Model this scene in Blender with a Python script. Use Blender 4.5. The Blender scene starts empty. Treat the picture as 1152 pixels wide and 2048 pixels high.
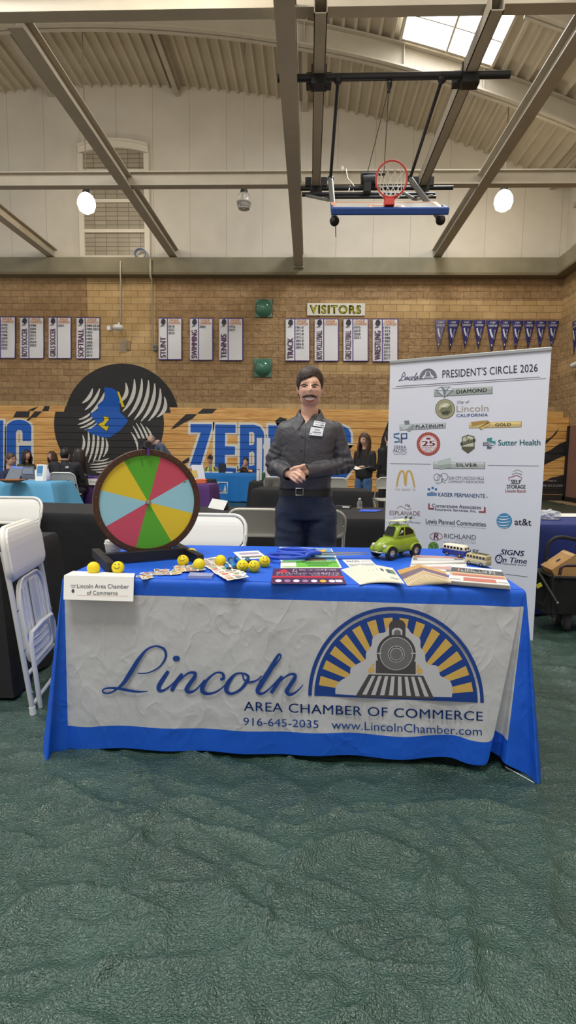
import bpy, bmesh, math, random
import numpy as np
from mathutils import Vector, Matrix, noise, geometry
random.seed(7)
S = bpy.context.scene
COL = S.collection
PI = math.pi
R_ = math.radians

# ------------------------------------------------------------------ camera
W_, H_ = 1152, 2048
FPX = 1079.777
PITCH, YAW, ROLL = 0.107612738, -0.037116396, 0.0140430885
EYE = 1.27
def _rot():
    cp, sp = math.cos(PITCH), math.sin(PITCH); cy, sy = math.cos(YAW), math.sin(YAW); cr, sr = math.cos(ROLL), math.sin(ROLL)
    B = np.array([[1, 0, 0], [0, 0, -1], [0, 1, 0.]])
    ry = np.array([[cy, -sy, 0], [sy, cy, 0], [0, 0, 1.]])
    rx = np.array([[1, 0, 0], [0, cp, -sp], [0, sp, cp]])
    rz = np.array([[cr, -sr, 0], [sr, cr, 0], [0, 0, 1.]])
    return rz @ rx @ B @ ry
RC = _rot()
cam = bpy.data.objects.new('camera', bpy.data.cameras.new('camera'))
COL.objects.link(cam)
cam.data.sensor_fit = 'HORIZONTAL'; cam.data.sensor_width = 36
cam.data.lens = 36 * FPX / W_
cam.data.clip_start = 0.05; cam.data.clip_end = 200
cam.matrix_world = Matrix([[RC[0][0], -RC[1][0], -RC[2][0], 0], [RC[0][1], -RC[1][1], -RC[2][1], 0],
                           [RC[0][2], -RC[1][2], -RC[2][2], EYE], [0, 0, 0, 1]])
S.camera = cam

# ------------------------------------------------------------------ world, lights, exposure
S.view_settings.view_transform = 'Standard'; S.view_settings.look = 'None'
S.view_settings.exposure = 0.0; S.view_settings.gamma = 1; S.view_settings.use_curve_mapping = False
wd = bpy.data.worlds.new('world'); S.world = wd; wd.use_nodes = True
wd.node_tree.nodes['Background'].inputs[0].default_value = (0.95, 0.975, 1.0, 1)
wd.node_tree.nodes['Background'].inputs[1].default_value = 0.55
LAMP_W = 260           # each gym pendant
FILL_W = 700            # each added overhead fill light
def area_light(name, loc, sx, sy, power, color, rot=(0, 0, 0)):
    l = bpy.data.lights.new(name, 'AREA'); l.shape = 'RECTANGLE'; l.size = sx; l.size_y = sy
    l.energy = power; l.color = color
    o = bpy.data.objects.new(name, l); COL.objects.link(o); o.location = loc; o.rotation_euler = rot
    return o
for (x, y) in ((-1, -1.5), (4.5, 3), (-7, 5)):       # added overhead fill lights, the deck has no openings here
    area_light('roof_light_and_fill', (x, y, 10.9), 3.0, 3.0, FILL_W, (0.95, 0.98, 1.0))
area_light('roof_light_and_fill', (2.9, 12.6, 10.2), 1.8, 1.4, 260, (0.95, 0.98, 1.0), (0, R_(14), 0))

# ------------------------------------------------------------------ pixel rays of the survey photo to points in the hall
def ray(x, y):
    return RC.T @ np.array([(x - 576) / FPX, (y - 1024) / FPX, 1.0])
def onz(x, y, z):
    d = ray(x, y); t = (z - EYE) / d[2]; return Vector((t * d[0], t * d[1], z))
def ony(x, y, Y):
    d = ray(x, y); t = Y / d[1]; return Vector((t * d[0], Y, EYE + t * d[2]))
class Plane:
    def __init__(s, o, n): s.o = Vector(o); s.n = Vector(n).normalized()
    def hit(s, x, y, off=0):
        d = Vector(ray(x, y)); e = Vector((0, 0, EYE))
        t = (s.o - e).dot(s.n) / d.dot(s.n)
        return e + d * t + s.n * off

# ------------------------------------------------------------------ materials
def lin(c):
    c = c / 255.0
    return c / 12.92 if c <= 0.04045 else ((c + 0.055) / 1.055) ** 2.4
def rgb(c): return (lin(c[0]), lin(c[1]), lin(c[2]), 1)
_M = {}
def M(name, c, rough=0.6, metal=0.0, var=0.0, vs=6.0, bump=0.0, bs=40.0, spec=None, emit=0, alpha=1.0, coords='Object'):
    if name in _M: return _M[name]
    m = bpy.data.materials.new(name); m.use_nodes = True; nt = m.node_tree; b = nt.nodes['Principled BSDF']
    b.inputs['Base Color'].default_value = rgb(c); b.inputs['Roughness'].default_value = rough; b.inputs['Metallic'].default_value = metal
    if spec is not None: b.inputs['Specular IOR Level'].default_value = spec
    if emit:
        b.inputs['Emission Color'].default_value = rgb(c); b.inputs['Emission Strength'].default_value = emit
    if alpha < 1: b.inputs['Alpha'].default_value = alpha
    tc = nt.nodes.new('ShaderNodeTexCoord')
    if var:
        n = nt.nodes.new('ShaderNodeTexNoise'); n.inputs['Scale'].default_value = vs; n.inputs['Detail'].default_value = 4
        nt.links.new(tc.outputs[coords], n.inputs['Vector'])
        r = nt.nodes.new('ShaderNodeMapRange'); r.inputs[1].default_value = 0.3; r.inputs[2].default_value = 0.7
        r.inputs[3].default_value = 1 - var; r.inputs[4].default_value = 1 + var
        nt.links.new(n.outputs[0], r.inputs[0])
        mx = nt.nodes.new('ShaderNodeVectorMath'); mx.operation = 'SCALE'; mx.inputs[0].default_value = rgb(c)[:3]
        nt.links.new(r.outputs[0], mx.inputs['Scale']); nt.links.new(mx.outputs[0], b.inputs['Base Color'])
    if bump:
        n = nt.nodes.new('ShaderNodeTexNoise'); n.inputs['Scale'].default_value = bs; n.inputs['Detail'].default_value = 5
        nt.links.new(tc.outputs[coords], n.inputs['Vector'])
        bp = nt.nodes.new('ShaderNodeBump'); bp.inputs['Strength'].default_value = 1; bp.inputs['Distance'].default_value = bump
        nt.links.new(n.outputs[0], bp.inputs['Height']); nt.links.new(bp.outputs[0], b.inputs['Normal'])
    _M[name] = m
    return m
def crease(m, scale=5.0, dist=0.012, power=7.0, stretch=(1, 1, 1)):     # sharp fold lines added under the material's own bump
    nt = m.node_tree; b = nt.nodes['Principled BSDF']; L = nt.links.new
    tc = nt.nodes.new('ShaderNodeTexCoord'); mp = nt.nodes.new('ShaderNodeMapping'); mp.inputs['Scale'].default_value = stretch; L(tc.outputs['Object'], mp.inputs[0])
    prev = b.inputs['Normal'].links[0].from_socket if b.inputs['Normal'].links else None
    for sc, k in ((scale, 1.0), (scale * 2.3, 0.5)):
        n = nt.nodes.new('ShaderNodeTexNoise'); n.inputs['Scale'].default_value = sc; n.inputs['Detail'].default_value = 2; n.inputs['Distortion'].default_value = 0.7; L(mp.outputs[0], n.inputs['Vector'])
        a = nt.nodes.new('ShaderNodeMath'); a.operation = 'SUBTRACT'; a.inputs[1].default_value = 0.5; L(n.outputs[0], a.inputs[0])
        c = nt.nodes.new('ShaderNodeMath'); c.operation = 'ABSOLUTE'; L(a.outputs[0], c.inputs[0])
        d = nt.nodes.new('ShaderNodeMath'); d.operation = 'SUBTRACT'; d.inputs[0].default_value = 1; L(c.outputs[0], d.inputs[1])
        e = nt.nodes.new('ShaderNodeMath'); e.operation = 'POWER'; e.inputs[1].default_value = power; L(d.outputs[0], e.inputs[0])
        bp = nt.nodes.new('ShaderNodeBump'); bp.inputs['Distance'].default_value = dist * k; L(e.outputs[0], bp.inputs['Height'])
        if prev: L(prev, bp.inputs['Normal'])
        prev = bp.outputs[0]
    L(prev, b.inputs['Normal']); return m
def bsdf(m): return m.node_tree.nodes['Principled BSDF']

# ------------------------------------------------------------------ mesh builder
class MB:
    def __init__(s): s.v = []; s.f = []; s.m = []; s.k = 0
    def add(s, vs, fs, k=None):
        b = len(s.v); s.v += [Vector(p) for p in vs]; k = s.k if k is None else k
        for f in fs: s.f.append([b + i for i in f]); s.m.append(k)
        return s
    def box(s, x0, x1, y0, y1, z0, z1, k=None):
        return s.add([(x, y, z) for x in (x0, x1) for y in (y0, y1) for z in (z0, z1)],
                     [(0, 1, 3, 2), (4, 6, 7, 5), (0, 4, 5, 1), (2, 3, 7, 6), (0, 2, 6, 4), (1, 5, 7, 3)], k)
    def obox(s, c, u, v, w, k=None):      # centre and three half-axis vectors
        c, u, v, w = map(Vector, (c, u, v, w))
        return s.add([c + a * u + b * v + d * w for a in (-1, 1) for b in (-1, 1) for d in (-1, 1)],
                     [(0, 1, 3, 2), (4, 6, 7, 5), (0, 4, 5, 1), (2, 3, 7, 6), (0, 2, 6, 4), (1, 5, 7, 3)], k)
    def beam(s, p0, p1, w, h, up=(0, 0, 1), k=None):
        p0, p1 = Vector(p0), Vector(p1); d = (p1 - p0); L = d.length; d.normalize()
        a = d.cross(Vector(up)).normalized(); b = a.cross(d)
        return s.obox((p0 + p1) / 2, d * L / 2, a * w / 2, b * h / 2, k)
    def ibeam(s, p0, p1, w, h, t=0.02, k=None):   # I section, p at the bottom centre line
        p0, p1 = Vector(p0), Vector(p1)
        s.beam(p0 + Vector((0, 0, t / 2)), p1 + Vector((0, 0, t / 2)), w, t, k=k)
        s.beam(p0 + Vector((0, 0, h - t / 2)), p1 + Vector((0, 0, h - t / 2)), w, t, k=k)
        s.beam(p0 + Vector((0, 0, h / 2)), p1 + Vector((0, 0, h / 2)), t, h - 2 * t, k=k)
        return s
    def ring(s, pts, n): pass
    def tube(s, pts, r, n=8, closed=False, k=None, caps=True, flat=1.0):
        pts = [Vector(p) for p in pts]; N = len(pts); rs = r if isinstance(r, (list, tuple)) else [r] * N
        b = len(s.v); k = s.k if k is None else k
        t0 = (pts[1] - pts[0]).normalized(); a = Vector((0, 0, 1)) if abs(t0.z) < 0.9 else Vector((1, 0, 0))
        u = t0.cross(a).normalized()
        for i, p in enumerate(pts):
            if closed: t = (pts[(i + 1) % N] - pts[i - 1]).normalized()
            else: t = (pts[min(i + 1, N - 1)] - pts[max(i - 1, 0)]).normalized()
            u = (u - t * u.dot(t)).normalized(); w = t.cross(u)
            for j in range(n):
                an = 2 * PI * j / n
                s.v.append(p + (u * math.cos(an) + w * math.sin(an) * flat) * rs[i])
        for i in range(N if closed else N - 1):
            i2 = (i + 1) % N
            for j in range(n):
                j2 = (j + 1) % n
                s.f.append([b + i * n + j, b + i * n + j2, b + i2 * n + j2, b + i2 * n + j]); s.m.append(k)
        if caps and not closed:
            s.f.append([b + j for j in range(n)][::-1]); s.m.append(k)
            s.f.append([b + (N - 1) * n + j for j in range(n)]); s.m.append(k)
        return s
    def cyl(s, p0, p1, r0, r1=None, n=16, k=None): return s.tube([p0, p1], [r0, r0 if r1 is None else r1], n, k=k)
    def lathe(s, prof, o=(0, 0, 0), ax=(0, 0, 1), n=24, k=None):
        o = Vector(o); ax = Vector(ax).normalized(); a = Vector((1, 0, 0)) if abs(ax.x) < 0.9 else Vector((0, 1, 0))
        u = ax.cross(a).normalized(); w = ax.cross(u); b = len(s.v); k = s.k if k is None else k
        for (r, h) in prof:
            for j in range(n):
                an = 2 * PI * j / n; s.v.append(o + ax * h + (u * math.cos(an) + w * math.sin(an)) * r)
        for i in range(len(prof) - 1):
            for j in range(n):
                j2 = (j + 1) % n; s.f.append([b + i * n + j, b + i * n + j2, b + (i + 1) * n + j2, b + (i + 1) * n + j]); s.m.append(k)
        s.f.append([b + j for j in range(n)][::-1]); s.m.append(k)
        s.f.append([b + (len(prof) - 1) * n + j for j in range(n)]); s.m.append(k)
        return s
    def ell(s, c, r, n=16, m=10, k=None, rot=None):
        c = Vector(c); r = (r, r, r) if not hasattr(r, '__len__') else r; b = len(s.v); k = s.k if k is None else k
        def P(x, y, z):
            q = Vector((x * r[0], y * r[1], z * r[2])); return c + (rot @ q if rot else q)
        s.v.append(P(0, 0, 1))
        for i in range(1, m):
            th = PI * i / m
            for j in range(n): s.v.append(P(math.sin(th) * math.cos(2 * PI * j / n), math.sin(th) * math.sin(2 * PI * j / n), math.cos(th)))
        s.v.append(P(0, 0, -1)); e = len(s.v) - 1
        for j in range(n):
            j2 = (j + 1) % n
            s.f.append([b, b + 1 + j, b + 1 + j2]); s.m.append(k)
            for i in range(m - 2):
                s.f.append([b + 1 + i * n + j, b + 1 + (i + 1) * n + j, b + 1 + (i + 1) * n + j2, b + 1 + i * n + j2]); s.m.append(k)
            s.f.append([b + 1 + (m - 2) * n + j, e, b + 1 + (m - 2) * n + j2]); s.m.append(k)
        return s
    def grid(s, fn, nu, nv, k=None, kf=None, closeu=False):
        b = len(s.v); k = s.k if k is None else k
        for i in range(nu + (0 if closeu else 1)):
            for j in range(nv + 1): s.v.append(Vector(fn(i / nu, j / nv)))
        for i in range(nu):
            i2 = (i + 1) % nu if closeu else i + 1
            for j in range(nv):
                s.f.append([b + i * (nv + 1) + j, b + i2 * (nv + 1) + j, b + i2 * (nv + 1) + j + 1, b + i * (nv + 1) + j + 1])
                s.m.append(kf(i, j) if kf else k)
        return s
    def poly(s, loops, fn, k=None, thick=0.0):     # loops of 2d points (first outer, rest holes), fn(u,v,w)->xyz
        loops = [[Vector((p[0], p[1], 0)) for p in l] for l in loops]
        tri = geometry.tessellate_polygon(loops); flat = [p for l in loops for p in l]
        n = len(flat)
        s.add([fn(p.x, p.y, 0) for p in flat], tri, k)
        if thick:
            s.add([fn(p.x, p.y, thick) for p in flat], [t[::-1] for t in tri], k)
            st = 0
            for l in loops:
                q = len(l)
                s.add([fn(p.x, p.y, w) for w in (0, thick) for p in l], [(i, (i + 1) % q, q + (i + 1) % q, q + i) for i in range(q)], k)
        return s
    def build(s, name, mats, parent=None, smooth=False, bevel=0, sub=0, local=False, solid=0):
        mats = mats if isinstance(mats, (list, tuple)) else [mats]
        me = bpy.data.meshes.new(name); vs = s.v
        if parent is not None and not local:
            iv = (Matrix.Translation(wloc(parent))).inverted(); vs = [iv @ p for p in vs]
        me.from_pydata([tuple(p) for p in vs], [], s.f)
        for m in mats: me.materials.append(m)
        me.polygons.foreach_set('material_index', [min(k, len(mats) - 1) for k in s.m])
        me.polygons.foreach_set('use_smooth', [bool(smooth)] * len(s.f)); me.validate()
        bm = bmesh.new(); bm.from_mesh(me)
        bmesh.ops.remove_doubles(bm, verts=bm.verts, dist=1e-6)
        bmesh.ops.recalc_face_normals(bm, faces=bm.faces); bm.to_mesh(me); bm.free()
        if smooth and smooth is not True: me.set_sharp_from_angle(angle=R_(smooth))
        o = bpy.data.objects.new(name, me); COL.objects.link(o)
        if parent is not None: o.parent = parent
        if bevel:
            b = o.modifiers.new('bevel', 'BEVEL'); b.width = bevel; b.segments = 2; b.limit_method = 'ANGLE'; b.angle_limit = R_(40)
        if solid:
            q = o.modifiers.new('solid', 'SOLIDIFY'); q.thickness = solid; q.offset = 0
        if sub:
            q = o.modifiers.new('sub', 'SUBSURF'); q.levels = sub; q.render_levels = sub
        return o
def wloc(o):
    p = Vector((0, 0, 0))
    while o is not None: p = p + Vector(o.location); o = o.parent
    return p
def tag(o, label, cat, group=None, kind=None):
    o['label'] = label; o['category'] = cat
    if group: o['group'] = group
    if kind: o['kind'] = kind
    return o
def struct(o): o['kind'] = 'structure'; return o
def thing(name, label, cat, loc=(0, 0, 0), group=None, rz=0):
    o = bpy.data.objects.new(name, None); COL.objects.link(o); o.location = loc; o.rotation_euler = (0, 0, rz)
    o.empty_display_size = 0.1
    return tag(o, label, cat, group)
def dup(o, loc=None, rz=None, label=None, group=None, parent=None):
    c = o.copy(); COL.objects.link(c)
    if parent is not None: c.parent = parent
    for ch in list(o.children): dup(ch, parent=c)
    if loc is not None: c.location = loc
    if rz is not None: c.rotation_euler = (0, 0, rz)
    if label: c['label'] = label
    if group: c['group'] = group
    return c
def crom(pts, n=6, closed=False):
    pts = [Vector(p) for p in pts]; out = []; N = len(pts)
    for i in range(N if closed else N - 1):
        if closed: a, b, c, d = pts[i - 1], pts[i], pts[(i + 1) % N], pts[(i + 2) % N]
        else: a, b, c, d = pts[max(i - 1, 0)], pts[i], pts[i + 1], pts[min(i + 2, N - 1)]
        for j in range(n):
            t = j / n
            out.append(0.5 * ((2 * b) + (c - a) * t + (2 * a - 5 * b + 4 * c - d) * t * t + (3 * b - a - 3 * c + d) * t ** 3))
    if not closed: out.append(pts[-1])
    return out

# ------------------------------------------------------------------ lettering
_T = {}
def text_geo(s, bold=0.0, shear=0.0, space=1.0):
    key = (s, bold, shear, space)
    if key in _T: return _T[key]
    cu = bpy.data.curves.new('txt', 'FONT'); cu.body = s; cu.size = 1; cu.shear = shear; cu.space_character = space
    cu.resolution_u = 3; cu.fill_mode = 'FRONT'
    o = bpy.data.objects.new('txt', cu)
    me = bpy.data.meshes.new_from_object(o)
    vs = [(v.co.x, v.co.y) for v in me.vertices]; fs = [tuple(p.vertices) for p in me.polygons]
    if bold:      # heavier strokes: the glyphs repeated with small shifts
        n0, v0, f0 = len(vs), list(vs), list(fs); d8 = [(1, 0), (-1, 0)] if bold < 0.04 else [(math.cos(a * PI / 4), math.sin(a * PI / 4)) for a in range(8)]
        for i, (dx, dy) in enumerate(d8):
            vs += [(x + dx * bold, y + dy * bold) for x, y in v0]; fs += [tuple(q + n0 * (i + 1) for q in p) for p in f0]
    bpy.data.objects.remove(o); bpy.data.curves.remove(cu); bpy.data.meshes.remove(me)
    x0 = min(v[0] for v in vs); x1 = max(v[0] for v in vs); y0 = min(v[1] for v in vs); y1 = max(v[1] for v in vs)
    _T[key] = ([((v[0] - x0) / (x1 - x0), (v[1] - y0) / (y1 - y0)) for v in vs], fs, (x1 - x0) / (y1 - y0))
    return _T[key]
def text_quad(mb, s, p00, p10, p11, p01, k=0, **kw):
    uv, fs, _ = text_geo(s, **kw); p00, p10, p11, p01 = map(Vector, (p00, p10, p11, p01))
    mb.add([p00 * (1 - u) * (1 - v) + p10 * u * (1 - v) + p11 * u * v + p01 * (1 - u) * v for u, v in uv], fs, k)
def text_px(mb, s, x0, x1, yb0, yb1, h, pl, off=0.002, k=0, **kw):   # baseline left/right y, cap height
    text_quad(mb, s, pl.hit(x0, yb0, off), pl.hit(x1, yb1, off), pl.hit(x1, yb1 - h, off), pl.hit(x0, yb0 - h, off), k, **kw)
def px_poly(mb, loops, pl, off=0.002, k=0):
    mb.poly(loops, lambda u, v, w: pl.hit(u, v, off), k)
def px_stroke(mb, pts, w, pl, off=0.002, k=0, n=5, closed=False):   # variable width ribbon along a smooth path
    P = crom([(p[0], p[1], 0) for p in pts], n, closed)
    ws = w if hasattr(w, '__len__') else [w] * len(pts)
    Wd = [q.x for q in crom([(a, 0, 0) for a in ws], n, closed)]
    L = []; Rr = []
    N = len(P)
    for i, p in enumerate(P):
        if closed: t = P[(i + 1) % N] - P[i - 1]
        else: t = P[min(i + 1, N - 1)] - P[max(i - 1, 0)]
        t = t.normalized() if t.length > 1e-9 else Vector((1, 0, 0)); nn = Vector((-t.y, t.x, 0)) * Wd[i] / 2
        L.append(p + nn); Rr.append(p - nn)
    vs = [pl.hit(q.x, q.y, off + 0.00002 * i) for a, b2, i in zip(L, Rr, range(N)) for q in (a, b2)] if not callable(pl) else [pl(q.x, q.y) for a, b2 in zip(L, Rr) for q in (a, b2)]
    mb.add(vs, [(2 * i, 2 * i + 1, (2 * i + 3) % (2 * N), (2 * i + 2) % (2 * N)) for i in range(N if closed else N - 1)], k)
def circ(cx, cy, rx, ry=None, n=28, a0=0, a1=360):
    ry = rx if ry is None else ry; m = n if a1 - a0 == 360 else n + 1
    return [(cx + rx * math.cos(R_(a0 + (a1 - a0) * i / n)), cy + ry * math.sin(R_(a0 + (a1 - a0) * i / n))) for i in range(m)]
def clip(poly, ax, val, keep_less):
    out = []; n = len(poly)
    for i in range(n):
        a, b = poly[i], poly[(i + 1) % n]
        ia = (a[ax] <= val) == keep_less; ib = (b[ax] <= val) == keep_less
        if ia: out.append(a)
        if ia != ib:
            t = (val - a[ax]) / (b[ax] - a[ax]); out.append((a[0] + t * (b[0] - a[0]), a[1] + t * (b[1] - a[1])))
    return out
def offset_poly(p, d):
    n = len(p); ar = sum(p[i][0] * p[(i + 1) % n][1] - p[(i + 1) % n][0] * p[i][1] for i in range(n)); sg = 1 if ar > 0 else -1
    out = []
    for i in range(n):
        a, b, c = Vector(p[i - 1]), Vector(p[i]), Vector(p[(i + 1) % n])
        e1 = (b - a).normalized(); e2 = (c - b).normalized()
        n1 = Vector((e1.y, -e1.x)) * sg; n2 = Vector((e2.y, -e2.x)) * sg
        m = n1 + n2; q = max(m.dot(m) / 2, 0.35); out.append(tuple(b + m * d / q))
    return out
# ================================================================== THE HALL
YW, XR = 17.6, 7.73
def nd(nt, t, **kw):
    n = nt.nodes.new(t)
    for k, v in kw.items(): setattr(n, k, v)
    return n
def block_mat(name, c1, c2, mortar, rockface, axis='X'):
    m = bpy.data.materials.new(name); m.use_nodes = True; nt = m.node_tree; b = nt.nodes['Principled BSDF']; L = nt.links.new
    tc = nd(nt, 'ShaderNodeTexCoord'); sp = nd(nt, 'ShaderNodeSeparateXYZ'); cb = nd(nt, 'ShaderNodeCombineXYZ')
    L(tc.outputs['Object'], sp.inputs[0]); L(sp.outputs[axis], cb.inputs[0]); L(sp.outputs['Z'], cb.inputs[1])
    br = nd(nt, 'ShaderNodeTexBrick'); br.offset = 0.5
    for k, v in (('Scale', 1.0), ('Mortar Size', 0.006), ('Brick Width', 0.41), ('Row Height', 0.205), ('Bias', 0.0), ('Mortar Smooth', 0.3)): br.inputs[k].default_value = v
    br.inputs['Color1'].default_value = rgb(c1); br.inputs['Color2'].default_value = rgb(c2); br.inputs['Mortar'].default_value = rgb(mortar)
    L(cb.outputs[0], br.inputs['Vector'])
    n = nd(nt, 'ShaderNodeTexNoise'); n.inputs['Scale'].default_value = 7.0 if rockface else 1.4; n.inputs['Detail'].default_value = 8; n.inputs['Roughness'].default_value = 0.65
    L(tc.outputs['Object'], n.inputs['Vector'])
    mr = nd(nt, 'ShaderNodeMapRange'); mr.inputs[1].default_value = 0.3; mr.inputs[2].default_value = 0.72; mr.inputs[3].default_value = 0.80; mr.inputs[4].default_value = 1.16
    L(n.outputs[0], mr.inputs[0]); sc = nd(nt, 'ShaderNodeVectorMath', operation='SCALE'); L(br.outputs['Color'], sc.inputs[0]); L(mr.outputs[0], sc.inputs['Scale'])
    L(sc.outputs[0], b.inputs['Base Color']); b.inputs['Roughness'].default_value = 0.85; b.inputs['Specular IOR Level'].default_value = 0.25
    inv = nd(nt, 'ShaderNodeMath', operation='SUBTRACT'); inv.inputs[0].default_value = 1; L(br.outputs['Fac'], inv.inputs[1])
    mul = nd(nt, 'ShaderNodeMath', operation='MULTIPLY_ADD'); mul.inputs[1].default_value = 1.6 if rockface else 0.08; L(n.outputs[0], mul.inputs[0]); L(inv.outputs[0], mul.inputs[2])
    bp = nd(nt, 'ShaderNodeBump'); bp.inputs['Strength'].default_value = 1.0; bp.inputs['Distance'].default_value = 0.07 if rockface else 0.012
    L(mul.outputs[0], bp.inputs['Height']); L(bp.outputs[0], b.inputs['Normal'])
    _M[name] = m; return m
SM = block_mat('smooth_block', (202, 170, 122), (188, 155, 108), (148, 118, 80), False)
RK = block_mat('split_face_block', (192, 157, 116), (176, 142, 102), (138, 108, 74), True)
SMY = block_mat('smooth_block_side', (206, 172, 124), (194, 160, 112), (156, 124, 84), False, 'Y')
RKY = block_mat('split_face_block_side', (206, 172, 126), (192, 158, 112), (150, 120, 82), True, 'Y')
def plaster_mat(name, axis):
    m = bpy.data.materials.new(name); m.use_nodes = True; nt = m.node_tree; b = nt.nodes['Principled BSDF']; L = nt.links.new
    tc = nd(nt, 'ShaderNodeTexCoord'); sp = nd(nt, 'ShaderNodeSeparateXYZ'); L(tc.outputs['Object'], sp.inputs[0])
    n = nd(nt, 'ShaderNodeTexNoise'); n.inputs['Scale'].default_value = 0.9; n.inputs['Detail'].default_value = 9; n.inputs['Roughness'].default_value = 0.6; L(tc.outputs['Object'], n.inputs['Vector'])
    # boarded panels: a thin grimy joint every 1.14 m
    a = nd(nt, 'ShaderNodeMath', operation='MULTIPLY_ADD'); a.inputs[1].default_value = 1 / 1.14; a.inputs[2].default_value = 20.37; L(sp.outputs[axis], a.inputs[0])
    n2 = nd(nt, 'ShaderNodeTexNoise'); n2.inputs['Scale'].default_value = 2.5; L(tc.outputs['Object'], n2.inputs['Vector'])
    a2 = nd(nt, 'ShaderNodeMath', operation='MULTIPLY_ADD'); a2.inputs[1].default_value = 0.02; L(n2.outputs[0], a2.inputs[0]); L(a.outputs[0], a2.inputs[2])
    fr = nd(nt, 'ShaderNodeMath', operation='FRACT'); L(a2.outputs[0], fr.inputs[0])
    lt = nd(nt, 'ShaderNodeMath', operation='LESS_THAN'); lt.inputs[1].default_value = 0.016; L(fr.outputs[0], lt.inputs[0])
    mr = nd(nt, 'ShaderNodeMapRange'); mr.inputs[1].default_value = 0.3; mr.inputs[2].default_value = 0.7; mr.inputs[3].default_value = 0.92; mr.inputs[4].default_value = 1.05; L(n.outputs[0], mr.inputs[0])
    ml = nd(nt, 'ShaderNodeMath', operation='MULTIPLY_ADD'); ml.inputs[1].default_value = -0.3; L(lt.outputs[0], ml.inputs[0]); L(mr.outputs[0], ml.inputs[2])
    sc = nd(nt, 'ShaderNodeVectorMath', operation='SCALE'); sc.inputs[0].default_value = rgb((206, 198, 184))[:3]; L(ml.outputs[0], sc.inputs['Scale']); L(sc.outputs[0], b.inputs['Base Color'])
    b.inputs['Roughness'].default_value = 0.8
    bp = nd(nt, 'ShaderNodeBump'); bp.inputs['Distance'].default_value = 0.01; L(n.outputs[0], bp.inputs['Height']); L(bp.outputs[0], b.inputs['Normal'])
    return m
PL, PLY = plaster_mat('painted_plaster', 'X'), plaster_mat('painted_plaster_side', 'Y')
STEEL = M('painted_steel', (176, 167, 150), 0.55, var=0.05, vs=3)
CONC = M('ledge_concrete', (142, 134, 110), 0.8, var=0.14, vs=1.6, bump=0.004, bs=20)
BLACK = M('black_steel', (24, 25, 28), 0.5)
DARK = M('dark_gap', (14, 12, 11), 0.9)
WHITE = M('white_paint', (232, 231, 226), 0.5)

ZL0, ZL1 = 6.78, 7.26                                    # ledge bottom / top
def zroof(x): return 12.34 - (34 - math.sqrt(34 ** 2 - (x + 6.3) ** 2))

# floor slab under the tarps
f = MB(); f.box(-14, 9, -6, YW + 0.3, -0.2, -0.012)
struct(f.build('floor', M('gym_floor', (176, 150, 116), 0.35, var=0.06, vs=2)))

# back wall: split-face block with smooth bands below, boarded plaster above
w = MB()
def wq(x0, x1, z0, z1, k): w.add([(x0, YW, z0), (x1, YW, z0), (x1, YW, z1), (x0, YW, z1)], [(0, 1, 2, 3)], k)
def wz(y, x=560): return ony(x, y, YW).z
def wx(x, y=650): return ony(x, y, YW).x
xa, xb, xc, xd = wx(176), wx(310), wx(640), wx(868)
zt = ZL0; zs = wz(806); z600, z640, z720, z747 = wz(600), wz(636), wz(722), wz(747)
wq(-14, xa, zs, zt, 1); wq(xa, xb, zs, zt, 0); wq(xb, xc, zs, zt, 1)
wq(xc, XR, z600, zt, 1); wq(xc, XR, z640, z600, 0); wq(xc, XR, z720, z640, 1); wq(xc, xd, z747, z720, 0); wq(xd, XR, z747, z720, 1); wq(xc, XR, zs, z747, 1)
wq(-14, XR, 0, zs, 0)
# upper plaster follows the roof curve
N = 60; xs = [-14 + (XR + 14) * i / N for i in range(N + 1)]
b0 = len(w.v); w.v += [Vector((x, YW, ZL0)) for x in xs] + [Vector((x, YW, zroof(x) + 0.1)) for x in xs]
for i in range(N): w.f.append([b0 + i, b0 + i + 1, b0 + N + 2 + i, b0 + N + 1 + i]); w.m.append(2)
w.box(-14, XR + 0.3, YW + 0.25, YW + 0.3, 0, 12.6, 2)
# painted disc of the mural on the block work
MUR_BLACK = M('mural_black', (46, 44, 43), 0.75, var=0.1, vs=4, bump=0.01, bs=14)
def wall_paint(p, k, off):
    q = [(v.x, v.z) for v in (ony(x, y, YW) for x, y in p)]
    q = clip(q, 1, zs - 0.6, False)
    if len(q) > 2: w.poly([q], lambda u, v, d: Vector((u, YW - off, v)), k)
wall_paint(circ(244, 842, 115, n=64), 3, 0.012)
WALL_MB = w          # finished after the mural (below)

# ledge bands
l = MB(); l.box(-14, XR, YW - 0.32, YW, ZL0, ZL1); l.box(-14, XR, YW - 0.36, YW, ZL0 - 0.05, ZL0 + 0.03, 1)
struct(l.build('trim_1', [CONC, M('ledge_edge', (120, 108, 82), 0.8)], bevel=0.01))
# right wall
w2 = MB()
def rq(y0, y1, z0, z1, k): w2.add([(XR, y0, z0), (XR, y1, z0), (XR, y1, z1), (XR, y0, z1)], [(0, 1, 2, 3)], k)
rq(-6, YW, 0, z747, 1); rq(-6, YW, z747, z720, 0); rq(-6, YW, z720, z640, 1); rq(-6, YW, z640, z600, 0); rq(-6, YW, z600, ZL0, 1); rq(-6, YW, ZL0, 10.2, 2)
w2.box(XR + 0.25, XR + 0.3, -6, YW + 0.3, 0, 10.2, 2)
struct(w2.build('wall_right', [SMY, RKY, PLY]))
l = MB(); l.box(XR - 0.32, XR, -6, YW - 0.32, ZL0, ZL1); l.box(XR - 0.36, XR, -6, YW - 0.36, ZL0 - 0.05, ZL0 + 0.03, 1)
struct(l.build('trim_2', [CONC, _M['ledge_edge']], bevel=0.01))
l = MB()
for z in (ZL1 + 0.18, 8.65): l.beam((XR - 0.04, 2, z), (XR - 0.04, YW - 0.5, z), 0.08, 0.12)
struct(l.build('trim_3', STEEL))

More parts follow.
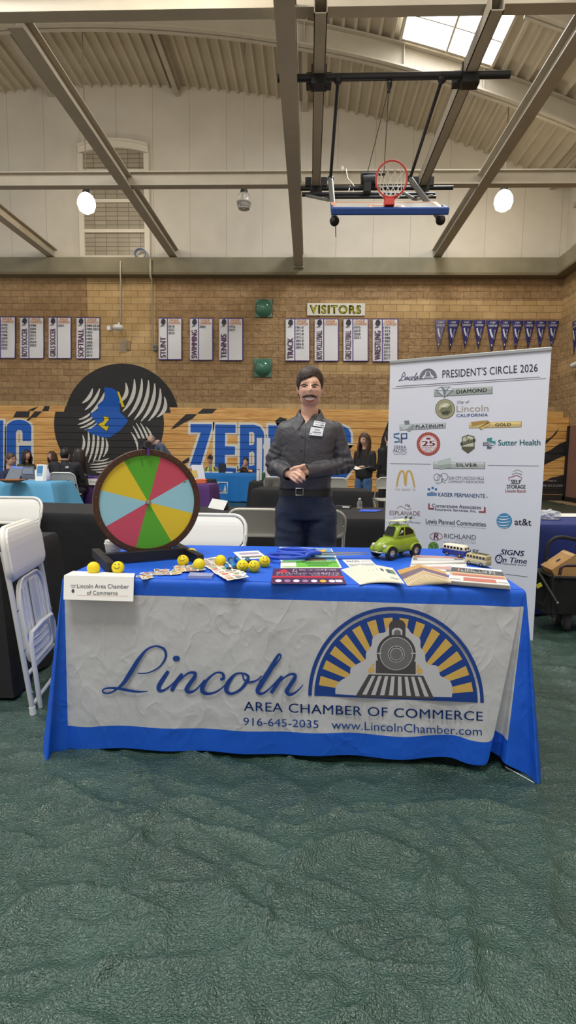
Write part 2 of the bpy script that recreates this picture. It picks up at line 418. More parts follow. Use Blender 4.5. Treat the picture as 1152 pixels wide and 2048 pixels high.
# roof deck: ribbed steel on the barrel
dk = MB(); PITCHD = 0.3; x = -14.0; prof = []
while x < XR + 0.2:
    for dx, dz in ((0, 0.07), (0.19, 0.07), (0.215, 0), (0.275, 0)): prof.append((x + dx, zroof(min(x + dx, 9)) + dz * 1.3))
    x += PITCHD
b0 = 0
for y in (-6.0, 4.0, 9.0, 14.0, YW + 0.3):
    for p in prof: dk.v.append(Vector((p[0], y, p[1])))
n = len(prof)
for j in range(4):
    for i in range(n - 1): dk.f.append([j * n + i, j * n + i + 1, (j + 1) * n + i + 1, (j + 1) * n + i]); dk.m.append(0)
for i in range(n - 1): dk.add([prof_v for prof_v in [(prof[i][0], -6, prof[i][1] + 0.25), (prof[i + 1][0], -6, prof[i + 1][1] + 0.25), (prof[i + 1][0], YW + 0.3, prof[i + 1][1] + 0.25), (prof[i][0], YW + 0.3, prof[i][1] + 0.25)]], [(0, 1, 2, 3)], 0)
struct(dk.build('ceiling', M('roof_deck', (186, 175, 154), 0.6, var=0.06, vs=1.5)))

# steelwork
def arch(name, y, x0, x1, depth, flange):
    m = MB(); nn = 40
    def strip(fz0, fz1, fy0, fy1):
        m.grid(lambda u, v: ((x0 + (x1 - x0) * u), fy0 if v in (0, 0.75) or v == 1 else fy1, zroof(x0 + (x1 - x0) * u) + (fz0 if v < 0.4 else fz1)), 2, 2) if False else None
        for i in range(nn):
            a = x0 + (x1 - x0) * i / nn; b = x0 + (x1 - x0) * (i + 1) / nn
            P = [(xx, yy, zroof(xx) + zz) for xx in (a, b) for yy in (fy0, fy1) for zz in (fz0, fz1)]
            m.add(P, [(0, 1, 3, 2), (4, 6, 7, 5), (0, 4, 5, 1), (2, 3, 7, 6), (0, 2, 6, 4), (1, 5, 7, 3)])
    strip(-depth, -0.02, y - 0.02, y + 0.02); strip(-depth, -depth + 0.04, y - flange / 2, y + flange / 2); strip(-0.05, -0.01, y - flange / 2, y + flange / 2)
    for xx in (-5.0, -0.3, 2.15, 4.1):
        if x0 < xx < x1: m.box(xx - 0.012, xx + 0.012, y - flange / 2 + 0.02, y, zroof(xx) - depth + 0.03, zroof(xx) - 0.03)
    return struct(m.build(name, STEEL))
arch('ceiling_arch', 14.5, -13.9, XR, 0.56, 0.26)
arch('ceiling_arch', 12.3, 4.28, XR, 0.36, 0.2)
for x in (-8.1, -4.2, -0.3, 7.2):
    m = MB(); z = zroof(x); m.ibeam((x, 14.62, z - 0.22), (x, YW, z - 0.22), 0.14, 0.21, 0.02); struct(m.build('ceiling_purlin', STEEL))
ZB = 7.36
for y in (8.2, 13.1):
    m = MB(); m.ibeam((-13.9, y, ZB), (XR, y, ZB), 0.2, 0.31, 0.025); struct(m.build('ceiling_beam', STEEL))
for x, y0 in ((-4.33, 8.3), (3.81, 6.5), (-8.2, 4.5)):
    m = MB(); m.ibeam((x, y0, ZB - 0.06), (x, YW, ZB - 0.06), 0.24, 0.3, 0.025); struct(m.build('ceiling_beam', STEEL))
m = MB(); m.ibeam((-0.42, 2, 6.97), (-0.42, YW - 0.02, 6.97), 0.27, 0.5, 0.03); m.box(-0.58, -0.26, YW - 0.42, YW - 0.02, 6.93, 6.965)
struct(m.build('ceiling_beam', STEEL))
# roof light
m = MB(); fr = MB(); X0, X1, Y0, Y1 = 2.02, 4.22, 11.5, 14.2
def sk(x, y, d=0.0): return Vector((x, y, zroof(x) - 0.03 - d))
SKYM = M('sky_pane', (250, 252, 255), 0.4, emit=9)
m.grid(lambda u, v: sk(X0 + (X1 - X0) * u, Y0 + (Y1 - Y0) * v, 0.03), 8, 2)
pane = None
for x in (X0, (X0 + X1) / 2, X1): fr.beam(sk(x, Y0, 0.05), sk(x, Y1, 0.05), 0.07 if x in (X0, X1) else 0.05, 0.1)
for y in (Y0, 13.45, Y1):
    for i in range(8): fr.beam(sk(X0 + (X1 - X0) * i / 8, y, 0.04), sk(X0 + (X1 - X0) * (i + 1) / 8, y, 0.04), 0.05 if y != 13.45 else 0.03, 0.06)
sw = struct(fr.build('window_2', STEEL)); pane = m.build('pane', SKYM, sw)

# arched window in the plaster
wx0, wx1 = ony(161, 400, YW).x, ony(299, 400, YW).x; wz0, wz1 = ZL1, ony(230, 285, YW).z
cx_ = (wx0 + wx1) / 2; hw = (wx1 - wx0) / 2; ZS = wz1 - 0.12
def arcz(x, top): return top - 0.16 * ((x - cx_) / hw) ** 2
fr = MB()
for x in (wx0 + 0.06, wx1 - 0.06): fr.box(x - 0.08, x + 0.08, YW - 0.115, YW, wz0, wz1 - 0.36, 0)
for i in range(14):
    a = wx0 + (wx1 - wx0) * i / 14; b = wx0 + (wx1 - wx0) * (i + 1) / 14
    fr.add([(xx, yy, zz) for xx in (a, b) for yy in (YW - 0.12, YW) for zz in (arcz(xx, wz1) - 0.2, arcz(xx, wz1))], [(0, 1, 3, 2), (4, 6, 7, 5), (0, 4, 5, 1), (2, 3, 7, 6), (0, 2, 6, 4), (1, 5, 7, 3)], 0)
    fr.add([(xx, yy, zz) for xx in (a, b) for yy in (YW - 0.17, YW) for zz in (arcz(xx, wz1) - 0.02, arcz(xx, wz1) + 0.05)], [(0, 1, 3, 2), (4, 6, 7, 5), (0, 4, 5, 1), (2, 3, 7, 6), (0, 2, 6, 4), (1, 5, 7, 3)], 0)
rails = [ony(230, y, YW).z for y in (345, 404, 464, 516)]
for z in rails: fr.box(wx0 + 0.05, wx1 - 0.05, YW - 0.1, YW, z - 0.05, z + 0.05, 0)
win = struct(fr.build('window_1', M('window_frame', (214, 206, 190), 0.5)))
def slat_mat():
    m = bpy.data.materials.new('old_glass'); m.use_nodes = True; nt = m.node_tree; b = nt.nodes['Principled BSDF']; L = nt.links.new
    tc = nd(nt, 'ShaderNodeTexCoord'); sp = nd(nt, 'ShaderNodeSeparateXYZ'); cb = nd(nt, 'ShaderNodeCombineXYZ'); L(tc.outputs['Object'], sp.inputs[0]); L(sp.outputs['X'], cb.inputs[0]); L(sp.outputs['Z'], cb.inputs[1])
    br = nd(nt, 'ShaderNodeTexBrick'); br.offset = 0
    for k, v in (('Scale', 1.0), ('Mortar Size', 0.012), ('Brick Width', 0.36), ('Row Height', 0.13), ('Mortar Smooth', 0.2)): br.inputs[k].default_value = v
    br.inputs['Color1'].default_value = rgb((150, 140, 122)); br.inputs['Color2'].default_value = rgb((164, 154, 135)); br.inputs['Mortar'].default_value = rgb((112, 103, 88)); L(cb.outputs[0], br.inputs['Vector'])
    L(br.outputs['Color'], b.inputs['Base Color']); b.inputs['Roughness'].default_value = 0.35
    return m
OG = slat_mat(); zz = [wz0 + 0.03] + rails[::-1][1:] + [ZS]
for i, (a, b) in enumerate(zip([wz0 + 0.03, rails[2], rails[1], rails[0]], [rails[2], rails[1], rails[0], ZS - 0.02])):
    g = MB(); g.box(wx0 + 0.1, wx1 - 0.1, YW - 0.05, YW - 0.02, a, b); g.build('pane', OG, win)

# ------------------------------------------------------------------ bleachers with the painted mural
rows_px = [811.5, 822.6, 835, 849.7, 864.5, 879, 893, 907, 921, 935, 949, 963, 977, 991]
def rowY(i): return 16.95 if i == 0 else 16.58 - 0.012 * i
rowz = [ony(80, y, rowY(i)).z for i, y in enumerate(rows_px)] + [0.0]
rowz[13] = 0.16
def wood_mat():
    m = bpy.data.materials.new('bleacher_wood'); m.use_nodes = True; nt = m.node_tree; b = nt.nodes['Principled BSDF']; L = nt.links.new
    tc = nd(nt, 'ShaderNodeTexCoord'); mp = nd(nt, 'ShaderNodeMapping'); mp.inputs['Scale'].default_value = (0.5, 1, 7); L(tc.outputs['Object'], mp.inputs[0])
    n = nd(nt, 'ShaderNodeTexNoise'); n.inputs['Scale'].default_value = 2.2; n.inputs['Detail'].default_value = 6; n.inputs['Distortion'].default_value = 1.2; L(mp.outputs[0], n.inputs['Vector'])
    r = nd(nt, 'ShaderNodeValToRGB'); e = r.color_ramp.elements; e[0].position = 0.35; e[0].color = rgb((206, 142, 70)); e[1].position = 0.62; e[1].color = rgb((236, 186, 112)); L(n.outputs[0], r.inputs[0])
    L(r.outputs[0], b.inputs['Base Color']); b.inputs['Roughness'].default_value = 0.4
    return m
WOOD = wood_mat()
MW, MBL = M('mural_white', (226, 222, 212), 0.6), M('mural_blue', (18, 92, 190), 0.55)
MK, MY = M('mural_and_gap_black', (40, 38, 37), 0.55), M('mural_yellow', (232, 205, 40), 0.6)
z6 = lambda P: [(x / 7.2, 790 + y / 7.2) for x, y in P]
z7 = lambda P: [(340 + x / 5.236, 790 + y / 5.236) for x, y in P]
z8 = lambda P: [(1040 + x / 5.25, 620 + y / 5.25) for x, y in P]
z5 = lambda P: [(130 + x / 5.009, 720 + y / 5.009) for x, y in P]
PAINT = []      # (polygon in survey pixels, material slot, layer, rows)
def paint(p, k, layer=1, rows=range(14)): PAINT.append((p, k, layer, rows))
paint(circ(234.5, 850, 110, n=64), 1, 1, [0]); paint(circ(218, 848, 110, n=64), 1, 1, range(1, 14))
for p in ([(185, 325), (235, 235), (435, 235), (412, 325)], [(395, 228), (450, 200), (565, 158), (500, 210), (480, 228)], [(606, 232), (640, 160), (718, 160), (698, 232)],
          [(425, 330), (500, 236), (612, 236), (520, 325)], [(380, 372), (412, 330), (462, 330), (410, 372)]): paint(z6(p), 1)
for p in ([(345, 142), (495, 142), (440, 195), (283, 198)], [(168, 200), (285, 200), (235, 250), (150, 290), (60, 345), (8, 362), (50, 310), (100, 265)], [(105, 712), (200, 650), (205, 690), (150, 722)]): paint(z7(p), 1)
paint([(778, 838), (764, 875), (752, 935), (770, 990), (790, 960)], 1); paint([(550, 842), (560, 834), (575, 838), (556, 856)], 1)
for p in ([(200, 1440), (245, 1383), (330, 1332), (412, 1238), (380, 1302), (290, 1390), (235, 1440)], [(200, 1520), (320, 1470), (420, 1400), (520, 1368), (520, 1525), (440, 1540), (330, 1590), (190, 1660)], [(150, 1850), (330, 1760), (420, 1742), (520, 1710), (510, 2010), (120, 2010)]): paint(z8(p), 1)
# left word: last letters
paint(z6([(-200, 340), (80, 340), (85, 400), (85, 1150), (-200, 1150)]), 2); paint(z6([(-200, 365), (48, 365), (48, 1150), (-200, 1150)]), 3, 2)
arch_o = circ(278, 480, 208, 145, 24, 180, 360); paint(z6([(62, 1150)] + arch_o + [(487, 1150)]), 2)
arch_b = circ(272, 478, 180, 122, 24, 180, 360); arch_i = circ(278, 545, 47, 42, 16, 0, -180)
paint(z6([(92, 1150)] + arch_b + [(450, 662), (325, 662)] + arch_i + [(231, 1150)]), 3, 2)
paint(z6([(274, 730), (450, 730), (450, 1150), (274, 1150)]), 3, 2); paint(z6([(264, 560), (290, 560), (290, 685), (264, 685)]), 0, 2)
# right word
Zp = [(215, 303), (440, 305), (436, 350), (318, 745), (208, 742), (322, 394), (215, 392)]
Ep = [(474, 308), (688, 312), (686, 397), (578, 397), (576, 536), (682, 540), (680, 626), (575, 628), (575, 760), (690, 768), (690, 860), (468, 852)]
Bp = [(733, 312), (880, 312), (940, 330), (980, 385), (992, 470), (970, 545), (992, 600), (1000, 700), (970, 820), (900, 870), (730, 862)]
Rp = [(1030, 318), (1180, 320), (1240, 350), (1270, 430), (1262, 530), (1235, 575), (1270, 640), (1282, 880), (1190, 880), (1180, 640), (1125, 640), (1125, 880), (1030, 875)]
Ap = [(1400, 320), (1520, 322), (1600, 890), (1500, 890), (1490, 760), (1430, 760), (1415, 890), (1320, 885)]
Sp = [(1700, 325), (1810, 325), (1865, 350), (1892, 400), (1896, 500), (1790, 500), (1780, 410), (1720, 410), (1718, 500), (1880, 620), (1890, 800), (1830, 880), (1690, 880), (1630, 820), (1630, 700), (1730, 700), (1740, 790), (1790, 790), (1790, 700), (1640, 590), (1625, 420)]
for p in (Zp, Ep, Bp, Rp, Ap, Sp):
    paint(z7(offset_poly(p, 25)), 2); paint(z7(p), 3, 2)
for p in ([(830, 388), (868, 388), (884, 405), (884, 500), (870, 522), (828, 525)], [(828, 602), (866, 590), (884, 610), (884, 735), (828, 745)]):
    paint(z7(p), 2, 3); paint(z7([(848, p[0][1] + 22), (860, p[0][1] + 22), (860, p[-1][1] - 20), (848, p[-1][1] - 20)]), 0, 4)
# disc infill: a plain pattern of white bands, a blue patch and the school letter
def band(cx, cy, rx, ry, rot, n, k0=0.0):
    c, s = math.cos(R_(rot)), math.sin(R_(rot))
    for i in range(n):
        u = -1 + (2 * i + 1) / n; hwid = 0.58 / n; pts = []
        hgt = math.sqrt(max(0.05, 1 - u * u))
        for t in range(9):
            v = -1 + t / 4; pts.append((u + 0.18 * (1 - v * v) - hwid * (1 - 0.75 * v * v), v * hgt))
        for t in range(8, -1, -1):
            v = -1 + t / 4; pts.append((u + 0.18 * (1 - v * v) + hwid * (1 - 0.75 * v * v), v * hgt))
        P = [(cx + c * a * rx - s * b * ry, cy + s * a * rx + c * b * ry) for a, b in pts]
        paint(P, 2, 2); WALLP.append((P, 4, 0.016))
WALLP = []
band(283, 800, 48, 42, 20, 7); band(190, 802, 24, 27, 35, 4); band(176, 842, 16, 22, 60, 4); band(186, 892, 28, 34, 8, 6); band(284, 878, 20, 34, -20, 5); band(205, 930, 14, 26, 80, 5)
blue = z5([(395, 275), (470, 280), (520, 310), (550, 420), (550, 520), (620, 590), (635, 610), (560, 700), (450, 775), (380, 775), (260, 740), (200, 690), (260, 690), (320, 640), (250, 540), (330, 500), (330, 450), (400, 390)])
paint(blue, 3, 3); WALLP.append((blue, 5, 0.02))
ell_ = z5([(385, 565), (435, 575), (440, 600), (395, 650), (410, 665), (440, 660), (420, 712), (330, 645), (380, 620), (395, 600)])
paint(offset_poly(ell_, 1.2), 1, 4); paint(ell_, 4, 5)
gold = z5([(525, 315), (545, 320), (600, 470), (570, 470)]); WALLP.append((gold, 6, 0.024))
for p, k, off in WALLP: wall_paint(p, k, off)
struct(WALL_MB.build('wall_back', [SM, RK, PL, MUR_BLACK, M('mural_white_wall', (222, 218, 208), 0.8), M('mural_blue_wall', (18, 88, 182), 0.8), MY]))

bl = thing('bleachers', 'closed wooden bleachers with blue painted letters and black stripes along the back wall', 'bleachers', (0, 16.6, 0))
X0, X1 = -13.9, XR - 0.02
for i in range(14):
    y = rowY(i); zt_, zb_ = rowz[i], rowz[i + 1]
    r = MB(); r.box(X0, X1, y + 0.001, min(y + 0.5, YW - 0.1) if i else YW - 0.05, zb_ + 0.006, zt_ - 0.005, 1); r.add([(X0, y, zb_ + 0.006), (X1, y, zb_ + 0.006), (X1, y, zt_ - 0.005), (X0, y, zt_ - 0.005)], [(0, 1, 2, 3)], 1 if i == 13 else 0)  # all but the front is black: shade of the row gaps as colour
    if i < 13:
        for p, k, ly, rw in PAINT:
            if i not in rw: continue
            q = [(v.x, v.z) for v in (ony(a, b, y) for a, b in p)]
            q = clip(q, 1, zt_ - 0.005, True); q = clip(q, 1, zb_ + 0.006, False) if len(q) > 2 else q; q = clip(q, 0, X1, True) if len(q) > 2 else q
            if len(q) > 2 and abs(sum(q[j][0] * q[(j + 1) % len(q)][1] - q[(j + 1) % len(q)][0] * q[j][1] for j in range(len(q)))) > 1e-5:
                r.poly([q], lambda u, v, d, yy=y - 0.0015 * ly: Vector((u, yy, v)), k)
    if i in (10, 11):      # mural credit, lower right
        pl = Plane((0, y - 0.009, 0), (0, -1, 0)); yb = {10: 966, 11: 973}[i]
        if i == 10: text_px(r, 'MURAL BY:', 1093, 1113, 963, 963.6, 3.6, pl, 0, 2, bold=0.02); text_px(r, 'AND LHS STUDENTS', 1083, 1131, 972.5, 973.5, 4, pl, 0, 2, bold=0.02)
    r.build('bleacher_row', [WOOD, MK, MW, MBL, MY], bl)
r = MB(); r.box(X0, X1 - 0.01, 16.75, 17.2, 0.02, rowz[1] - 0.02); r.build('understructure', DARK, bl)  # near-black block gives the shade seen through the row gaps

# wall pad on the right wall
m = MB(); m.box(XR - 0.1, XR, 9, 16.3, 0.12, ony(1140, 852, 16.4).z); m.box(XR - 0.13, XR, 9, 16.42, 0, 0.12, 1); m.box(XR - 0.13, XR, 16.3, 16.42, 0, ony(1140, 852, 16.4).z, 1)
o = m.build('wall_pad', [M('pad_vinyl', (136, 100, 88), 0.5, var=0.05), DARK]); tag(o, 'brown padding panel fixed to the right wall beside the bleachers', 'wall pad')
# ================================================================== THINGS ON THE WALLS AND UNDER THE ROOF
FAB = M('banner_fabric', (226, 224, 226), 0.75, bump=0.004, bs=5)
PURP = M('banner_purple', (72, 52, 128), 0.7); LETP = M('letter_plum', (84, 44, 84), 0.7); ORNG = M('letter_orange', (222, 150, 88), 0.7); INK = M('ink_dark', (58, 54, 66), 0.7)
GREYI = M('ink_grey', (120, 116, 122), 0.7)
wallpl = Plane((0, YW - 0.06, 0), (0, -1, 0))
def league_banner(x0, x1, y0, y1, sport, years, label, cols=1):
    c = wallpl.hit((x0 + x1) / 2, y1)
    t = thing('league_banner', label, 'banner', (c.x, YW - 0.05, c.z), 'league champion banners on the block wall')
    def P(u, v, d=0.0):
        p = wallpl.hit(x0 + (x1 - x0) * u, y1 + (y0 - y1) * v)
        wv = 0.012 * math.sin(u * 7 + x0) * math.sin(v * 3.1 + x1) + 0.01 * math.sin(v * 9 + u * 3 + x0)
        return Vector((p.x, YW - 0.055 - d + wv * 0.6, p.z))
    m = MB(); xs_ = [0, 0.03, 0.36, 0.40, 0.965, 1]; ys_ = [0, 0.02, 0.2, 0.4, 0.6, 0.8, 0.98, 1]
    for i in range(5):
        for j in range(7):
            k = 1 if (i in (0, 2, 4) and i != 0 or j in (0, 6) or (i == 0)) else 0
            if i in (1, 3) and j in range(1, 6): k = 0
            if i == 0: k = 2 if j in range(1, 6) else 1
            a = [(xs_[i], ys_[j]), (xs_[i + 1], ys_[j]), (xs_[i + 1], ys_[j + 1]), (xs_[i], ys_[j + 1])]
            m.add([P(*q) for q in a], [(0, 1, 2, 3)], k)
    m.build('fabric', [FAB, PURP, M('banner_strip', (206, 190, 200), 0.7)], t, smooth=True, solid=0.008)
    s = MB()      # sport name reads upwards in the left strip
    n = len(sport)
    text_quad(s, sport, P(0.315, 0.05, 0.022), P(0.315, min(0.72, 0.2 + n * 0.07), 0.022), P(0.08, min(0.72, 0.2 + n * 0.07), 0.022), P(0.08, 0.05, 0.022), 0, bold=0.035)
    s.poly([[(0.1, 0.88), (0.2, 0.82), (0.3, 0.86), (0.31, 0.93), (0.24, 0.98), (0.14, 0.96)]], lambda u, v, w: P(u, v, 0.02), 1)
    s.poly([[(0.08, 0.78), (0.16, 0.8), (0.27, 0.8), (0.2, 0.83), (0.12, 0.82)]], lambda u, v, w: P(u, v, 0.02), 2)
    s.build('sport_name', [LETP, INK, GREYI], t)
    s = MB(); text_quad(s, 'LEAGUE', P(0.47, 0.915, 0.022), P(0.86, 0.915, 0.022), P(0.86, 0.975, 0.022), P(0.47, 0.975, 0.022), 0, bold=0.03)
    text_quad(s, 'CHAMPIONS', P(0.42, 0.845, 0.022), P(0.93, 0.845, 0.022), P(0.93, 0.905, 0.022), P(0.42, 0.905, 0.022), 0, bold=0.03)
    s.build('heading', ORNG, t)
    if years:
        s = MB()
        for i, yy in enumerate(years):
            cc, r = (0, i) if i < 10 else (1, i - 10)
            u0 = 0.42 + 0.29 * cc; v0 = 0.765 - r * 0.0785
            text_quad(s, yy, P(u0, v0, 0.022), P(u0 + (0.26 if len(yy) < 5 else 0.32), v0, 0.022), P(u0 + (0.26 if len(yy) < 5 else 0.32), v0 + 0.055, 0.022), P(u0, v0 + 0.055, 0.022), 0, bold=0.02)
        s.build('years', INK, t)
LB = 'white fabric champion banner reading '
for a in ((-18, 31, 633, 717, 'BASEBALL', '1970 1972 1976 1986 2009 2016 2020 2022', 'white champion banner cut by the left edge of the picture, eight years listed'),
          (39.5, 88, 634, 717.5, 'BOYS SOCCER', '1998 2004 2006 2015 2017 2018 2023', LB + 'BOYS SOCCER with seven years'),
          (97, 142.5, 634, 717.5, 'GIRLS SOCCER', '2001', LB + 'GIRLS SOCCER with one year'),
          (152.5, 200, 634.5, 718, 'SOFTBALL', '1989 1990 1991 1992 1999 2000 2001 2010 2011 2014 2018 2021', LB + 'SOFTBALL beside the smooth block column'),
          (317, 364, 635.5, 720, 'STUNT', '2018 2022 2023', LB + 'STUNT with three years'),
          (379.5, 426, 636, 721, 'SWIMMING', '2003', LB + 'SWIMMING with one year'),
          (438, 486, 636, 721.5, 'TENNIS', '1976 1977', LB + 'TENNIS with two years'),
          (571, 620, 637, 722.5, 'TRACK', '1961-B 1971-B 1972-B 1973-G 2001-B 2003-B 2009-G', LB + 'TRACK with seven years'),
          (629, 677.5, 637, 723, 'BOYS VOLLEYBALL', '', LB + 'BOYS VOLLEYBALL with no years'),
          (686.5, 737, 637, 723, 'GIRLS VOLLEYBALL', '1975 2019 2020 2021', LB + 'GIRLS VOLLEYBALL with four years'),
          (745, 796.5, 637.5, 724, 'WRESTLING', '1971 1973 1987 1988 1989 2002 2003 2011 2016 2017', LB + 'WRESTLING with ten years')):
    league_banner(*a[:5], a[5].split(), a[6])

# pennants
NAVY, FADE = M('pennant_navy', (44, 42, 108), 0.7, bump=0.004, bs=4), M('pennant_faded', (112, 106, 140), 0.75)
pp = lambda x, y: (850 + x / 3.815, 620 + y / 3.815)
tops = [(75, 168), (172, 268), (272, 366), (368, 463), (466, 571), (574, 660), (662, 751), (753, 841), (843, 931), (935, 1026)]
tips = [(100, 312), (188, 315), (305, 293), (407, 296), (507, 320), (603, 314), (690, 310), (785, 303), (873, 298), (962, 292)]
word = ['SOCCER', 'SOCCER', 'SOCCER', 'SOCCER', 'SOCCER', 'D4', 'TENNIS', 'SOFTBALL', 'TRACK', 'FOOTBALL']
ordn = ['leftmost, faded grey', 'second from left', 'third from left', 'fourth from left', 'fifth from left, the widest', 'sixth from left', 'seventh from left', 'eighth from left', 'ninth from left', 'rightmost on the back wall']
def pennant(P, n, label):
    c = P(0.5, 0)
    t = thing('pennant', label, 'pennant', c, 'navy championship pennants in a row')
    m = MB(); m.grid(lambda u, v: P(u, v), 6, 8); m.build('fabric', FADE if n == 0 else NAVY, t, smooth=True, solid=0.006)
    s = MB(); q = lambda u, v: P(u, v, 0.016)
    for a, (v0, v1, u0, u1) in {'1989': (0.11, 0.045, 0.3, 0.7), 'CHAMPIONS': (0.21, 0.135, 0.1, 0.9)}.items():
        text_quad(s, a, q(u0, v0), q(u1, v0), q(u1, v1), q(u0, v1), 0, bold=0.03)
    s.poly([[(0.18, 0.28), (0.36, 0.27), (0.38, 0.36), (0.62, 0.5), (0.6, 0.56), (0.42, 0.55), (0.22, 0.42)]], lambda u, v, w: q(u, v), 0)
    text_quad(s, word[n % 10], q(0.66, 0.3), q(0.72, 0.62), q(0.9, 0.62), q(0.82, 0.3), 0, bold=0.02)
    text_quad(s, 'D4' if n > 5 else '1', q(0.3, 0.82), q(0.62, 0.82), q(0.62, 0.76), q(0.3, 0.76), 0, bold=0.02)
    s.build('lettering', M('pennant_white', (222, 222, 232), 0.7), t)
for i in range(10):
    (a, b), (tx, ty) = tops[i], tips[i]; yy = 76 + (i * 0.6)
    A, B, T = pp(a, yy), pp(b, yy), pp(tx, ty)
    def P(u, v, d=0.0, A=A, B=B, T=T, i=i):
        x = (A[0] + (B[0] - A[0]) * u) * (1 - v) + T[0] * v; y = (A[1] + (B[1] - A[1]) * u) * (1 - v) + T[1] * v
        p = wallpl.hit(x, y); p.y = YW - 0.05 - d - 0.01 * math.sin(u * 5 + i) * v; return p
    pennant(P, i, 'small triangular championship pennant above the pull-up banner, ' + ordn[i])
for j, yc in enumerate((16.55, 15.7)):
    def P(u, v, d=0.0, yc=yc):
        return Vector((XR - 0.03 - d, yc + 0.38 * (0.5 - u) * (1 - v), ony(1139, 640, 16.5).z - 0.98 * v))
    if j == 0: pennant(P, 8, 'navy championship pennant hanging on the right wall at the picture edge')

# visitors sign
pl = Plane((0, YW - 0.05, 0), (0, -1, 0)); c = pl.hit(672, 631)
t = thing('visitors_sign', 'white wall sign with the word VISITORS in outlined yellow letters', 'sign', c)
m = MB(); a, b = pl.hit(614, 631), pl.hit(730.5, 606.5); m.box(a.x, b.x, YW - 0.05, YW - 0.005, a.z, b.z); m.build('board', M('sign_white', (226, 222, 205), 0.5), t, bevel=0.01)
m = MB(); text_px(m, 'VISITORS', 619.5, 722.5, 627.6, 628.2, 18, pl, 0.006, 0, bold=0.05, space=1.16); text_px(m, 'VISITORS', 621.5, 720.5, 626.2, 626.8, 15, pl, 0.012, 1, bold=0.03, space=1.24)
for i, ch in enumerate('VISITORS'): pass
m.build('lettering', [M('sign_outline', (44, 44, 28), 0.6), M('sign_yellow', (214, 200, 42), 0.6)], t)

# green domes on plates
GD, GP = M('dome_green', (70, 122, 100), 0.14, spec=0.7), M('plate_green', (84, 126, 108), 0.45)
for (x0, x1, y0, y1, r, lb) in ((510, 545, 599.5, 635, 17, 'glossy green wall dome on a square plate, the upper of two'), (508, 543.5, 717.5, 754, 17, 'glossy green wall dome on a square plate, the lower one, near the standing man')):
    a, b = ony(x0, y1, YW), ony(x1, y0, YW); cx, cz = (a.x + b.x) / 2, (a.z + b.z) / 2
    t = thing('wall_dome', lb, 'wall dome', (cx, YW - 0.02, cz), 'green domes on the block wall')
    m = MB(); m.box(a.x, b.x, YW - 0.05, YW - 0.005, a.z, b.z); m.build('plate', GP, t, bevel=0.008)
    m = MB(); R = r / 1080 * YW; m.lathe([(R * math.cos(q), 0.8 * R * math.sin(q)) for q in [i * PI / 2 / 10 for i in range(10)]] + [(0.002, 0.8 * R)], (cx, YW - 0.05, cz), (0, -1, 0), 28); m.build('dome', GD, t, smooth=40)

# wall camera, junction box, cables and conduits
def at(x, y, d): 
    p = ony(x, y, YW - d); return p
t = thing('wall_projector', 'small white device on a bracket above a cage shadow on the smooth block column', 'device', at(238, 668, 0.2))
m = MB(); m.ell(at(236, 655, 0.35), (0.17, 0.16, 0.1), 14, 8); m.box(at(225, 655, 0).x, at(231, 655, 0).x, YW - 0.5, YW - 0.25, at(230, 661, 0.4).z, at(230, 653, 0.4).z); m.build('housing', WHITE, t, smooth=40)
m = MB(); m.tube([at(238, 655, 0.3), at(238, 647, 0.2), at(237, 645, 0.0)], 0.035); m.build('bracket', WHITE, t, smooth=True)
t = thing('cage_shadow', 'small square cage shadow on the block wall below the white device', 'shadow', at(242, 695, 0.05))
m = MB()  # wires and tan box stand for the cage's shadow on the wall
for i in range(6):
    x = 239 + i * 2.6; m.cyl(at(x, 703, 0.08), at(x, 679, 0.08), 0.008, n=6)
    y = 680 + i * 4.6; m.cyl(at(238.5, y, 0.08), at(252.5, y, 0.08), 0.008, n=6)
m.build('wire_grid', STEEL, t); m = MB(); m.box(at(241, 0, 0).x, at(250, 0, 0).x, YW - 0.06, YW - 0.005, at(240, 700, 0).z, at(240, 682, 0).z); m.build('shadow_backing', M('box_tan', (150, 126, 92), 0.7), t)
m = MB(); m.tube([at(241, 522, 0.36), at(241, 552, 0.4), at(242, 570, 0.04), at(241, 645, 0.04)], 0.022); tag(m.build('cable', M('cable_white', (214, 208, 194), 0.5), smooth=True), 'white cable running down the smooth block column to the white device', 'cable')
m = MB(); m.tube([at(301, 518, 0.37), at(301, 552, 0.4), at(304, 560, 0.04), at(305, 690, 0.04)], 0.03); tag(m.build('conduit', M('conduit_cream', (216, 204, 176), 0.5), smooth=True), 'cream conduit running down to the small grey wall box', 'conduit')
m = MB(); m.box(at(299, 0, 0).x, at(306, 0, 0).x, YW - 0.14, YW - 0.005, at(302, 702, 0).z, at(302, 690, 0).z)
t = thing('wall_box', 'small grey electrical box at the foot of the cream conduit', 'electrical box', at(302, 702, 0.05)); m.build('box', M('box_grey', (128, 128, 122), 0.5), t, bevel=0.01)
m = MB(); m.box(at(301, 0, 0).x, at(304.5, 0, 0).x, YW - 0.15, YW - 0.139, at(302, 699, 0).z, at(302, 693, 0).z); m.build('socket', M('socket_dark', (62, 62, 60), 0.5), t)
m = MB(); zc = ZL1 + 0.13
for k in range(4): m.tube([(at(281, 517, 0.2).x + (0.15 + 0.012 * k) * math.cos(a), YW - 0.2 - 0.015 * k, zc + (0.13 + 0.01 * k) * math.sin(a)) for a in [2 * PI * i / 20 for i in range(20)]], 0.012, 6, closed=True)
tag(m.build('cable_coil', M('cable_blue', (112, 128, 150), 0.5), smooth=True), 'blue grey coil of cable standing on the ledge under the arched window', 'cable coil')
m = MB(); m.tube([at(290, 519, 0.1), at(320, 520, 0.08), at(342, 519, 0.06), at(347, 514, 0.05), at(347, 505, 0.05)], 0.02); tag(m.build('cable', _M['cable_white'], smooth=True), 'grey cable lying along the ledge from the coil to the beam end', 'cable')
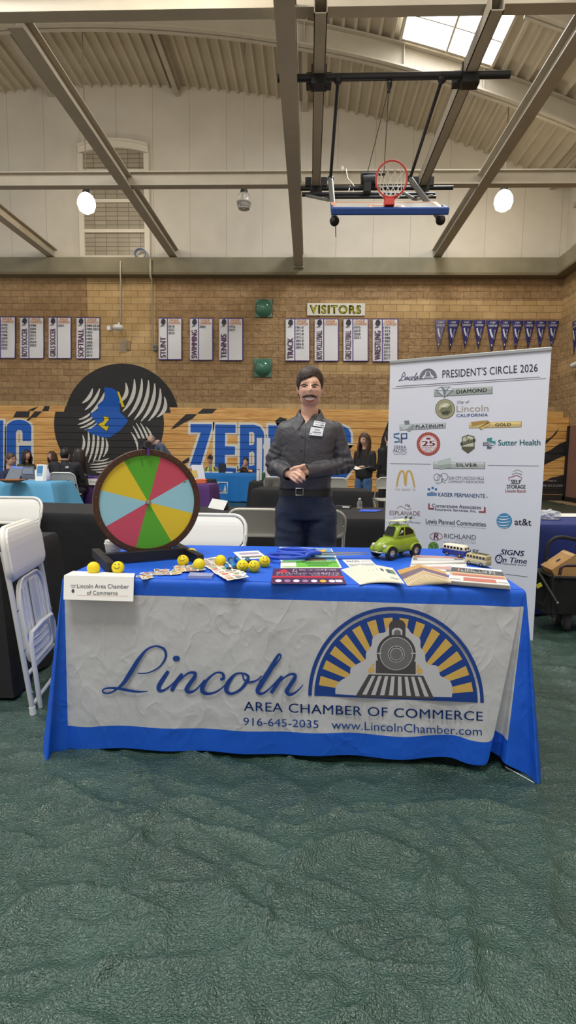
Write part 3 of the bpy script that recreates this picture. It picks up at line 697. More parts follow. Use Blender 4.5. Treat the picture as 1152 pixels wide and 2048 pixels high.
# security camera on the right wall
cz = ony(1131, 728, 16.0).z
t = thing('security_camera', 'white bullet security camera with conduit on the right wall', 'camera', (XR, 16.2, cz - 0.2))
m = MB(); m.cyl((XR - 0.17, 16.28, cz), (XR - 0.11, 16.0, cz + 0.04), 0.07); m.ell((XR - 0.09, 15.98, cz + 0.04), 0.08); m.build('housing', WHITE, t, smooth=40)
m = MB(); m.cyl((XR - 0.175, 16.31, cz - 0.004), (XR - 0.17, 16.27, cz), 0.055); m.build('lens', BLACK, t)
m = MB(); m.tube([(XR - 0.035, 16.0, cz), (XR - 0.035, 16.0, cz - 0.22), (XR - 0.035, 15.8, cz - 0.3), (XR - 0.035, 13, cz - 0.3)], 0.03); m.build('conduit', _M['cable_white'], t, smooth=True)

# pendant lamps
GLASS = bpy.data.materials.new('clear_glass'); GLASS.use_nodes = True
b = bsdf(GLASS); b.inputs['Transmission Weight'].default_value = 0.9; b.inputs['Roughness'].default_value = 0.08; b.inputs['Base Color'].default_value = (0.95, 0.95, 0.95, 1)
LIT = M('lamp_lit', (255, 238, 206), 0.4, emit=26)
LIT2 = M('added_lamp_bright', (255, 244, 222), 0.4, emit=75)
def lamp(loc, ztop, lit, label):
    t = thing('pendant_lamp', label, 'lamp', loc, 'pendant lamps of the hall')
    m = MB(); m.lathe([(0.09, 0.22), (0.10, 0.30), (0.075, 0.34), (0.07, 0.46), (0.03, 0.5)], n=16); m.build('cap', BLACK, t, smooth=40, local=True)
    m = MB(); m.lathe([(0.06, -0.2), (0.15, -0.17), (0.19, -0.06), (0.195, 0.06), (0.16, 0.18), (0.1, 0.24)] if not lit else [(0.08, -0.25), (0.19, -0.18), (0.24, -0.03), (0.22, 0.1), (0.16, 0.2), (0.1, 0.25)], n=24)  # lit globe made wider, its glow is put into the shape
    m.build('globe', (LIT2 if lit == 2 else LIT) if lit else GLASS, t, smooth=50, local=True)
    if not lit:
        m = MB(); m.lathe([(0.02, -0.08), (0.06, -0.06), (0.07, 0.02), (0.04, 0.14), (0.03, 0.22)], n=14); m.build('bulb', M('bulb_off', (206, 206, 200), 0.3), t, smooth=40, local=True)
        m = MB(); m.lathe([(0.197, -0.015), (0.2, 0.0), (0.197, 0.015)], n=24); m.build('glass_rim', STEEL, t, local=True)
    m = MB(); m.tube([(0, 0, 0.48), (0, 0, ztop - loc[2] + 0.06)], 0.014, 6); m.build('cord', M('cord_grey', (150, 142, 128), 0.6), t, local=True)
    m = MB(); m.tube([(0.06, 0, 0.33), (0.13, 0.02, 0.4), (0.1, 0.0, 0.52), (0.02, 0, 0.66)], 0.01, 6); m.build('flex', BLACK, t, local=True)
    return t
for (x, y, lit, lb) in ((173, 407, 1, 'lit pendant lamp glowing in front of the arched window'), (488, 405, 0, 'unlit pendant lamp with clear globe, middle of the row'), (1007, 402, 1, 'lit pendant lamp glowing at the right of the hoop')):
    p = ony(x, y, 15.3); L0 = lamp(p, zroof(p.x), lit, lb)
for x in (-6.5, -1.8, 5.2):  # unseen lamps added for overhead light and highlights on the tarp
    for y in (6.6, -1.5): lamp(Vector((x, y, 8.3)), zroof(x), 2, 'added unseen pendant lamp overhead, lights the hall and tarp')

# ------------------------------------------------------------------ folded basketball hoop
hp = thing('basketball_hoop', 'folded-up basketball hoop with blue padded backboard and red rim under the roof', 'basketball hoop', (1.2, 9.2, 5.1))
m = MB()
def boxtube(x, y0, y1):
    z0, z1, h = 7.1, 7.33, 0.09; t_ = 0.012
    m.box(x - h, x + h, y0, y1, z0, z0 + t_); m.box(x - h, x + h, y0, y1, z1 - t_, z1); m.box(x - h, x - h + t_, y0, y1, z0, z1); m.box(x + h - t_, x + h, y0, y1, z0, z1)
    o = m.build('support_rail', STEEL, hp); m.__init__(); return o
boxtube(0.05, 7.86, 12.75); boxtube(2.37, 7.86, 12.75)
PK = M('pipe_black', (30, 31, 36), 0.4)
def pz(x, y, Y): return ony(x, y, Y)
for (a, b, Y, r) in (((555, 157), (1020, 149), 9.1, 0.055), ((580, 377.5), (906, 375.5), 12.6, 0.045), ((604, 389), (870, 388.5), 12.4, 0.045), ((648, 395), (872, 394), 12.3, 0.03)):
    m = MB(); m.cyl(pz(*a, Y), pz(*b, Y), r, n=14); m.build('cross_pipe', PK, hp, smooth=40)
for x in (0.05, 2.37):
    for bx in ((x - 0.2, x - 0.1, 9.25, 9.4, 7.1, 7.28), (x + 0.1, x + 0.2, 9.25, 9.4, 7.1, 7.28), (x - 0.12, x + 0.12, 9.0, 9.2, 6.96, 7.1), (x - 0.24, x - 0.1, 12.55, 12.7, 7.12, 7.3), (x + 0.1, x + 0.24, 12.55, 12.7, 7.12, 7.3), (x - 0.13, x + 0.13, 12.5, 12.7, 6.98, 7.1)):
        m = MB(); m.box(*bx); m.build('clamp', BLACK, hp)
    for d in (-0.11, 0.11): m = MB(); m.cyl((x + d, 9.1, 6.9), (x + d, 9.1, 7.3), 0.012, n=6); m.build('clamp_bolt', BLACK, hp)
GALV = M('galvanised_pipe', (126, 126, 122), 0.45, metal=0.3)
A1, A2 = pz(676, 160, 9.1), pz(884, 158, 9.1); B1, B2 = pz(661, 358, 10.4), pz(820, 357, 10.4)
for a, b in ((A1, B1), (A2, B2)):
    m = MB(); m.cyl(a, b, 0.028, n=10); m.ell(a, 0.07, 10, 6); m.ell(b, 0.06, 10, 6); m.build('hanger_rod', PK, hp, smooth=40)
C1, C2 = pz(669, 442, 9.9), pz(881, 440, 9.9)
for a, b in ((B1, C1), (B2, C2)):
    m = MB(); m.cyl(a, b, 0.05, n=12); m.build('arm', GALV, hp, smooth=40)
    m = MB(); m.ell(b, 0.085, 12, 8); m.build('arm_joint', BLACK, hp, smooth=True)
for a, b, c in (((612, 391, 12.4), (657, 400, 10.8), 0.03), ((808, 386, 11.6), (828, 398, 10.6), 0.03), ((864, 391, 12.2), (832, 399, 10.6), 0.025)):
    m = MB(); m.cyl(pz(*a), pz(*b), c, n=10); m.build('brace', GALV, hp, smooth=40)
# backboard, tilted up along its own plane
bu = Vector((0, math.cos(R_(30)), math.sin(R_(30)))); bn = Vector((0, -math.sin(R_(30)), math.cos(R_(30)))); bx = Vector((1, 0, 0))
pa, pb_ = pz(662, 423, 9.2), pz(897, 420, 9.2); BW = (pb_ - pa).length / 2; BC = (pa + pb_) / 2
def BB(u, v, d=0.0): return BC + bx * u + bu * v + bn * d
bg = MB(); bg.obox(BB(0, 0.5, 0), bx * (BW - 0.02), bu * 0.5, bn * 0.008); gl = bg.build('backboard', M('backboard_acrylic', (222, 220, 214), 0.2), hp)
s = MB()
def strip(u0, u1, v0, v1, k=0): s.obox(BB((u0 + u1) / 2, (v0 + v1) / 2, 0.012), bx * (u1 - u0) / 2, bu * (v1 - v0) / 2, bn * 0.003, k)
for u0, u1, v0, v1 in ((-BW + .02, -BW + .1, 0, 1), (BW - .1, BW - .02, 0, 1), (-BW, BW, .93, 1), (-.3, -.24, .15, .6), (.24, .3, .15, .6), (-.3, .3, .54, .6)): strip(u0, u1, v0, v1)
s.build('markings', M('marking_orange', (222, 150, 96), 0.5), gl)
m = MB(); m.obox(BB(0, -0.02, 0), bx * BW, bu * 0.05, bn * 0.055); 
for sx in (-1, 1): m.obox(BB(sx * (BW - 0.03), 0.15, 0), bx * 0.03, bu * 0.2, bn * 0.05)
m.build('padding', M('pad_blue', (38, 72, 142), 0.55, var=0.08, vs=3), hp, bevel=0.02)
rc = pz(783, 358, 9.15); rr = 29.0 / 1080 * 9.2
RU = Vector((1, 0, 0)); RV = Vector((0, -0.12, 1)).normalized()
def ringp(a, r=rr, d=0): return rc + RU * r * math.cos(a) + RV * r * 1.06 * math.sin(a) + Vector((0, d, 0))
RED = M('rim_red', (196, 52, 40), 0.4)
m = MB(); m.tube([ringp(2 * PI * i / 32) for i in range(32)], 0.014, 8, closed=True)
bp0 = pz(778, 413, 9.2)
for a in (-PI / 2 - 0.55, -PI / 2 + 0.55): m.cyl(ringp(a), bp0 + Vector((0.07 * (1 if a > -PI / 2 else -1), 0, 0.1)), 0.012, n=8)
m.build('rim', RED, hp, smooth=True)
m = MB(); a, b = pz(768, 414, 9.18), pz(788, 399, 9.18); m.box(a.x, b.x, 9.1, 9.26, a.z, b.z); m.build('rim_bracket', RED, hp, bevel=0.01)
m = MB(); nb = pz(785, 391, 9.35)
rows_n = []
for k in range(6):
    t_ = k / 5
    rows_n.append([ringp(2 * PI * (i + 0.5 * k) / 12) * (1 - t_) + (nb + Vector((0.13 * math.cos(2 * PI * (i + 0.5 * k) / 12), 0.16 * math.sin(2 * PI * (i + 0.5 * k) / 12), 0.05 * math.sin(2 * PI * (i + .5 * k) / 12)))) * t_ + Vector((0, 0.14 * math.sin(PI * t_), 0)) for i in range(12)])
for k in range(5):
    for i in range(12): m.tube([rows_n[k][i], rows_n[k + 1][i]], 0.006, 5, caps=False); m.tube([rows_n[k][i], rows_n[k + 1][i - 1]], 0.006, 5, caps=False)
m.build('net', M('net_white', (232, 228, 218), 0.7), hp)
m = MB(); m.box(*[f(pz(738, 0, 12.3).x, pz(752, 0, 12.3).x) for f in (min, max)], 12.2, 12.5, pz(745, 386, 12.3).z, pz(745, 368, 12.3).z); a, b = pz(726, 364, 12.5), pz(748, 354, 12.5); m.cyl(a, pz(750, 362, 12.5), 0.13, n=14); m.cyl(pz(724, 348, 12.5), pz(770, 348, 12.5), 0.03); m.cyl(pz(724, 348, 12.5), pz(724, 368, 12.5), 0.03); m.build('winch', BLACK, hp, smooth=40)
for a, b in (((779, 170, 9.1), (735, 345, 12.4)), ((777, 185, 9.1), (767, 360, 12.4)), ((671, 452, 9.9), (671.5, 474, 9.9))):
    m = MB(); m.cyl(pz(*a), pz(*b), 0.008, n=5); m.build('cable', M('wire_grey', (96, 92, 84), 0.5), hp)
m = MB(); m.tube([pz(779, 158, 9.1) + Vector((0.03 * math.cos(q), 0, -0.06 + 0.1 * math.sin(q))) for q in [i * PI / 6 for i in range(12)]], 0.012, 6, closed=True); m.cyl(pz(779, 166, 9.1), pz(777, 185, 9.1), 0.025); m.build('hook', BLACK, hp)
m = MB(); m.tube([pz(692, 338, 12.9), pz(695, 356, 12.8), pz(708, 372, 12.7), pz(706, 386, 12.5), pz(697, 384, 12.5), pz(700, 372, 12.6)], 0.012, 6); m.box(pz(690, 0, 13).x, pz(695.5, 0, 13).x, 12.9, 12.98, pz(692, 341, 12.9).z, pz(692, 332, 12.9).z); m.build('control_cable', M('cable_cream', (206, 198, 180), 0.5), hp, smooth=40)
# ================================================================== FRONT TABLE
TZ = 0.757
FL, FR, BL, BR = Vector((-0.99, 2.14, TZ)), Vector((0.842, 2.092, TZ)), Vector((-0.968, 2.92, TZ)), Vector((0.855, 2.99, TZ))
# tarps over the gym floor
def tarp_mat():
    m = bpy.data.materials.new('green_tarp'); m.use_nodes = True; nt = m.node_tree; b = nt.nodes['Principled BSDF']; L = nt.links.new
    tc = nd(nt, 'ShaderNodeTexCoord')
    n = nd(nt, 'ShaderNodeTexNoise'); n.inputs['Scale'].default_value = 3.0; n.inputs['Detail'].default_value = 6; L(tc.outputs['Object'], n.inputs['Vector'])
    r = nd(nt, 'ShaderNodeValToRGB'); e = r.color_ramp.elements; e[0].position = 0.3; e[0].color = rgb((36, 62, 53)); e[1].position = 0.7; e[1].color = rgb((54, 82, 71)); L(n.outputs[0], r.inputs[0]); L(r.outputs[0], b.inputs['Base Color'])
    b.inputs['Roughness'].default_value = 0.22; b.inputs['Specular IOR Level'].default_value = 0.9
    # woven film: fine crossing ribs plus small creases
    h = None
    for ax, rot in (('X', 0), ('Y', 0)):
        w = nd(nt, 'ShaderNodeTexWave', bands_direction=ax); w.inputs['Scale'].default_value = 55; w.inputs['Distortion'].default_value = 2.0; w.inputs['Detail'].default_value = 1; L(tc.outputs['Object'], w.inputs['Vector'])
        if h is None: h = w
        else:
            ad = nd(nt, 'ShaderNodeMath', operation='ADD'); L(h.outputs['Fac'], ad.inputs[0]); L(w.outputs['Fac'], ad.inputs[1]); h = ad
    n2 = nd(nt, 'ShaderNodeTexNoise'); n2.inputs['Scale'].default_value = 160; n2.inputs['Detail'].default_value = 2; L(tc.outputs['Object'], n2.inputs['Vector'])
    n3 = nd(nt, 'ShaderNodeTexNoise'); n3.inputs['Scale'].default_value = 14; n3.inputs['Detail'].default_value = 4; n3.inputs['Distortion'].default_value = 0.6; L(tc.outputs['Object'], n3.inputs['Vector'])
    b1 = nd(nt, 'ShaderNodeBump'); b1.inputs['Distance'].default_value = 0.0085; L(n2.outputs[0], b1.inputs['Height'])
    b2 = nd(nt, 'ShaderNodeBump'); b2.inputs['Distance'].default_value = 0.0003; L(h.outputs[0], b2.inputs['Height']); L(b1.outputs[0], b2.inputs['Normal'])
    b3 = nd(nt, 'ShaderNodeBump'); b3.inputs['Distance'].default_value = 0.0035; L(n3.outputs[0], b3.inputs['Height']); L(b2.outputs[0], b3.inputs['Normal']); L(b3.outputs[0], b.inputs['Normal'])
    return m
TARP = tarp_mat()
def tarp_crease(p, q, x, y, w):
    d = (q - p); L = d.length; d.normalize(); v = Vector((x, y)) - p; t = v.dot(d)
    if t < -0.1 or t > L + 0.1: return 0
    e = abs(v.x * d.y - v.y * d.x); f = min(1, max(0, (t + 0.1) / 0.15)) * min(1, max(0, (L + 0.1 - t) / 0.15))
    return math.exp(-(e / w) ** 2) * f
V2 = lambda x, y: Vector(onz(x, y, 0)).to_2d()
CR = [(V2(540, 1830), V2(665, 1680), 0.012, 0.012), (V2(540, 1830), V2(520, 1960), 0.012, 0.012), (V2(540, 1830), V2(340, 1660), 0.02, 0.012), (V2(700, 1990), V2(880, 2000), 0.008, 0.01), (V2(930, 1860), V2(960, 2040), 0.02, 0.012), (V2(300, 1640), V2(220, 1830), 0.018, 0.014), (V2(200, 1660), V2(330, 1760), 0.02, 0.014), (V2(90, 1580), V2(190, 1650), 0.02, 0.014), (V2(340, 1520), V2(450, 1560), 0.02, 0.014), (V2(0, 2010), V2(380, 1970), 0.02, 0.012), (V2(390, 1800), V2(500, 1880), 0.02, 0.012)]
def tz(x, y, s):
    v = Vector((x * 1.3 + s, y * 2.2, s * 3.1)); a = noise.fractal(v * 2.2, 0.9, 2.0, 5)
    b = 1 - abs(noise.noise(Vector((x * 2.6 + 9, y * 3.8 + s, 4)))) * 2
    c = 1 - abs(noise.noise(Vector((x * 5.5 + y * 2.5, y * 6.5 - x * 3 + s, 7)))) * 2.2
    z = 0.007 * a + 0.017 * max(b, 0) ** 7 + 0.013 * max(c, 0) ** 6 + 0.0035 * max(0, 1 - 3 * abs(noise.noise(Vector((x * 11 + 4 * noise.noise(Vector((x * 3, y * 3, s))), y * 14, s))))) ** 2
    if y < 3:
        for p, q, w, h in CR: z += h * tarp_crease(p, q, x, y, w)
    return z + 0.012
def tarp(x0, x1, y0, y1, nx, ny, s, dz, label, skew=0.0):
    m = MB(); m.grid(lambda u, v: (x0 + (x1 - x0) * u, y0 + (y1 - y0) * v + skew * u, tz(x0 + (x1 - x0) * u, y0 + (y1 - y0) * v, s) + dz), nx, ny)
    return tag(m.build('floor_tarp', TARP, smooth=True), label, 'tarp')
tarp(-2.2, 2.2, 0.5, 1.705, 300, 150, 0.3, 0.012, 'wrinkled dark green woven tarp on the floor nearest the camera', 0.10)
tarp(-4.2, 4.4, 1.62, 4.6, 330, 190, 2.3, 0.0, 'dark green woven tarp running under the blue covered table', 0.12)
tarp(-9.5, 7.0, 4.55, 16.2, 120, 110, 5.3, -0.008, 'dark green tarp under the far tables and people')

tb = thing('folding_table', 'folding table hidden under the blue and white cloth', 'table', (-0.07, 2.5, 0))
m = MB(); q = [FL, FR, BR, BL]; c = sum(q, Vector()) / 4; q = [c + (p - c) * 0.985 for p in q]
m.add([p - Vector((0, 0, a)) for a in (0.006, 0.04) for p in q], [(0, 1, 2, 3), (7, 6, 5, 4), (0, 4, 5, 1), (1, 5, 6, 2), (2, 6, 7, 3), (3, 7, 4, 0)]); m.build('tabletop', M('table_plastic', (205, 204, 200), 0.5), tb)
for p in q:
    m = MB(); p2 = c + (p - c) * 0.82; m.cyl((p2.x, p2.y, 0.012), (p2.x, p2.y, 0.72), 0.014); m.build('leg', M('leg_grey', (120, 122, 126), 0.4), tb)

CB = M('cloth_blue', (14, 92, 210), 0.62, var=0.05, vs=4, bump=0.006, bs=7); CW = M('cloth_white', (200, 201, 203), 0.65, bump=0.008, bs=7)
crease(CB, 3.6, 0.003, 12, (1, 1, 0.6)); crease(CW, 3.6, 0.0042, 12, (1, 1, 0.6))
CWU = M('cloth_underside', (214, 216, 222), 0.7)
fp_a, fp_b, fp_c = Vector((-0.99, 2.128, 0.74)), Vector((0.842, 2.08, 0.74)), Vector((-0.99, 2.12, 0.05))
FP = Plane(fp_a, (fp_b - fp_a).cross(fp_c - fp_a)); 
if FP.n.y > 0: FP.n = -FP.n
def front(x, y): return FP.hit(x, y)
cols = []      # (top point, outward 2d normal, bottom point, in_front_flag)
nL, nF, nR, nB = Vector((-1, 0.03, 0)), Vector((-0.026, -1, 0)), Vector((1, -0.01, 0)), Vector((0, 1, 0))
def addc(top, nrm, bot, fl): cols.append((Vector(top), nrm.normalized(), Vector(bot), fl))
for i, (bx_, by, bz) in enumerate(crom([(-1.22, 2.93, 0.06), (-1.19, 2.75, 0.075), (-1.13, 2.5, 0.08), (-1.14, 2.28, 0.05)], 5)): addc(BL.lerp(FL, i / 16), nL, (bx_, by, bz), 0)
tl = onz(93, 1523, 0.014)
for i, p in enumerate(crom([(-1.14, 2.28, 0.05), (-1.10, 2.12, 0.03), tuple(tl), (-1.035, 2.085, 0.02), tuple(front(137, 1505))], 4)[1:]): addc(FL, nL.lerp(nF, i / 16), p, 0)
hem = [(137, 1505), (200, 1497), (300, 1500), (400, 1503), (520, 1508), (600, 1511), (681, 1510), (740, 1515), (806, 1518), (860, 1516), (902, 1516), (935, 1526), (969, 1528), (979, 1510)]
hp_ = crom([(a, b, 0) for a, b in hem], 4)
for i, p in enumerate(hp_):
    u = (p.x - 137) / (979 - 137); b = front(p.x, p.y); b = b + FP.n * 0.007 * math.sin(u * 34) * (0 if i in (0,) else 1) + (FP.n * -0.05 if i >= len(hp_) - 1 else Vector((0, 0, 0)))
    b.z = max(b.z, 0.022)
    addc(FL.lerp(FR, u), nF, b, 1)
wr = front(1008, 1529); tr = onz(1078, 1568, 0.014)
cone = crom([tuple(hp_ and cols[-1][2]), (0.80, 2.125, 0.05), tuple(wr + Vector((0.0, -0.01, 0.01))), (0.885, 2.05, 0.02), tuple(tr), (0.965, 2.12, 0.03), (1.0, 2.3, 0.05)], 4)
for i, p in enumerate(cone[1:]): addc(FR, nF.lerp(nR, i / 24), p, 2 if i < 8 else 0)
for i, p in enumerate(crom([(1.0, 2.3, 0.05), (1.0, 2.55, 0.08), (1.04, 2.8, 0.07), (1.05, 2.98, 0.06)], 4)[1:]): addc(FR.lerp(BR, (i + 1) / 12), nR, p, 0)
for i in range(1, 9): addc(BR.lerp(BL, i / 8), nB, BR.lerp(BL, i / 8) * 1.0 + Vector((0.2 * (1 - 2 * i / 8) if i in (1, 2) else -0.2 if i == 8 else 0, 0.02 + 0.01 * (i % 2), -TZ + 0.08)), 0)
ts = [0, 0.012, 0.03, 0.05, 0.1, 0.2, 0.3, 0.4, 0.5, 0.6, 0.7, 0.8, 0.865, 0.9, 0.95, 1]
cl = thing('tablecloth', 'bright blue tablecloth with white printed front panel draped over the front table', 'tablecloth', (-0.07, 2.5, 0))
m = MB()
def cp(c, t):
    top, n, bot, fl = c
    a = top + n * 0.013 + Vector((0, 0, -0.016))
    if t == 0: return top + Vector((0, 0, 0.001)) - n * 0.004
    if t < 0.02: return top + n * 0.007 + Vector((0, 0, -0.003))
    return a.lerp(bot, (t - 0.03) / 0.97) if t > 0.03 else a
b0 = 0; nt_ = len(ts)
for c in cols:
    for t in ts: m.v.append(cp(c, t))
nc = len(cols)
for i in range(nc):
    j = (i + 1) % nc
    for k in range(nt_ - 1):
        white = cols[i][3] and cols[j][3] and 0.095 < ts[k] < 0.86
        if cols[i][3] == 2 and cols[j][3] != 2: white = False
        m.f.append([i * nt_ + k, j * nt_ + k, j * nt_ + k + 1, i * nt_ + k + 1]); m.m.append(1 if white else 0)
# top sheet with faint fold lines
def topp(u, v):
    p = FL.lerp(FR, u).lerp(BL.lerp(BR, u), v); e = min(u, 1 - u, v, 1 - v)
    return p + Vector((0, 0, 0.001 + (0.002 * noise.noise(Vector((u * 7, v * 4, 2))) if e > 0.02 else 0)))
m.grid(topp, 60, 30, 0)
drape = m.build('drape', [CB, CW], cl, smooth=50)
m = MB(); a, b, c2 = onz(1010, 1533, 0.03), onz(1079, 1571, 0.006), onz(1018, 1541, 0.006); m.add([a, b, c2], [(0, 1, 2)]); m.build('turned_hem', CWU, cl, solid=0.003)

LB_ = M('print_blue', (18, 62, 142), 0.6, bump=0.006, bs=7); LY = M('print_gold', (214, 176, 92), 0.6, bump=0.006, bs=7); LG = M('print_charcoal', (74, 70, 74), 0.6, bump=0.006, bs=7); LG2 = M('print_grey', (112, 110, 114), 0.6); LW = M('print_white', (198, 199, 203), 0.65)
# script word
zl = lambda P: [(190 + x / 2.679, 1270 + y / 2.679) for x, y in P]
m = MB()
def st(P, w): px_stroke(m, zl(P), [a / 2.679 for a in w], FP, 0.006, 0, 6)
st([(230, 203), (285, 200), (345, 170), (380, 118), (374, 75), (330, 57), (280, 76), (235, 130), (195, 195), (155, 255), (115, 290), (75, 309), (48, 303), (48, 288), (80, 280), (135, 284), (200, 296), (245, 300), (286, 297)],
   [5, 7, 8, 12, 13, 10, 12, 20, 24, 20, 10, 9, 9, 8, 10, 14, 14, 10, 4])
st([(395, 190), (372, 225), (345, 270), (348, 293), (372, 292), (410, 265), (470, 205)], [17, 22, 24, 20, 12, 8, 6])
st([(470, 205), (440, 245), (412, 297)], [17, 22, 18]); st([(418, 280), (455, 240), (500, 203), (535, 200), (535, 222), (508, 260), (492, 290), (512, 303), (548, 285), (590, 235)], [6, 8, 11, 17, 20, 22, 22, 16, 10, 6])
st([(672, 235), (690, 228), (684, 203), (650, 200), (610, 230), (578, 275), (582, 303), (615, 311), (660, 296), (705, 258), (732, 218)], [14, 17, 13, 10, 14, 24, 22, 14, 10, 7, 6])
st([(792, 201), (752, 208), (715, 252), (705, 293), (732, 311), (778, 290), (812, 250), (822, 218), (795, 203), (798, 232), (828, 250), (870, 238), (895, 215)], [9, 12, 24, 22, 14, 14, 18, 14, 9, 8, 12, 9, 6])
st([(880, 245), (935, 195), (985, 135), (996, 108), (982, 106), (940, 180), (890, 260), (872, 297), (895, 311), (935, 285), (990, 225)], [6, 7, 8, 8, 14, 26, 27, 22, 14, 9, 6])
st([(1003, 217), (975, 260), (944, 308)], [16, 22, 18]); st([(950, 292), (990, 248), (1035, 212), (1068, 208), (1070, 228), (1045, 268), (1028, 300), (1048, 316), (1085, 296), (1116, 262)], [6, 8, 11, 16, 20, 22, 22, 16, 9, 4])
st([(424, 130), (452, 116)], [20, 20])
m.poly([zl(circ(438, 123, 19, 15))], lambda u, v, w: FP.hit(u, v, 0.0062), 0)
m.build('script_word', LB_, cl)
m = MB(); text_px(m, 'AREA CHAMBER OF COMMERCE', 488, 965, 1420, 1440.5, 18.5, FP, 0.006, 0, bold=0.0035, space=1.05); m.build('organisation_line', LB_, cl)
m = MB(); text_px(m, '916-645-2035', 487, 637, 1449, 1455, 15.5, FP, 0.006, 0); m.build('phone_number', LB_, cl)
m = MB(); text_px(m, 'www.LincolnChamber.com', 663, 963, 1456, 1470, 17, FP, 0.006, 0); m.build('web_address', LB_, cl)
def em(u, v): return (600 + (552 + u * 505) / 2.88, 1200 + (568 + u * 21 - v * 530) / 2.88)
ze = lambda P: [(600 + x / 2.88, 1200 + y / 2.88) for x, y in P]
def arcp(r, a0=0, a1=180, n=40): return [(r * math.cos(R_(a0 + (a1 - a0) * i / n)), r * math.sin(R_(a0 + (a1 - a0) * i / n))) for i in range(n + 1)]
def emblem(m, EM, ZE, P, lay, ks):
    B, Y, G, G2, Wt = ks
    def pol(loops, ly, k): m.poly(loops, lambda u, v, w: P(u, v, lay * ly), k)
    pol([[EM(*p) for p in arcp(1.0) + arcp(0.96)[::-1]]], 1, B); pol([[EM(*p) for p in arcp(0.93)]], 1, B)
    for a in (169, 157, 145, 133, 121, 108.5, 96):
        for q in (a, 180 - a): pol([[EM(r * math.cos(R_(q + d)), r * math.sin(R_(q + d))) for r, d in ((0.5, -2.6), (0.885, -3.4), (0.885, 3.4), (0.5, 2.6))]], 2, Y)
    cloud = crom([(x, y, 0) for x, y in [(205, 545), (205, 500), (232, 462), (285, 430), (292, 390), (335, 362), (376, 340), (380, 300), (410, 262), (418, 215), (450, 190), (490, 182), (515, 150), (605, 150), (640, 188), (690, 222), (692, 268), (716, 300), (728, 362), (790, 378), (806, 432), (860, 460), (876, 510), (872, 556)]], 3)
    pol([ZE([(p.x, p.y) for p in cloud])], 3, Wt)
    pol([ZE([(205, 538), (320, 545), (320, 556), (205, 548)])], 4, B); pol([ZE([(765, 553), (900, 556), (900, 568), (765, 563)])], 4, B)
    pol([ZE([(512, 208), (512, 140), (522, 122), (545, 112), (575, 110), (596, 120), (606, 138), (606, 208)])], 4, G); pol([ZE([(528, 200), (528, 170), (545, 158), (572, 158), (588, 170), (588, 200)])], 5, Wt); pol([ZE([(540, 198), (540, 180), (550, 170), (568, 170), (578, 180), (578, 198)])], 6, G2)
    pol([ZE([(437, 345), (665, 352), (665, 424), (435, 418)])], 4, G); pol([ZE(circ(553, 305, 112, n=36))], 5, G); pol([ZE(circ(553, 305, 96, n=36))], 6, Wt); pol([ZE(circ(553, 305, 92, n=36))], 7, G2); pol([ZE(circ(553, 307, 48, n=28))], 8, Wt); pol([ZE(circ(553, 307, 44, n=28))], 9, G); pol([ZE(circ(553, 307, 37, n=28))], 10, Wt); pol([ZE(circ(553, 307, 33, n=28))], 11, G2)
    for x0 in (442, 637): pol([ZE([(x0, 300), (x0 + 26, 300), (x0 + 26, 306), (x0, 306)])], 8, Wt)
    pol([ZE([(395, 424), (708, 432), (771, 566), (318, 552)])], 5, G)
    for i in range(8):
        a0, a1 = (i + 0.62) / 8.6, (i + 1.12) / 8.6
        f1 = lambda t: (395 + (708 - 395) * t, 424 + 8 * t); f2 = lambda t: (318 + 453 * t, 552 + 14 * t)
        q = [f1(a0), f1(a1), f2(a1), f2(a0)]; q = [(q[0][0] + (q[3][0] - q[0][0]) * .06, q[0][1] + 8), (q[1][0] + (q[2][0] - q[1][0]) * .06, q[1][1] + 8), (q[1][0] + (q[2][0] - q[1][0]) * .9, q[1][1] + (q[2][1] - q[1][1]) * .9), (q[0][0] + (q[3][0] - q[0][0]) * .9, q[0][1] + (q[3][1] - q[0][1]) * .9)]
        pol([ZE(q)], 6, Wt)
    for x, y, r in ((410, 400, 18), (686, 405, 18), (421, 370, 8), (677, 376, 8)): pol([ZE(circ(x, y, r, n=16))], 5, Y)
m = MB(); emblem(m, em, ze, lambda u, v, d: FP.hit(u, v, 0.005 + d), 0.0004, (0, 1, 2, 3, 4)); m.build('train_emblem', [LB_, LY, LG, LG2, LW], cl)

# tent card over the front edge
PAPER = M('paper_white', (236, 234, 228), 0.6)
A, B_, Cc, D = onz(128, 1151, TZ + 0.012), onz(268, 1154, TZ + 0.012), onz(270, 1147, TZ + 0.006), onz(146, 1142, TZ + 0.006)
E_, F_ = ony(127, 1199, A.y - 0.035), ony(266.5, 1203, B_.y - 0.035)
t = thing('name_card', 'white folded name card hanging over the front edge of the blue table', 'name card', (A + B_) / 2)
m = MB(); m.add([A, B_, Cc, D, E_, F_], [(0, 1, 2, 3), (0, 4, 5, 1)]); m.build('card', PAPER, t, solid=0.0012)
cpn = Plane(A, (B_ - A).cross(E_ - A)); 
if cpn.n.y > 0: cpn.n = -cpn.n
m = MB(); text_px(m, 'Lincoln Area Chamber', 154.5, 258, 1176.3, 1177.3, 8.6, cpn, 0.002); text_px(m, 'of Commerce', 174, 235.5, 1189.5, 1190, 8.2, cpn, 0.002)
text_px(m, 'CHAMBER', 141, 153, 1171.6, 1171.6, 1.6, cpn, 0.002, bold=0.03); text_px(m, 'FAIR', 143.5, 150.5, 1175.4, 1175.4, 1.6, cpn, 0.002, bold=0.03); px_poly(m, [circ(146.3, 1182, 3, 3.8, 12)], cpn, 0.002, 0); px_poly(m, [[(154, 1190.2), (256, 1192), (256, 1192.5), (154, 1190.7)]], cpn, 0.002, 1)
m.build('lettering', [M('card_ink', (62, 66, 78), 0.6), M('card_red', (190, 140, 130), 0.6)], t)

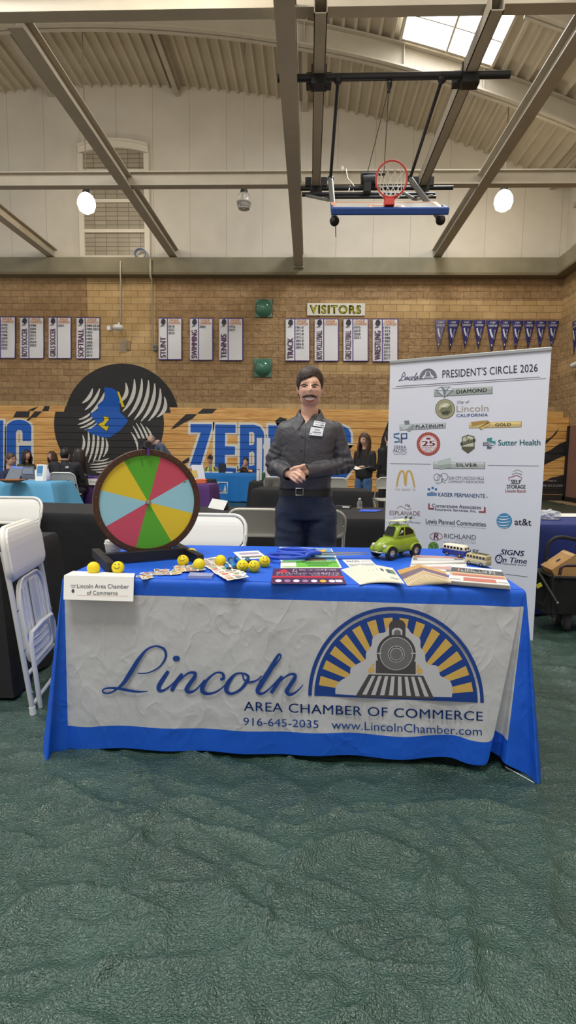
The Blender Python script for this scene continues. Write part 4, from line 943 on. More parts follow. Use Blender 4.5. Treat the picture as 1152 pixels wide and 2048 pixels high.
# prize wheel
WN, WU = Vector((math.sin(R_(27)), -math.cos(R_(27)), 0)), Vector((math.cos(R_(27)), math.sin(R_(27)), 0)); Zv = Vector((0, 0, 1))
WC = ony(296, 1004, 2.50); WR = 0.247
t = thing('prize_wheel', 'large eight-segment spinning prize wheel with dark brown rim on a black stand', 'prize wheel', (WC.x, WC.y, TZ))
def WP(r, a, d=0.0): return WC + WU * r * math.sin(a) + Zv * r * math.cos(a) + WN * d      # angle clockwise from the top
m = MB(); n = 64
pr = [(WR, -0.012), (WR, 0.012), (WR - 0.003, 0.015), (WR - 0.026, 0.015), (WR - 0.028, 0.008), (WR - 0.028, -0.012)]
b0 = 0
for i in range(n):
    for r, d in pr: m.v.append(WP(r, 2 * PI * i / n, d))
for i in range(n):
    j = (i + 1) % n
    for k in range(6):
        k2 = (k + 1) % 6; m.f.append([i * 6 + k, j * 6 + k, j * 6 + k2, i * 6 + k2]); m.m.append(0)
rim = m.build('rim', M('rim_brown', (66, 38, 22), 0.45, var=0.15, vs=8), t, smooth=35)
m = MB()
for i in range(24): m.cyl(WP(WR - 0.013, 2 * PI * (i + 0.5) / 24, 0.012), WP(WR - 0.013, 2 * PI * (i + 0.5) / 24, 0.02), 0.0022, n=8)
m.build('peg_ring', M('peg_brass', (150, 118, 70), 0.4, metal=0.6), rim)
SEG = [M('segment_pink', (196, 74, 96), 0.5), M('segment_light_blue', (150, 202, 216), 0.5), M('segment_yellow', (222, 194, 44), 0.5), M('segment_green', (84, 166, 38), 0.5)]
nm = ['pink', 'light blue', 'yellow', 'green']
for s_ in range(8):
    m = MB(); a0 = R_(15.8 + 45 * s_); k = 10
    vs = [WP(0, 0, 0.006)] + [WP(WR - 0.027, a0 + R_(45) * i / k, 0.006) for i in range(k + 1)] + [WP(0, 0, -0.006)] + [WP(WR - 0.027, a0 + R_(45) * i / k, -0.006) for i in range(k + 1)]
    m.add(vs, [tuple(range(k + 2)), tuple(range(2 * k + 3, k + 1, -1))] + [(1 + i, k + 3 + i, k + 4 + i, 2 + i) for i in range(k)])
    o = m.build('segment', SEG[s_ % 4], t); o['label'] = nm[s_ % 4] + ' wheel segment'
m = MB()
for a, r0, r1 in ((-8, 0.17, 0.205), (-25, 0.195, 0.21), (62, 0.19, 0.205)): m.obox(WP((r0 + r1) / 2, R_(a), 0.0065), WP(1, R_(a)) * 0 + (WU * math.sin(R_(a)) + Zv * math.cos(R_(a))) * (r1 - r0) / 2, (WU * math.cos(R_(a)) - Zv * math.sin(R_(a))) * 0.0025, WN * 0.0004)
m.build('pen_stroke', M('stroke_dark', (74, 128, 34), 0.5), t)
m = MB(); m.lathe([(0.012, 0.0), (0.013, 0.012), (0.009, 0.02), (0.004, 0.022)], WC, WN, 16); m.build('hub_nut', M('nut_steel', (170, 168, 160), 0.3, metal=0.8), t, smooth=40)
STB = M('stand_black', (27, 26, 27), 0.5)
ft = [onz(211, 1144, TZ), onz(375, 1124, TZ)]
baseC = Vector((-0.752, 2.468, TZ)); BN_, BU_ = Vector((math.sin(R_(31)), -math.cos(R_(31)), 0)), Vector((math.cos(R_(31)), math.sin(R_(31)), 0))
for sx in (-1, 1):
    c = baseC + BU_ * 0.198 * sx + Zv * 0.026; m = MB(); m.obox(c, BN_ * 0.185, BU_ * 0.017, Zv * 0.022); m.build('foot', STB, t, bevel=0.003)
m = MB(); m.obox(baseC + Zv * 0.03, BU_ * 0.19, BN_ * 0.014, Zv * 0.024); m.build('crossbar', STB, t, bevel=0.003)
m = MB(); m.obox(Vector((WC.x, WC.y, TZ + 0.29)) - WN * 0.028, WU * 0.022, WN * 0.01, Zv * 0.25); m.build('post', STB, t, bevel=0.003)
m = MB(); pt = WP(WR + 0.02, 0.0, 0.0); m.obox(pt + WN * 0.005 + Zv * 0.0, WU * 0.012, WN * 0.03, Zv * 0.014); m.ell(pt + WN * 0.02 + Zv * 0.004, 0.016, 10, 8); m.build('pointer_block', STB, t)
m = MB(); m.grid(lambda u, v: WP(WR + 0.02 - 0.052 * v, 0, 0.028 - 0.006 * v) + WU * (u - 0.5) * (0.017 - 0.006 * v), 2, 4); m.build('pointer', M('pointer_purple', (96, 62, 146), 0.5), t, solid=0.002)

# coffee cup
p = onz(227, 1119, TZ)
t = thing('coffee_cup', 'white paper coffee cup with white lid beside the prize wheel', 'cup', (p.x, p.y, TZ))
m = MB(); m.lathe([(0.028, 0.0), (0.0285, 0.002), (0.039, 0.076), (0.039, 0.078)], p, n=28); m.build('cup', PAPER, t, smooth=40)
m = MB(); m.lathe([(0.041, 0.074), (0.042, 0.08), (0.039, 0.083), (0.037, 0.094), (0.034, 0.096), (0.033, 0.092), (0.006, 0.092)], p, n=28); m.build('lid', M('lid_white', (240, 240, 238), 0.35), t, smooth=40)
m = MB()
for k, (s_, z) in enumerate((('Please', 0.047), ('recycle', 0.037))):
    q = [p + Vector((0.0375 * math.sin(a), -0.0375 * math.cos(a), z + dz)) for dz in (0, 0.006) for a in (0.1, 0.6)]; text_quad(m, s_, q[0], q[1], q[3], q[2], 0)
m.build('lettering', M('cup_print', (150, 90, 70), 0.6), t)

# yellow smiley balls
BY_ = M('ball_yellow', (238, 214, 26), 0.55); INKB = M('ball_ink', (40, 36, 20), 0.6)
place = ['leftmost, at the left table corner', 'against the left foot of the wheel stand', 'in front of the wheel stand crossbar', 'half hidden behind the right foot of the wheel stand', 'largest looking, in front of the right foot of the wheel stand', 'standing alone between the stickers and the blue toys', 'left one of the touching pair beside the blue toys', 'right one of the touching pair beside the blue toys', 'on the edge of the white sheet, rightmost of the balls']
for i, (x, y, r) in enumerate(((187, 1136, 12.5), (236, 1135, 12), (366, 1121.5, 11.5), (383, 1107, 10), (398, 1129, 13), (441, 1121.5, 11.2), (485, 1131.5, 11.8), (508, 1132.5, 11.8), (529, 1123, 10.6))):
    R = 0.0265; p = onz(x, y, TZ + R)
    t = thing('smiley_ball', 'yellow foam smiley ball ' + place[i], 'ball', (p.x, p.y, TZ), 'yellow smiley balls on the blue table')
    m = MB(); m.ell(p, R, 24, 16); m.build('ball', BY_, t, smooth=True)
    d = Vector((0.25 - 0.12 * (i % 4), -1, 0.35 + 0.2 * (i % 3))).normalized(); ux = d.cross(Zv).normalized() * -1; uy = ux.cross(d) * -1
    if uy.z < 0: uy = -uy
    if i in (0, 4, 5): d = -d; uy = uy
    m = MB(); sp_ = lambda a, b: p + (d + ux * a + uy * b).normalized() * (R + 0.0004)
    for e in (-0.3, 0.3): m.ell(sp_(e, 0.25), (0.0022, 0.0022, 0.0032), 8, 6)
    m.tube([sp_(0.55 * math.cos(a), 0.1 + 0.62 * math.sin(a)) for a in [PI * (1.12 + 0.76 * k / 8) for k in range(9)]], 0.0009, 5); m.build('face_print', INKB, t)

# small toys, pad, stickers and cards
TOYB = M('toy_blue', (20, 128, 190), 0.35); TOYK = M('toy_black', (24, 24, 28), 0.4)
for i, (a, b) in enumerate((((461, 1119), (470, 1138)), ((473, 1117), (483, 1126)), ((452, 1131), (458, 1139)), ((495, 1119), (498, 1124)))):
    a_, b_ = onz(*a, TZ + 0.012), onz(*b, TZ + 0.012); t = thing('flashlight_toy', ['small blue tube toy with black ends, the nearest', 'small blue tube toy lying behind the nearest one', 'small blue tube toy at the left of the heap', 'small dark blue toy behind the pair of yellow balls'][i], 'toy', (a_.x, a_.y, TZ), 'small blue toys on the table')
    m = MB(); m.tube([a_.lerp(b_, .15), a_.lerp(b_, .5), a_.lerp(b_, .85)], [0.011, 0.009, 0.011], 10); m.build('body', TOYB, t, smooth=40)
    for q in (0.0, 1.0): m = MB(); m.ell(a_.lerp(b_, q), 0.0118, 10, 8); m.build('end_cap', TOYK, t, smooth=True)
m = MB(); q = [onz(x, y, TZ + 0.002) for x, y in ((376, 1157), (424, 1158), (428, 1152), (380, 1150))]; m.add(q + [p + Vector((0, 0, 0.012)) for p in q], [(0, 1, 2, 3), (4, 5, 6, 7), (0, 1, 5, 4), (1, 2, 6, 5), (2, 3, 7, 6), (3, 0, 4, 7)])
tag(m.build('card_box', M('box_lilac', (150, 160, 206), 0.3)), 'small clear lilac card box at the front edge of the table', 'box')
def sheet(name, quad, z, mats, parts, label, cat, group=None, th=0.0012):
    Q = [onz(x, y, z) for x, y in quad]      # TL TR BR BL
    c = sum(Q, Vector()) / 4; t = thing(name, label, cat, (c.x, c.y, z), group)
    m = MB(); m.add(Q + [p - Vector((0, 0, th)) for p in Q], [(0, 1, 2, 3), (7, 6, 5, 4), (0, 4, 5, 1), (1, 5, 6, 2), (2, 6, 7, 3), (3, 7, 4, 0)], 0); m.build('sheet', mats[0], t)
    P = lambda u, v, d=0.0: Q[3].lerp(Q[2], u).lerp(Q[0].lerp(Q[1], u), v) + Vector((0, 0, 0.0004 + d))
    if parts:
        m = MB(); parts(m, P); m.build('print', mats[1:], t)
    return t
def rect(m, P, u0, u1, v0, v1, k, d=0.0): m.add([P(u0, v0, d), P(u1, v0, d), P(u1, v1, d), P(u0, v1, d)], [(0, 1, 2, 3)], k)
STK = [M('sticker_' + n_, c, 0.4) for n_, c in (('tan', (196, 160, 120)), ('brown', (150, 110, 86)), ('blue', (120, 160, 196)), ('red', (200, 110, 96)), ('green', (130, 160, 120)), ('pink', (222, 176, 160)), ('grey', (150, 150, 150)), ('gold', (216, 176, 84)))]
rnd = random.Random(11)
for i in range(46):
    f_ = i / 45; x = 283 + 112 * f_ + rnd.uniform(-12, 12); y = 1152 - 18 * f_ + rnd.uniform(-6.5, 6)
    if x > 372 and y > 1146: y = 1144
    c = onz(x, y, TZ + 0.0025 + 0.0002 * i); an = rnd.uniform(0, PI); rd = rnd.random() < 0.5; R = rnd.uniform(0.017, 0.024)
    t = thing('sticker', 'small die-cut picture sticker with white edge in the scattered pile', 'sticker', (c.x, c.y, c.z), 'stickers scattered in front of the wheel')
    pts = [(R * math.cos(a), R * math.sin(a)) for a in [2 * PI * k / 18 for k in range(18)]] if rd else [(-1.3 * R, -.6 * R), (1.3 * R, -.6 * R), (1.3 * R, .6 * R), (-1.3 * R, .6 * R)]
    f2 = lambda u, v, w, s_=1.0, d=0.0: c + Vector((s_ * (u * math.cos(an) - v * math.sin(an)), s_ * (u * math.sin(an) + v * math.cos(an)), w + d))
    m = MB(); m.poly([pts], lambda u, v, w: f2(u, v, w), 0, 0.0006); m.poly([pts], lambda u, v, w: f2(u, v, w, 0.8, 0.0009), 1); m.poly([pts], lambda u, v, w: f2(u, v, w, 0.45, 0.0012), 2)
    m.build('sticker_sheet', [PAPER, STK[rnd.randrange(8)], STK[rnd.randrange(8)]], t)
for i in range(34):
    r_, c_ = i // 2, i % 2; f_ = r_ / 16
    x = 408 + 58 * f_ + 16 * c_ + rnd.uniform(-3, 3); y = 1121 + 36 * f_ - 3 * c_ + rnd.uniform(-1.5, 1.5)
    sheet('picture_card', [(x - 17, y - 2), (x + 8, y - 6), (x + 16, y - 1), (x - 9, y + 4)], TZ + 0.0025 + 0.0005 * i, [PAPER, STK[(5, 3, 0, 6, 4)[i % 5]], INK], lambda m, P: (rect(m, P, .1, .6, .15, .85, 0), rect(m, P, .65, .92, .3, .5, 1)), 'small white picture card in the fanned rows beside the balls', 'card', 'picture cards fanned in two rows', 0.0005)

# flyers and posters
sheet('flyer', [(466, 1104), (516, 1101), (536, 1116), (482, 1119)], TZ + 0.003, [PAPER, M('flyer_mauve', (176, 160, 186), 0.6), GREYI], lambda m, P: (rect(m, P, .15, .9, .55, .8, 0), rect(m, P, .1, .9, .15, .35, 1)), 'white flyer with grey print behind the pair of yellow balls', 'flyer')
def fl1(m, P):
    rect(m, P, .02, .98, .03, .97, 0); rect(m, P, .02, .3, .7, .95, 3, .0003); rect(m, P, .3, .7, .2, .9, 1, .0002); m.poly([[(.45, .3), (.6, .75), (.9, .9), (.75, .4)]], lambda u, v, w: P(u, v, .0004), 2)
sheet('flyer', [(559, 1094), (663, 1097), (677, 1122), (560, 1121)], TZ + 0.003, [PAPER, M('flyer_sky', (110, 160, 214), 0.5), M('flyer_violet', (130, 130, 200), 0.5), M('flyer_yellow', (232, 186, 70), 0.5), STK[5]], fl1, 'colourful blue and yellow flyer under the giant scissors', 'flyer')
def fl2(m, P):
    rect(m, P, .03, .97, .06, .95, 0); rect(m, P, .03, .97, .62, .95, 1, .0002); rect(m, P, .45, .8, .6, .8, 2, .0003); rect(m, P, .03, .26, .1, .5, 3, .0004)
    for v0, u0, u1 in ((.42, .36, .95), (.3, .42, .86), (.18, .45, .8)): rect(m, P, u0, u1, v0, v0 + .06, 4, .0005)
    text_quad(m, 'LINCOLN CARES', P(.36, .5, .0005), P(.96, .5, .0005), P(.96, .58, .0005), P(.36, .58, .0005), 3, bold=.03)
sheet('flyer', [(562, 1113), (671, 1112), (684, 1136), (561, 1136)], TZ + 0.005, [PAPER, M('flyer_green', (108, 190, 62), 0.5), M('flyer_teal', (90, 150, 190), 0.5), M('flyer_rust', (120, 96, 70), 0.5), M('print_pale', (226, 236, 214), 0.5), M('print_deep', (44, 110, 36), 0.5)], fl2, 'bright green flyer with white text in front of the giant scissors', 'flyer')
def fl3(m, P):
    rect(m, P, 0, 1, .36, .46, 1, .0002); m.poly([[(.06, .72), (.16, .95), (.24, .74), (.15, .66)]], lambda u, v, w: P(u, v, .0003), 1)
    for s_, u0, u1, v0, v1 in (('THIS BUSINESS', .27, .94, .84, .95), ('IS', .28, .36, .73, .82), ("BY PLACER COUNTY'S", .06, .96, .6, .71), ('LOCAL GUIDE', .06, .96, .5, .57)): text_quad(m, s_, P(u0, v0, .0004), P(u1, v0, .0004), P(u1, v1, .0004), P(u0, v1, .0004), 2, bold=.022)
    for k in range(7):
        m.poly([circ(.1 + .12 * k, .16, .045, .08, 12)], lambda u, v, w: P(u, v, .0004), 3 if k == 5 else (4 if k % 2 else 2))
    rect(m, P, .87, .96, .1, .24, 2, .0004)
sheet('poster', [(547, 1137), (679, 1137), (693, 1168), (541, 1167)], TZ + 0.003, [M('poster_plum', (74, 38, 84), 0.45), PAPER, M('poster_red', (196, 44, 64), 0.45), M('poster_white', (228, 216, 228), 0.5), M('poster_gold', (224, 176, 60), 0.5), M('poster_mauve', (160, 120, 160), 0.5)], fl3, 'plum coloured poster with white headline and red stripe at the table front', 'poster')
def fl4(m, P):
    text_quad(m, 'PAGES', P(.1, .6), P(.55, .6), P(.55, .85), P(.1, .85), 0, bold=.03); rect(m, P, .05, .97, .08, .4, 1); rect(m, P, .6, .95, .6, .64, 0); rect(m, P, .6, .95, .74, .78, 0)
sheet('flyer', [(684, 1119), (741, 1119), (754, 1132), (700, 1135)], TZ + 0.003, [PAPER, GREYI, M('flyer_grey', (176, 178, 176), 0.6)], fl4, 'white and grey flyer behind the fan of cream brochures', 'flyer')

# giant ribbon scissors
SB = M('scissor_blue', (28, 70, 190), 0.4); c1, c2 = onz(574, 1112, TZ + 0.025), onz(592, 1102, TZ + 0.03)
t = thing('giant_scissors', 'giant ceremonial scissors with blue handles lying across the flyers', 'scissors', (c1.x + 0.15, c1.y, TZ))
piv = onz(634, 1107, TZ + 0.03)
for c, hx, hy, e in ((c1, 0.092, 0.05, -0.02), (c2, 0.088, 0.045, 0.03)):
    m = MB(); m.tube([c + Vector((hx * math.cos(a), hy * math.sin(a) * (1.1 - 0.25 * math.cos(a)), 0)) for a in [2 * PI * k / 28 for k in range(28)]], 0.0115, 8, closed=True, flat=0.8)
    m.tube([c + Vector((hx, 0, 0)), c.lerp(piv, 0.75), piv + Vector((0.02, e * 0.2, 0))], [0.016, 0.016, 0.012], 8); m.build('handle', SB, t, smooth=True)
tipS = onz(737, 1106, TZ + 0.03); BLD = M('blade_steel', (190, 192, 190), 0.25, metal=0.9)
for dy, dz in ((0.008, 0.004), (-0.008, -0.004)):
    m = MB(); a = piv + Vector((-0.01, dy, dz)); b = tipS + Vector((0, dy * .3, dz)); m.add([a + Vector((0, 0.018, 0)), a + Vector((0, -0.018, 0)), b + Vector((0, -0.003, 0)), b + Vector((0, 0.003, 0))] + [q + Vector((0, 0, -0.004)) for q in (a + Vector((0, 0.018, 0)), a + Vector((0, -0.018, 0)), b + Vector((0, -0.003, 0)), b + Vector((0, 0.003, 0)))], [(0, 1, 2, 3), (4, 5, 6, 7), (0, 1, 5, 4), (1, 2, 6, 5), (2, 3, 7, 6), (3, 0, 4, 7)]); m.build('blade', BLD, t)
m = MB(); m.lathe([(0.009, 0), (0.009, 0.01), (0.005, 0.013)], piv + Vector((0.015, 0, 0)), n=14); m.build('pivot_screw', M('screw_brass', (206, 170, 90), 0.35, metal=0.7), t, smooth=40)

# fans of brochures, magazines
def fan(name, n, q0, q1, z0, dz, mats, parts, labels, cat, group):
    for i in range(n):
        f_ = i / (n - 1); Q = [(a[0] + (b[0] - a[0]) * f_, a[1] + (b[1] - a[1]) * f_) for a, b in zip(q0, q1)]
        sheet(name, Q, z0 + dz * i, mats, parts, labels[0] if i == 0 else labels[2] if i == n - 1 else labels[1], cat, group, dz * 0.9)
def bro(m, P): rect(m, P, .2, .36, .56, .76, 1); rect(m, P, .5, .92, .5, .8, 0); rect(m, P, .5, .7, .54, .78, 1, .0002); rect(m, P, .45, .9, .2, .23, 1); rect(m, P, .45, .8, .12, .15, 1)
fan('brochure', 9, [(682, 1139), (722, 1129), (762, 1163), (720, 1169)], [(748, 1129), (785, 1136), (809, 1167), (764, 1155)], TZ + 0.004, 0.0022, [M('brochure_cream', (232, 228, 206), 0.5), M('brochure_photo', (104, 124, 104), 0.5), M('brochure_slate', (78, 86, 100), 0.5)], bro,
    ['cream brochure at the bottom left of the fan', 'cream brochure in the middle of the fan', 'topmost cream brochure at the right end of the fan'], 'brochure', 'cream brochures fanned out on the table')
def mag(m, P): rect(m, P, 0, 1, .72, 1, 0); rect(m, P, 0, 1, .4, .72, 1); rect(m, P, .05, .9, .12, .3, 2)
fan('magazine', 11, [(794, 1141), (838, 1129), (872, 1168), (815, 1171)], [(836, 1128), (890, 1143), (903, 1165), (850, 1149)], TZ + 0.004, 0.0026, [M('magazine_cream', (214, 196, 160), 0.45), M('magazine_gold', (206, 160, 84), 0.45), M('magazine_purple', (112, 88, 112), 0.45), M('magazine_sand', (188, 156, 120), 0.45)], mag,
    ['gold and purple magazine at the bottom left of the fan', 'gold and purple magazine in the middle of the fan', 'topmost gold and purple magazine of the fan'], 'magazine', 'gold and purple magazines fanned out on the table')
def mag2(m, P): rect(m, P, .02, .98, .7, .95, 0); rect(m, P, .02, .98, .35, .65, 1); rect(m, P, .1, .8, .42, .58, 2, .0003)
MP_ = [M('magazine_white', (226, 222, 216), 0.4), M('cover_pink', (206, 150, 140), 0.4), M('cover_grey', (130, 130, 134), 0.4), PAPER, M('cover_dark', (70, 72, 74), 0.4), M('cover_sand', (206, 176, 134), 0.4), M('cover_red', (196, 112, 92), 0.4)]
for i, (q, lb) in enumerate((([(824, 1116), (930, 1120), (934, 1132), (820, 1134)], 'pink and grey magazine lying flat under the blue bus'), ([(826, 1110), (926, 1114), (932, 1124), (822, 1127)], 'pink topped magazine stacked directly under the blue bus'), ([(838, 1131), (902, 1134), (906, 1150), (848, 1146)], 'white page magazine between the magazine fan and the LINCOLN stack'))):
    sheet('magazine', q, TZ + (0.006, 0.012, 0.005)[i], MP_[:4], mag2, lb, 'magazine', None, 0.005)
def linc(m, P):
    rect(m, P, 0, 1, .86, .97, 2); rect(m, P, 0, 1, .56, .86, 3); rect(m, P, 0, 1, .36, .56, 4); rect(m, P, .05, .97, .34, .46, 5, .0003); rect(m, P, .25, .8, .06, .26, 5, .0003); rect(m, P, .02, .2, .1, .14, 1); rect(m, P, .82, .98, .1, .14, 1)
    text_quad(m, 'LINCOLN', P(.2, .62, .0006), P(.84, .62, .0006), P(.84, .8, .0006), P(.2, .8, .0006), 2, bold=.014); rect(m, P, .13, .17, .62, .8, 5, .0005)
for i in range(9):
    d = rnd.uniform(-1, 1); zz = TZ + 0.004 + 0.0028 * i; k = (8 - i) * 0.85
    sheet('magazine', [(904 + d, 1130 + k), (1002 + d, 1140 + k), (1020 + d, 1171 + k), (896 + d, 1161 + k)], zz, MP_, linc if i == 8 else None, 'LINCOLN magazine on top of the neat stack at the right table end' if i == 8 else 'magazine inside the neat stack at the right table end', 'magazine', 'magazines stacked at the right table end', 0.0024)

# ------------------------------------------------------------------ model cars
def carspace(o, fwd): 
    fwd = Vector(fwd).normalized(); lf = Zv.cross(fwd)
    return lambda x, y, z: o + fwd * x + lf * y + Zv * z
def loft(m, C, secs, n=14, k=0, p=0.6):        # sections (x, halfwidth, z0, z1)
    b = len(m.v)
    for x, hw, z0, z1 in secs:
        for j in range(n):
            a = 2 * PI * j / n; cx, sx = math.cos(a), math.sin(a)
            m.v.append(C(x, hw * math.copysign(abs(cx) ** p, cx), (z0 + z1) / 2 + (z1 - z0) / 2 * math.copysign(abs(sx) ** p, sx)))
    for i in range(len(secs) - 1):
        for j in range(n): m.f.append([b + i * n + j, b + i * n + (j + 1) % n, b + (i + 1) * n + (j + 1) % n, b + (i + 1) * n + j]); m.m.append(k)
    m.f.append([b + j for j in range(n)]); m.m.append(k); m.f.append([b + (len(secs) - 1) * n + j for j in range(n)]); m.m.append(k)
CG = M('car_green', (140, 164, 46), 0.3); CGD = M('car_glass', (26, 28, 26), 0.15); TYRE = M('tyre', (30, 30, 32), 0.7); CHR = M('chrome', (190, 190, 184), 0.25, metal=0.8)
def wheel(C, x, y, r, w, t, hubm):
    a, b = C(x, y - w / 2, r), C(x, y + w / 2, r)
    m = MB(); m.lathe([(r * 0.62, -w / 2), (r * 0.95, -w / 2), (r, -w * 0.3), (r, w * 0.3), (r * 0.95, w / 2), (r * 0.62, w / 2)], (a + b) / 2, (b - a), 20); wv = m.build('wheel', TYRE, t, smooth=40)
    m = MB(); s_ = 1 if y > 0 else -1; m.lathe([(r * 0.64, w * 0.38), (r * 0.5, w * 0.5), (r * 0.2, w * 0.6), (0.001, w * 0.62)], (a + b) / 2, (b - a) * s_, 16); m.build('hubcap', hubm, wv, smooth=40)
fw, rw = onz(781, 1120, TZ + 0.003), onz(829, 1113, TZ + 0.003)
hd = (fw - rw).normalized(); wb = (fw - rw).length; sc = wb / 0.60; lf = Zv.cross(hd); O = (fw + rw) / 2 - lf * 0.165 * sc
C0 = carspace(O, hd); C = lambda x, y, z: C0(x * sc, y * sc, z * sc)
t = thing('model_car', 'light green rounded toy car with surfboards on its roof rack', 'model car', (O.x, O.y, TZ))
m = MB()
loft(m, C, [(-0.49, 0.05, 0.13, 0.2), (-0.47, 0.12, 0.11, 0.27), (-0.38, 0.165, 0.09, 0.36), (-0.25, 0.175, 0.08, 0.40), (0.0, 0.18, 0.08, 0.375), (0.2, 0.175, 0.08, 0.375), (0.3, 0.145, 0.1, 0.36), (0.4, 0.115, 0.12, 0.31), (0.47, 0.07, 0.13, 0.24), (0.485, 0.03, 0.15, 0.2)], 22, 0, 0.75)
loft(m, C, [(-0.40, 0.09, 0.3, 0.38), (-0.3, 0.135, 0.3, 0.50), (-0.18, 0.15, 0.3, 0.565), (-0.02, 0.152, 0.3, 0.585), (0.08, 0.148, 0.3, 0.565), (0.13, 0.145, 0.3, 0.5), (0.19, 0.14, 0.3, 0.385)], 22, 0, 0.62)
m.build('body', CG, t, smooth=60)
for x, y in ((0.3, 0.165), (0.3, -0.165), (-0.3, 0.165), (-0.3, -0.165)):
    m = MB(); q = []
    for i in range(9):
        a = PI * (0.02 + 0.96 * i / 8); r1 = 0.145
        q.append((x + r1 * math.cos(a) * 1.05, r1 * math.sin(a) * 0.95 + 0.12))
    vs = []
    for (xx, zz_) in q:
        for yy, s_ in ((0.6, 0.96), (1.0, 1.0), (1.28, 0.97), (1.36, 0.86)): vs.append(C(x + (xx - x) * s_, y * yy * 0.93, 0.12 + (zz_ - 0.12) * s_))
    m.add(vs, [(i * 4 + j, i * 4 + j + 1, i * 4 + j + 5, i * 4 + j + 4) for i in range(8) for j in range(3)]); m.build('fender', CG, t, smooth=True, solid=0.002)
    wheel(C, x, y * 1.06, 0.115 * sc if False else 0.115, 0.075, t, CHR) if False else None
    Cw = carspace(O, hd); wheel(Cw, x * sc, y * 1.05 * sc, 0.115 * sc, 0.07 * sc, t, CHR)
m = MB()
for s_ in (1, -1):
    for pts in ([(0.12, 0.4), (0.045, 0.53), (-0.02, 0.54), (-0.02, 0.4)], [(-0.05, 0.4), (-0.05, 0.54), (-0.16, 0.525), (-0.26, 0.46), (-0.25, 0.41)]):
        m.poly([pts], lambda u, v, w: C(u, s_ * (0.158 - 0.06 * (v - 0.4)), v), 0, 0.004)
m.poly([[(-0.11, 0.0), (0.11, 0.0), (0.09, 1.0), (-0.09, 1.0)]], lambda u, v, w: C(0.205 - 0.085 * v + w, u, 0.395 + 0.145 * v), 0, 0.004); m.build('window_glass', CGD, t)
for x, z in ((0.5, 0.13), (-0.5, 0.14)):
    m = MB(); m.tube([C(x - 0.05 * math.copysign(1, x), -0.15, z), C(x, -0.08, z), C(x, 0.08, z), C(x - 0.05 * math.copysign(1, x), 0.15, z)], 0.014 * sc, 8); m.build('bumper', CHR, t, smooth=True)
for y in (0.13, -0.13):
    m = MB(); m.ell(C(0.415, y, 0.235), (0.034 * sc,) * 3, 12, 8); m.build('headlight', M('lamp_glass', (210, 214, 190), 0.15), t, smooth=True)
m = MB(); m.tube([C(0.11, 0.17, 0.42), C(0.12, 0.21, 0.45), C(0.1, 0.22, 0.47)], 0.008 * sc, 6); m.ell(C(0.1, 0.225, 0.48), (0.022 * sc,) * 3, 8, 6); m.build('mirror', CHR, t, smooth=True)
m = MB()
for x in (-0.14, 0.04): m.tube([C(x, -0.14, 0.55), C(x, -0.1, 0.62), C(x, 0.1, 0.62), C(x, 0.14, 0.55)], 0.006 * sc, 6)
m.build('roof_rack', CHR, t, smooth=True)
for y, col in ((-0.055, (226, 230, 206)), (0.05, (206, 216, 160))):
    m = MB(); m.grid(lambda u, v: C(-0.3 + 0.52 * u, y + (v - 0.5) * 0.1 * math.sin(PI * min(max(u, 0.02), 0.98)) ** 0.6, 0.632 + 0.02 * (u - 0.5) ** 2 * 4), 12, 4); b_ = m.build('surfboard', M('board_%d' % col[0], col, 0.35), t, smooth=True, solid=0.003)
    m = MB(); m.poly([[(-0.29, 0.63), (-0.32, 0.7), (-0.27, 0.69), (-0.24, 0.64)]], lambda u, v, w: C(u, y + w * 2, v), 0, 0.004); m.build('fin', M('fin_dark', (60, 74, 60), 0.4), b_)
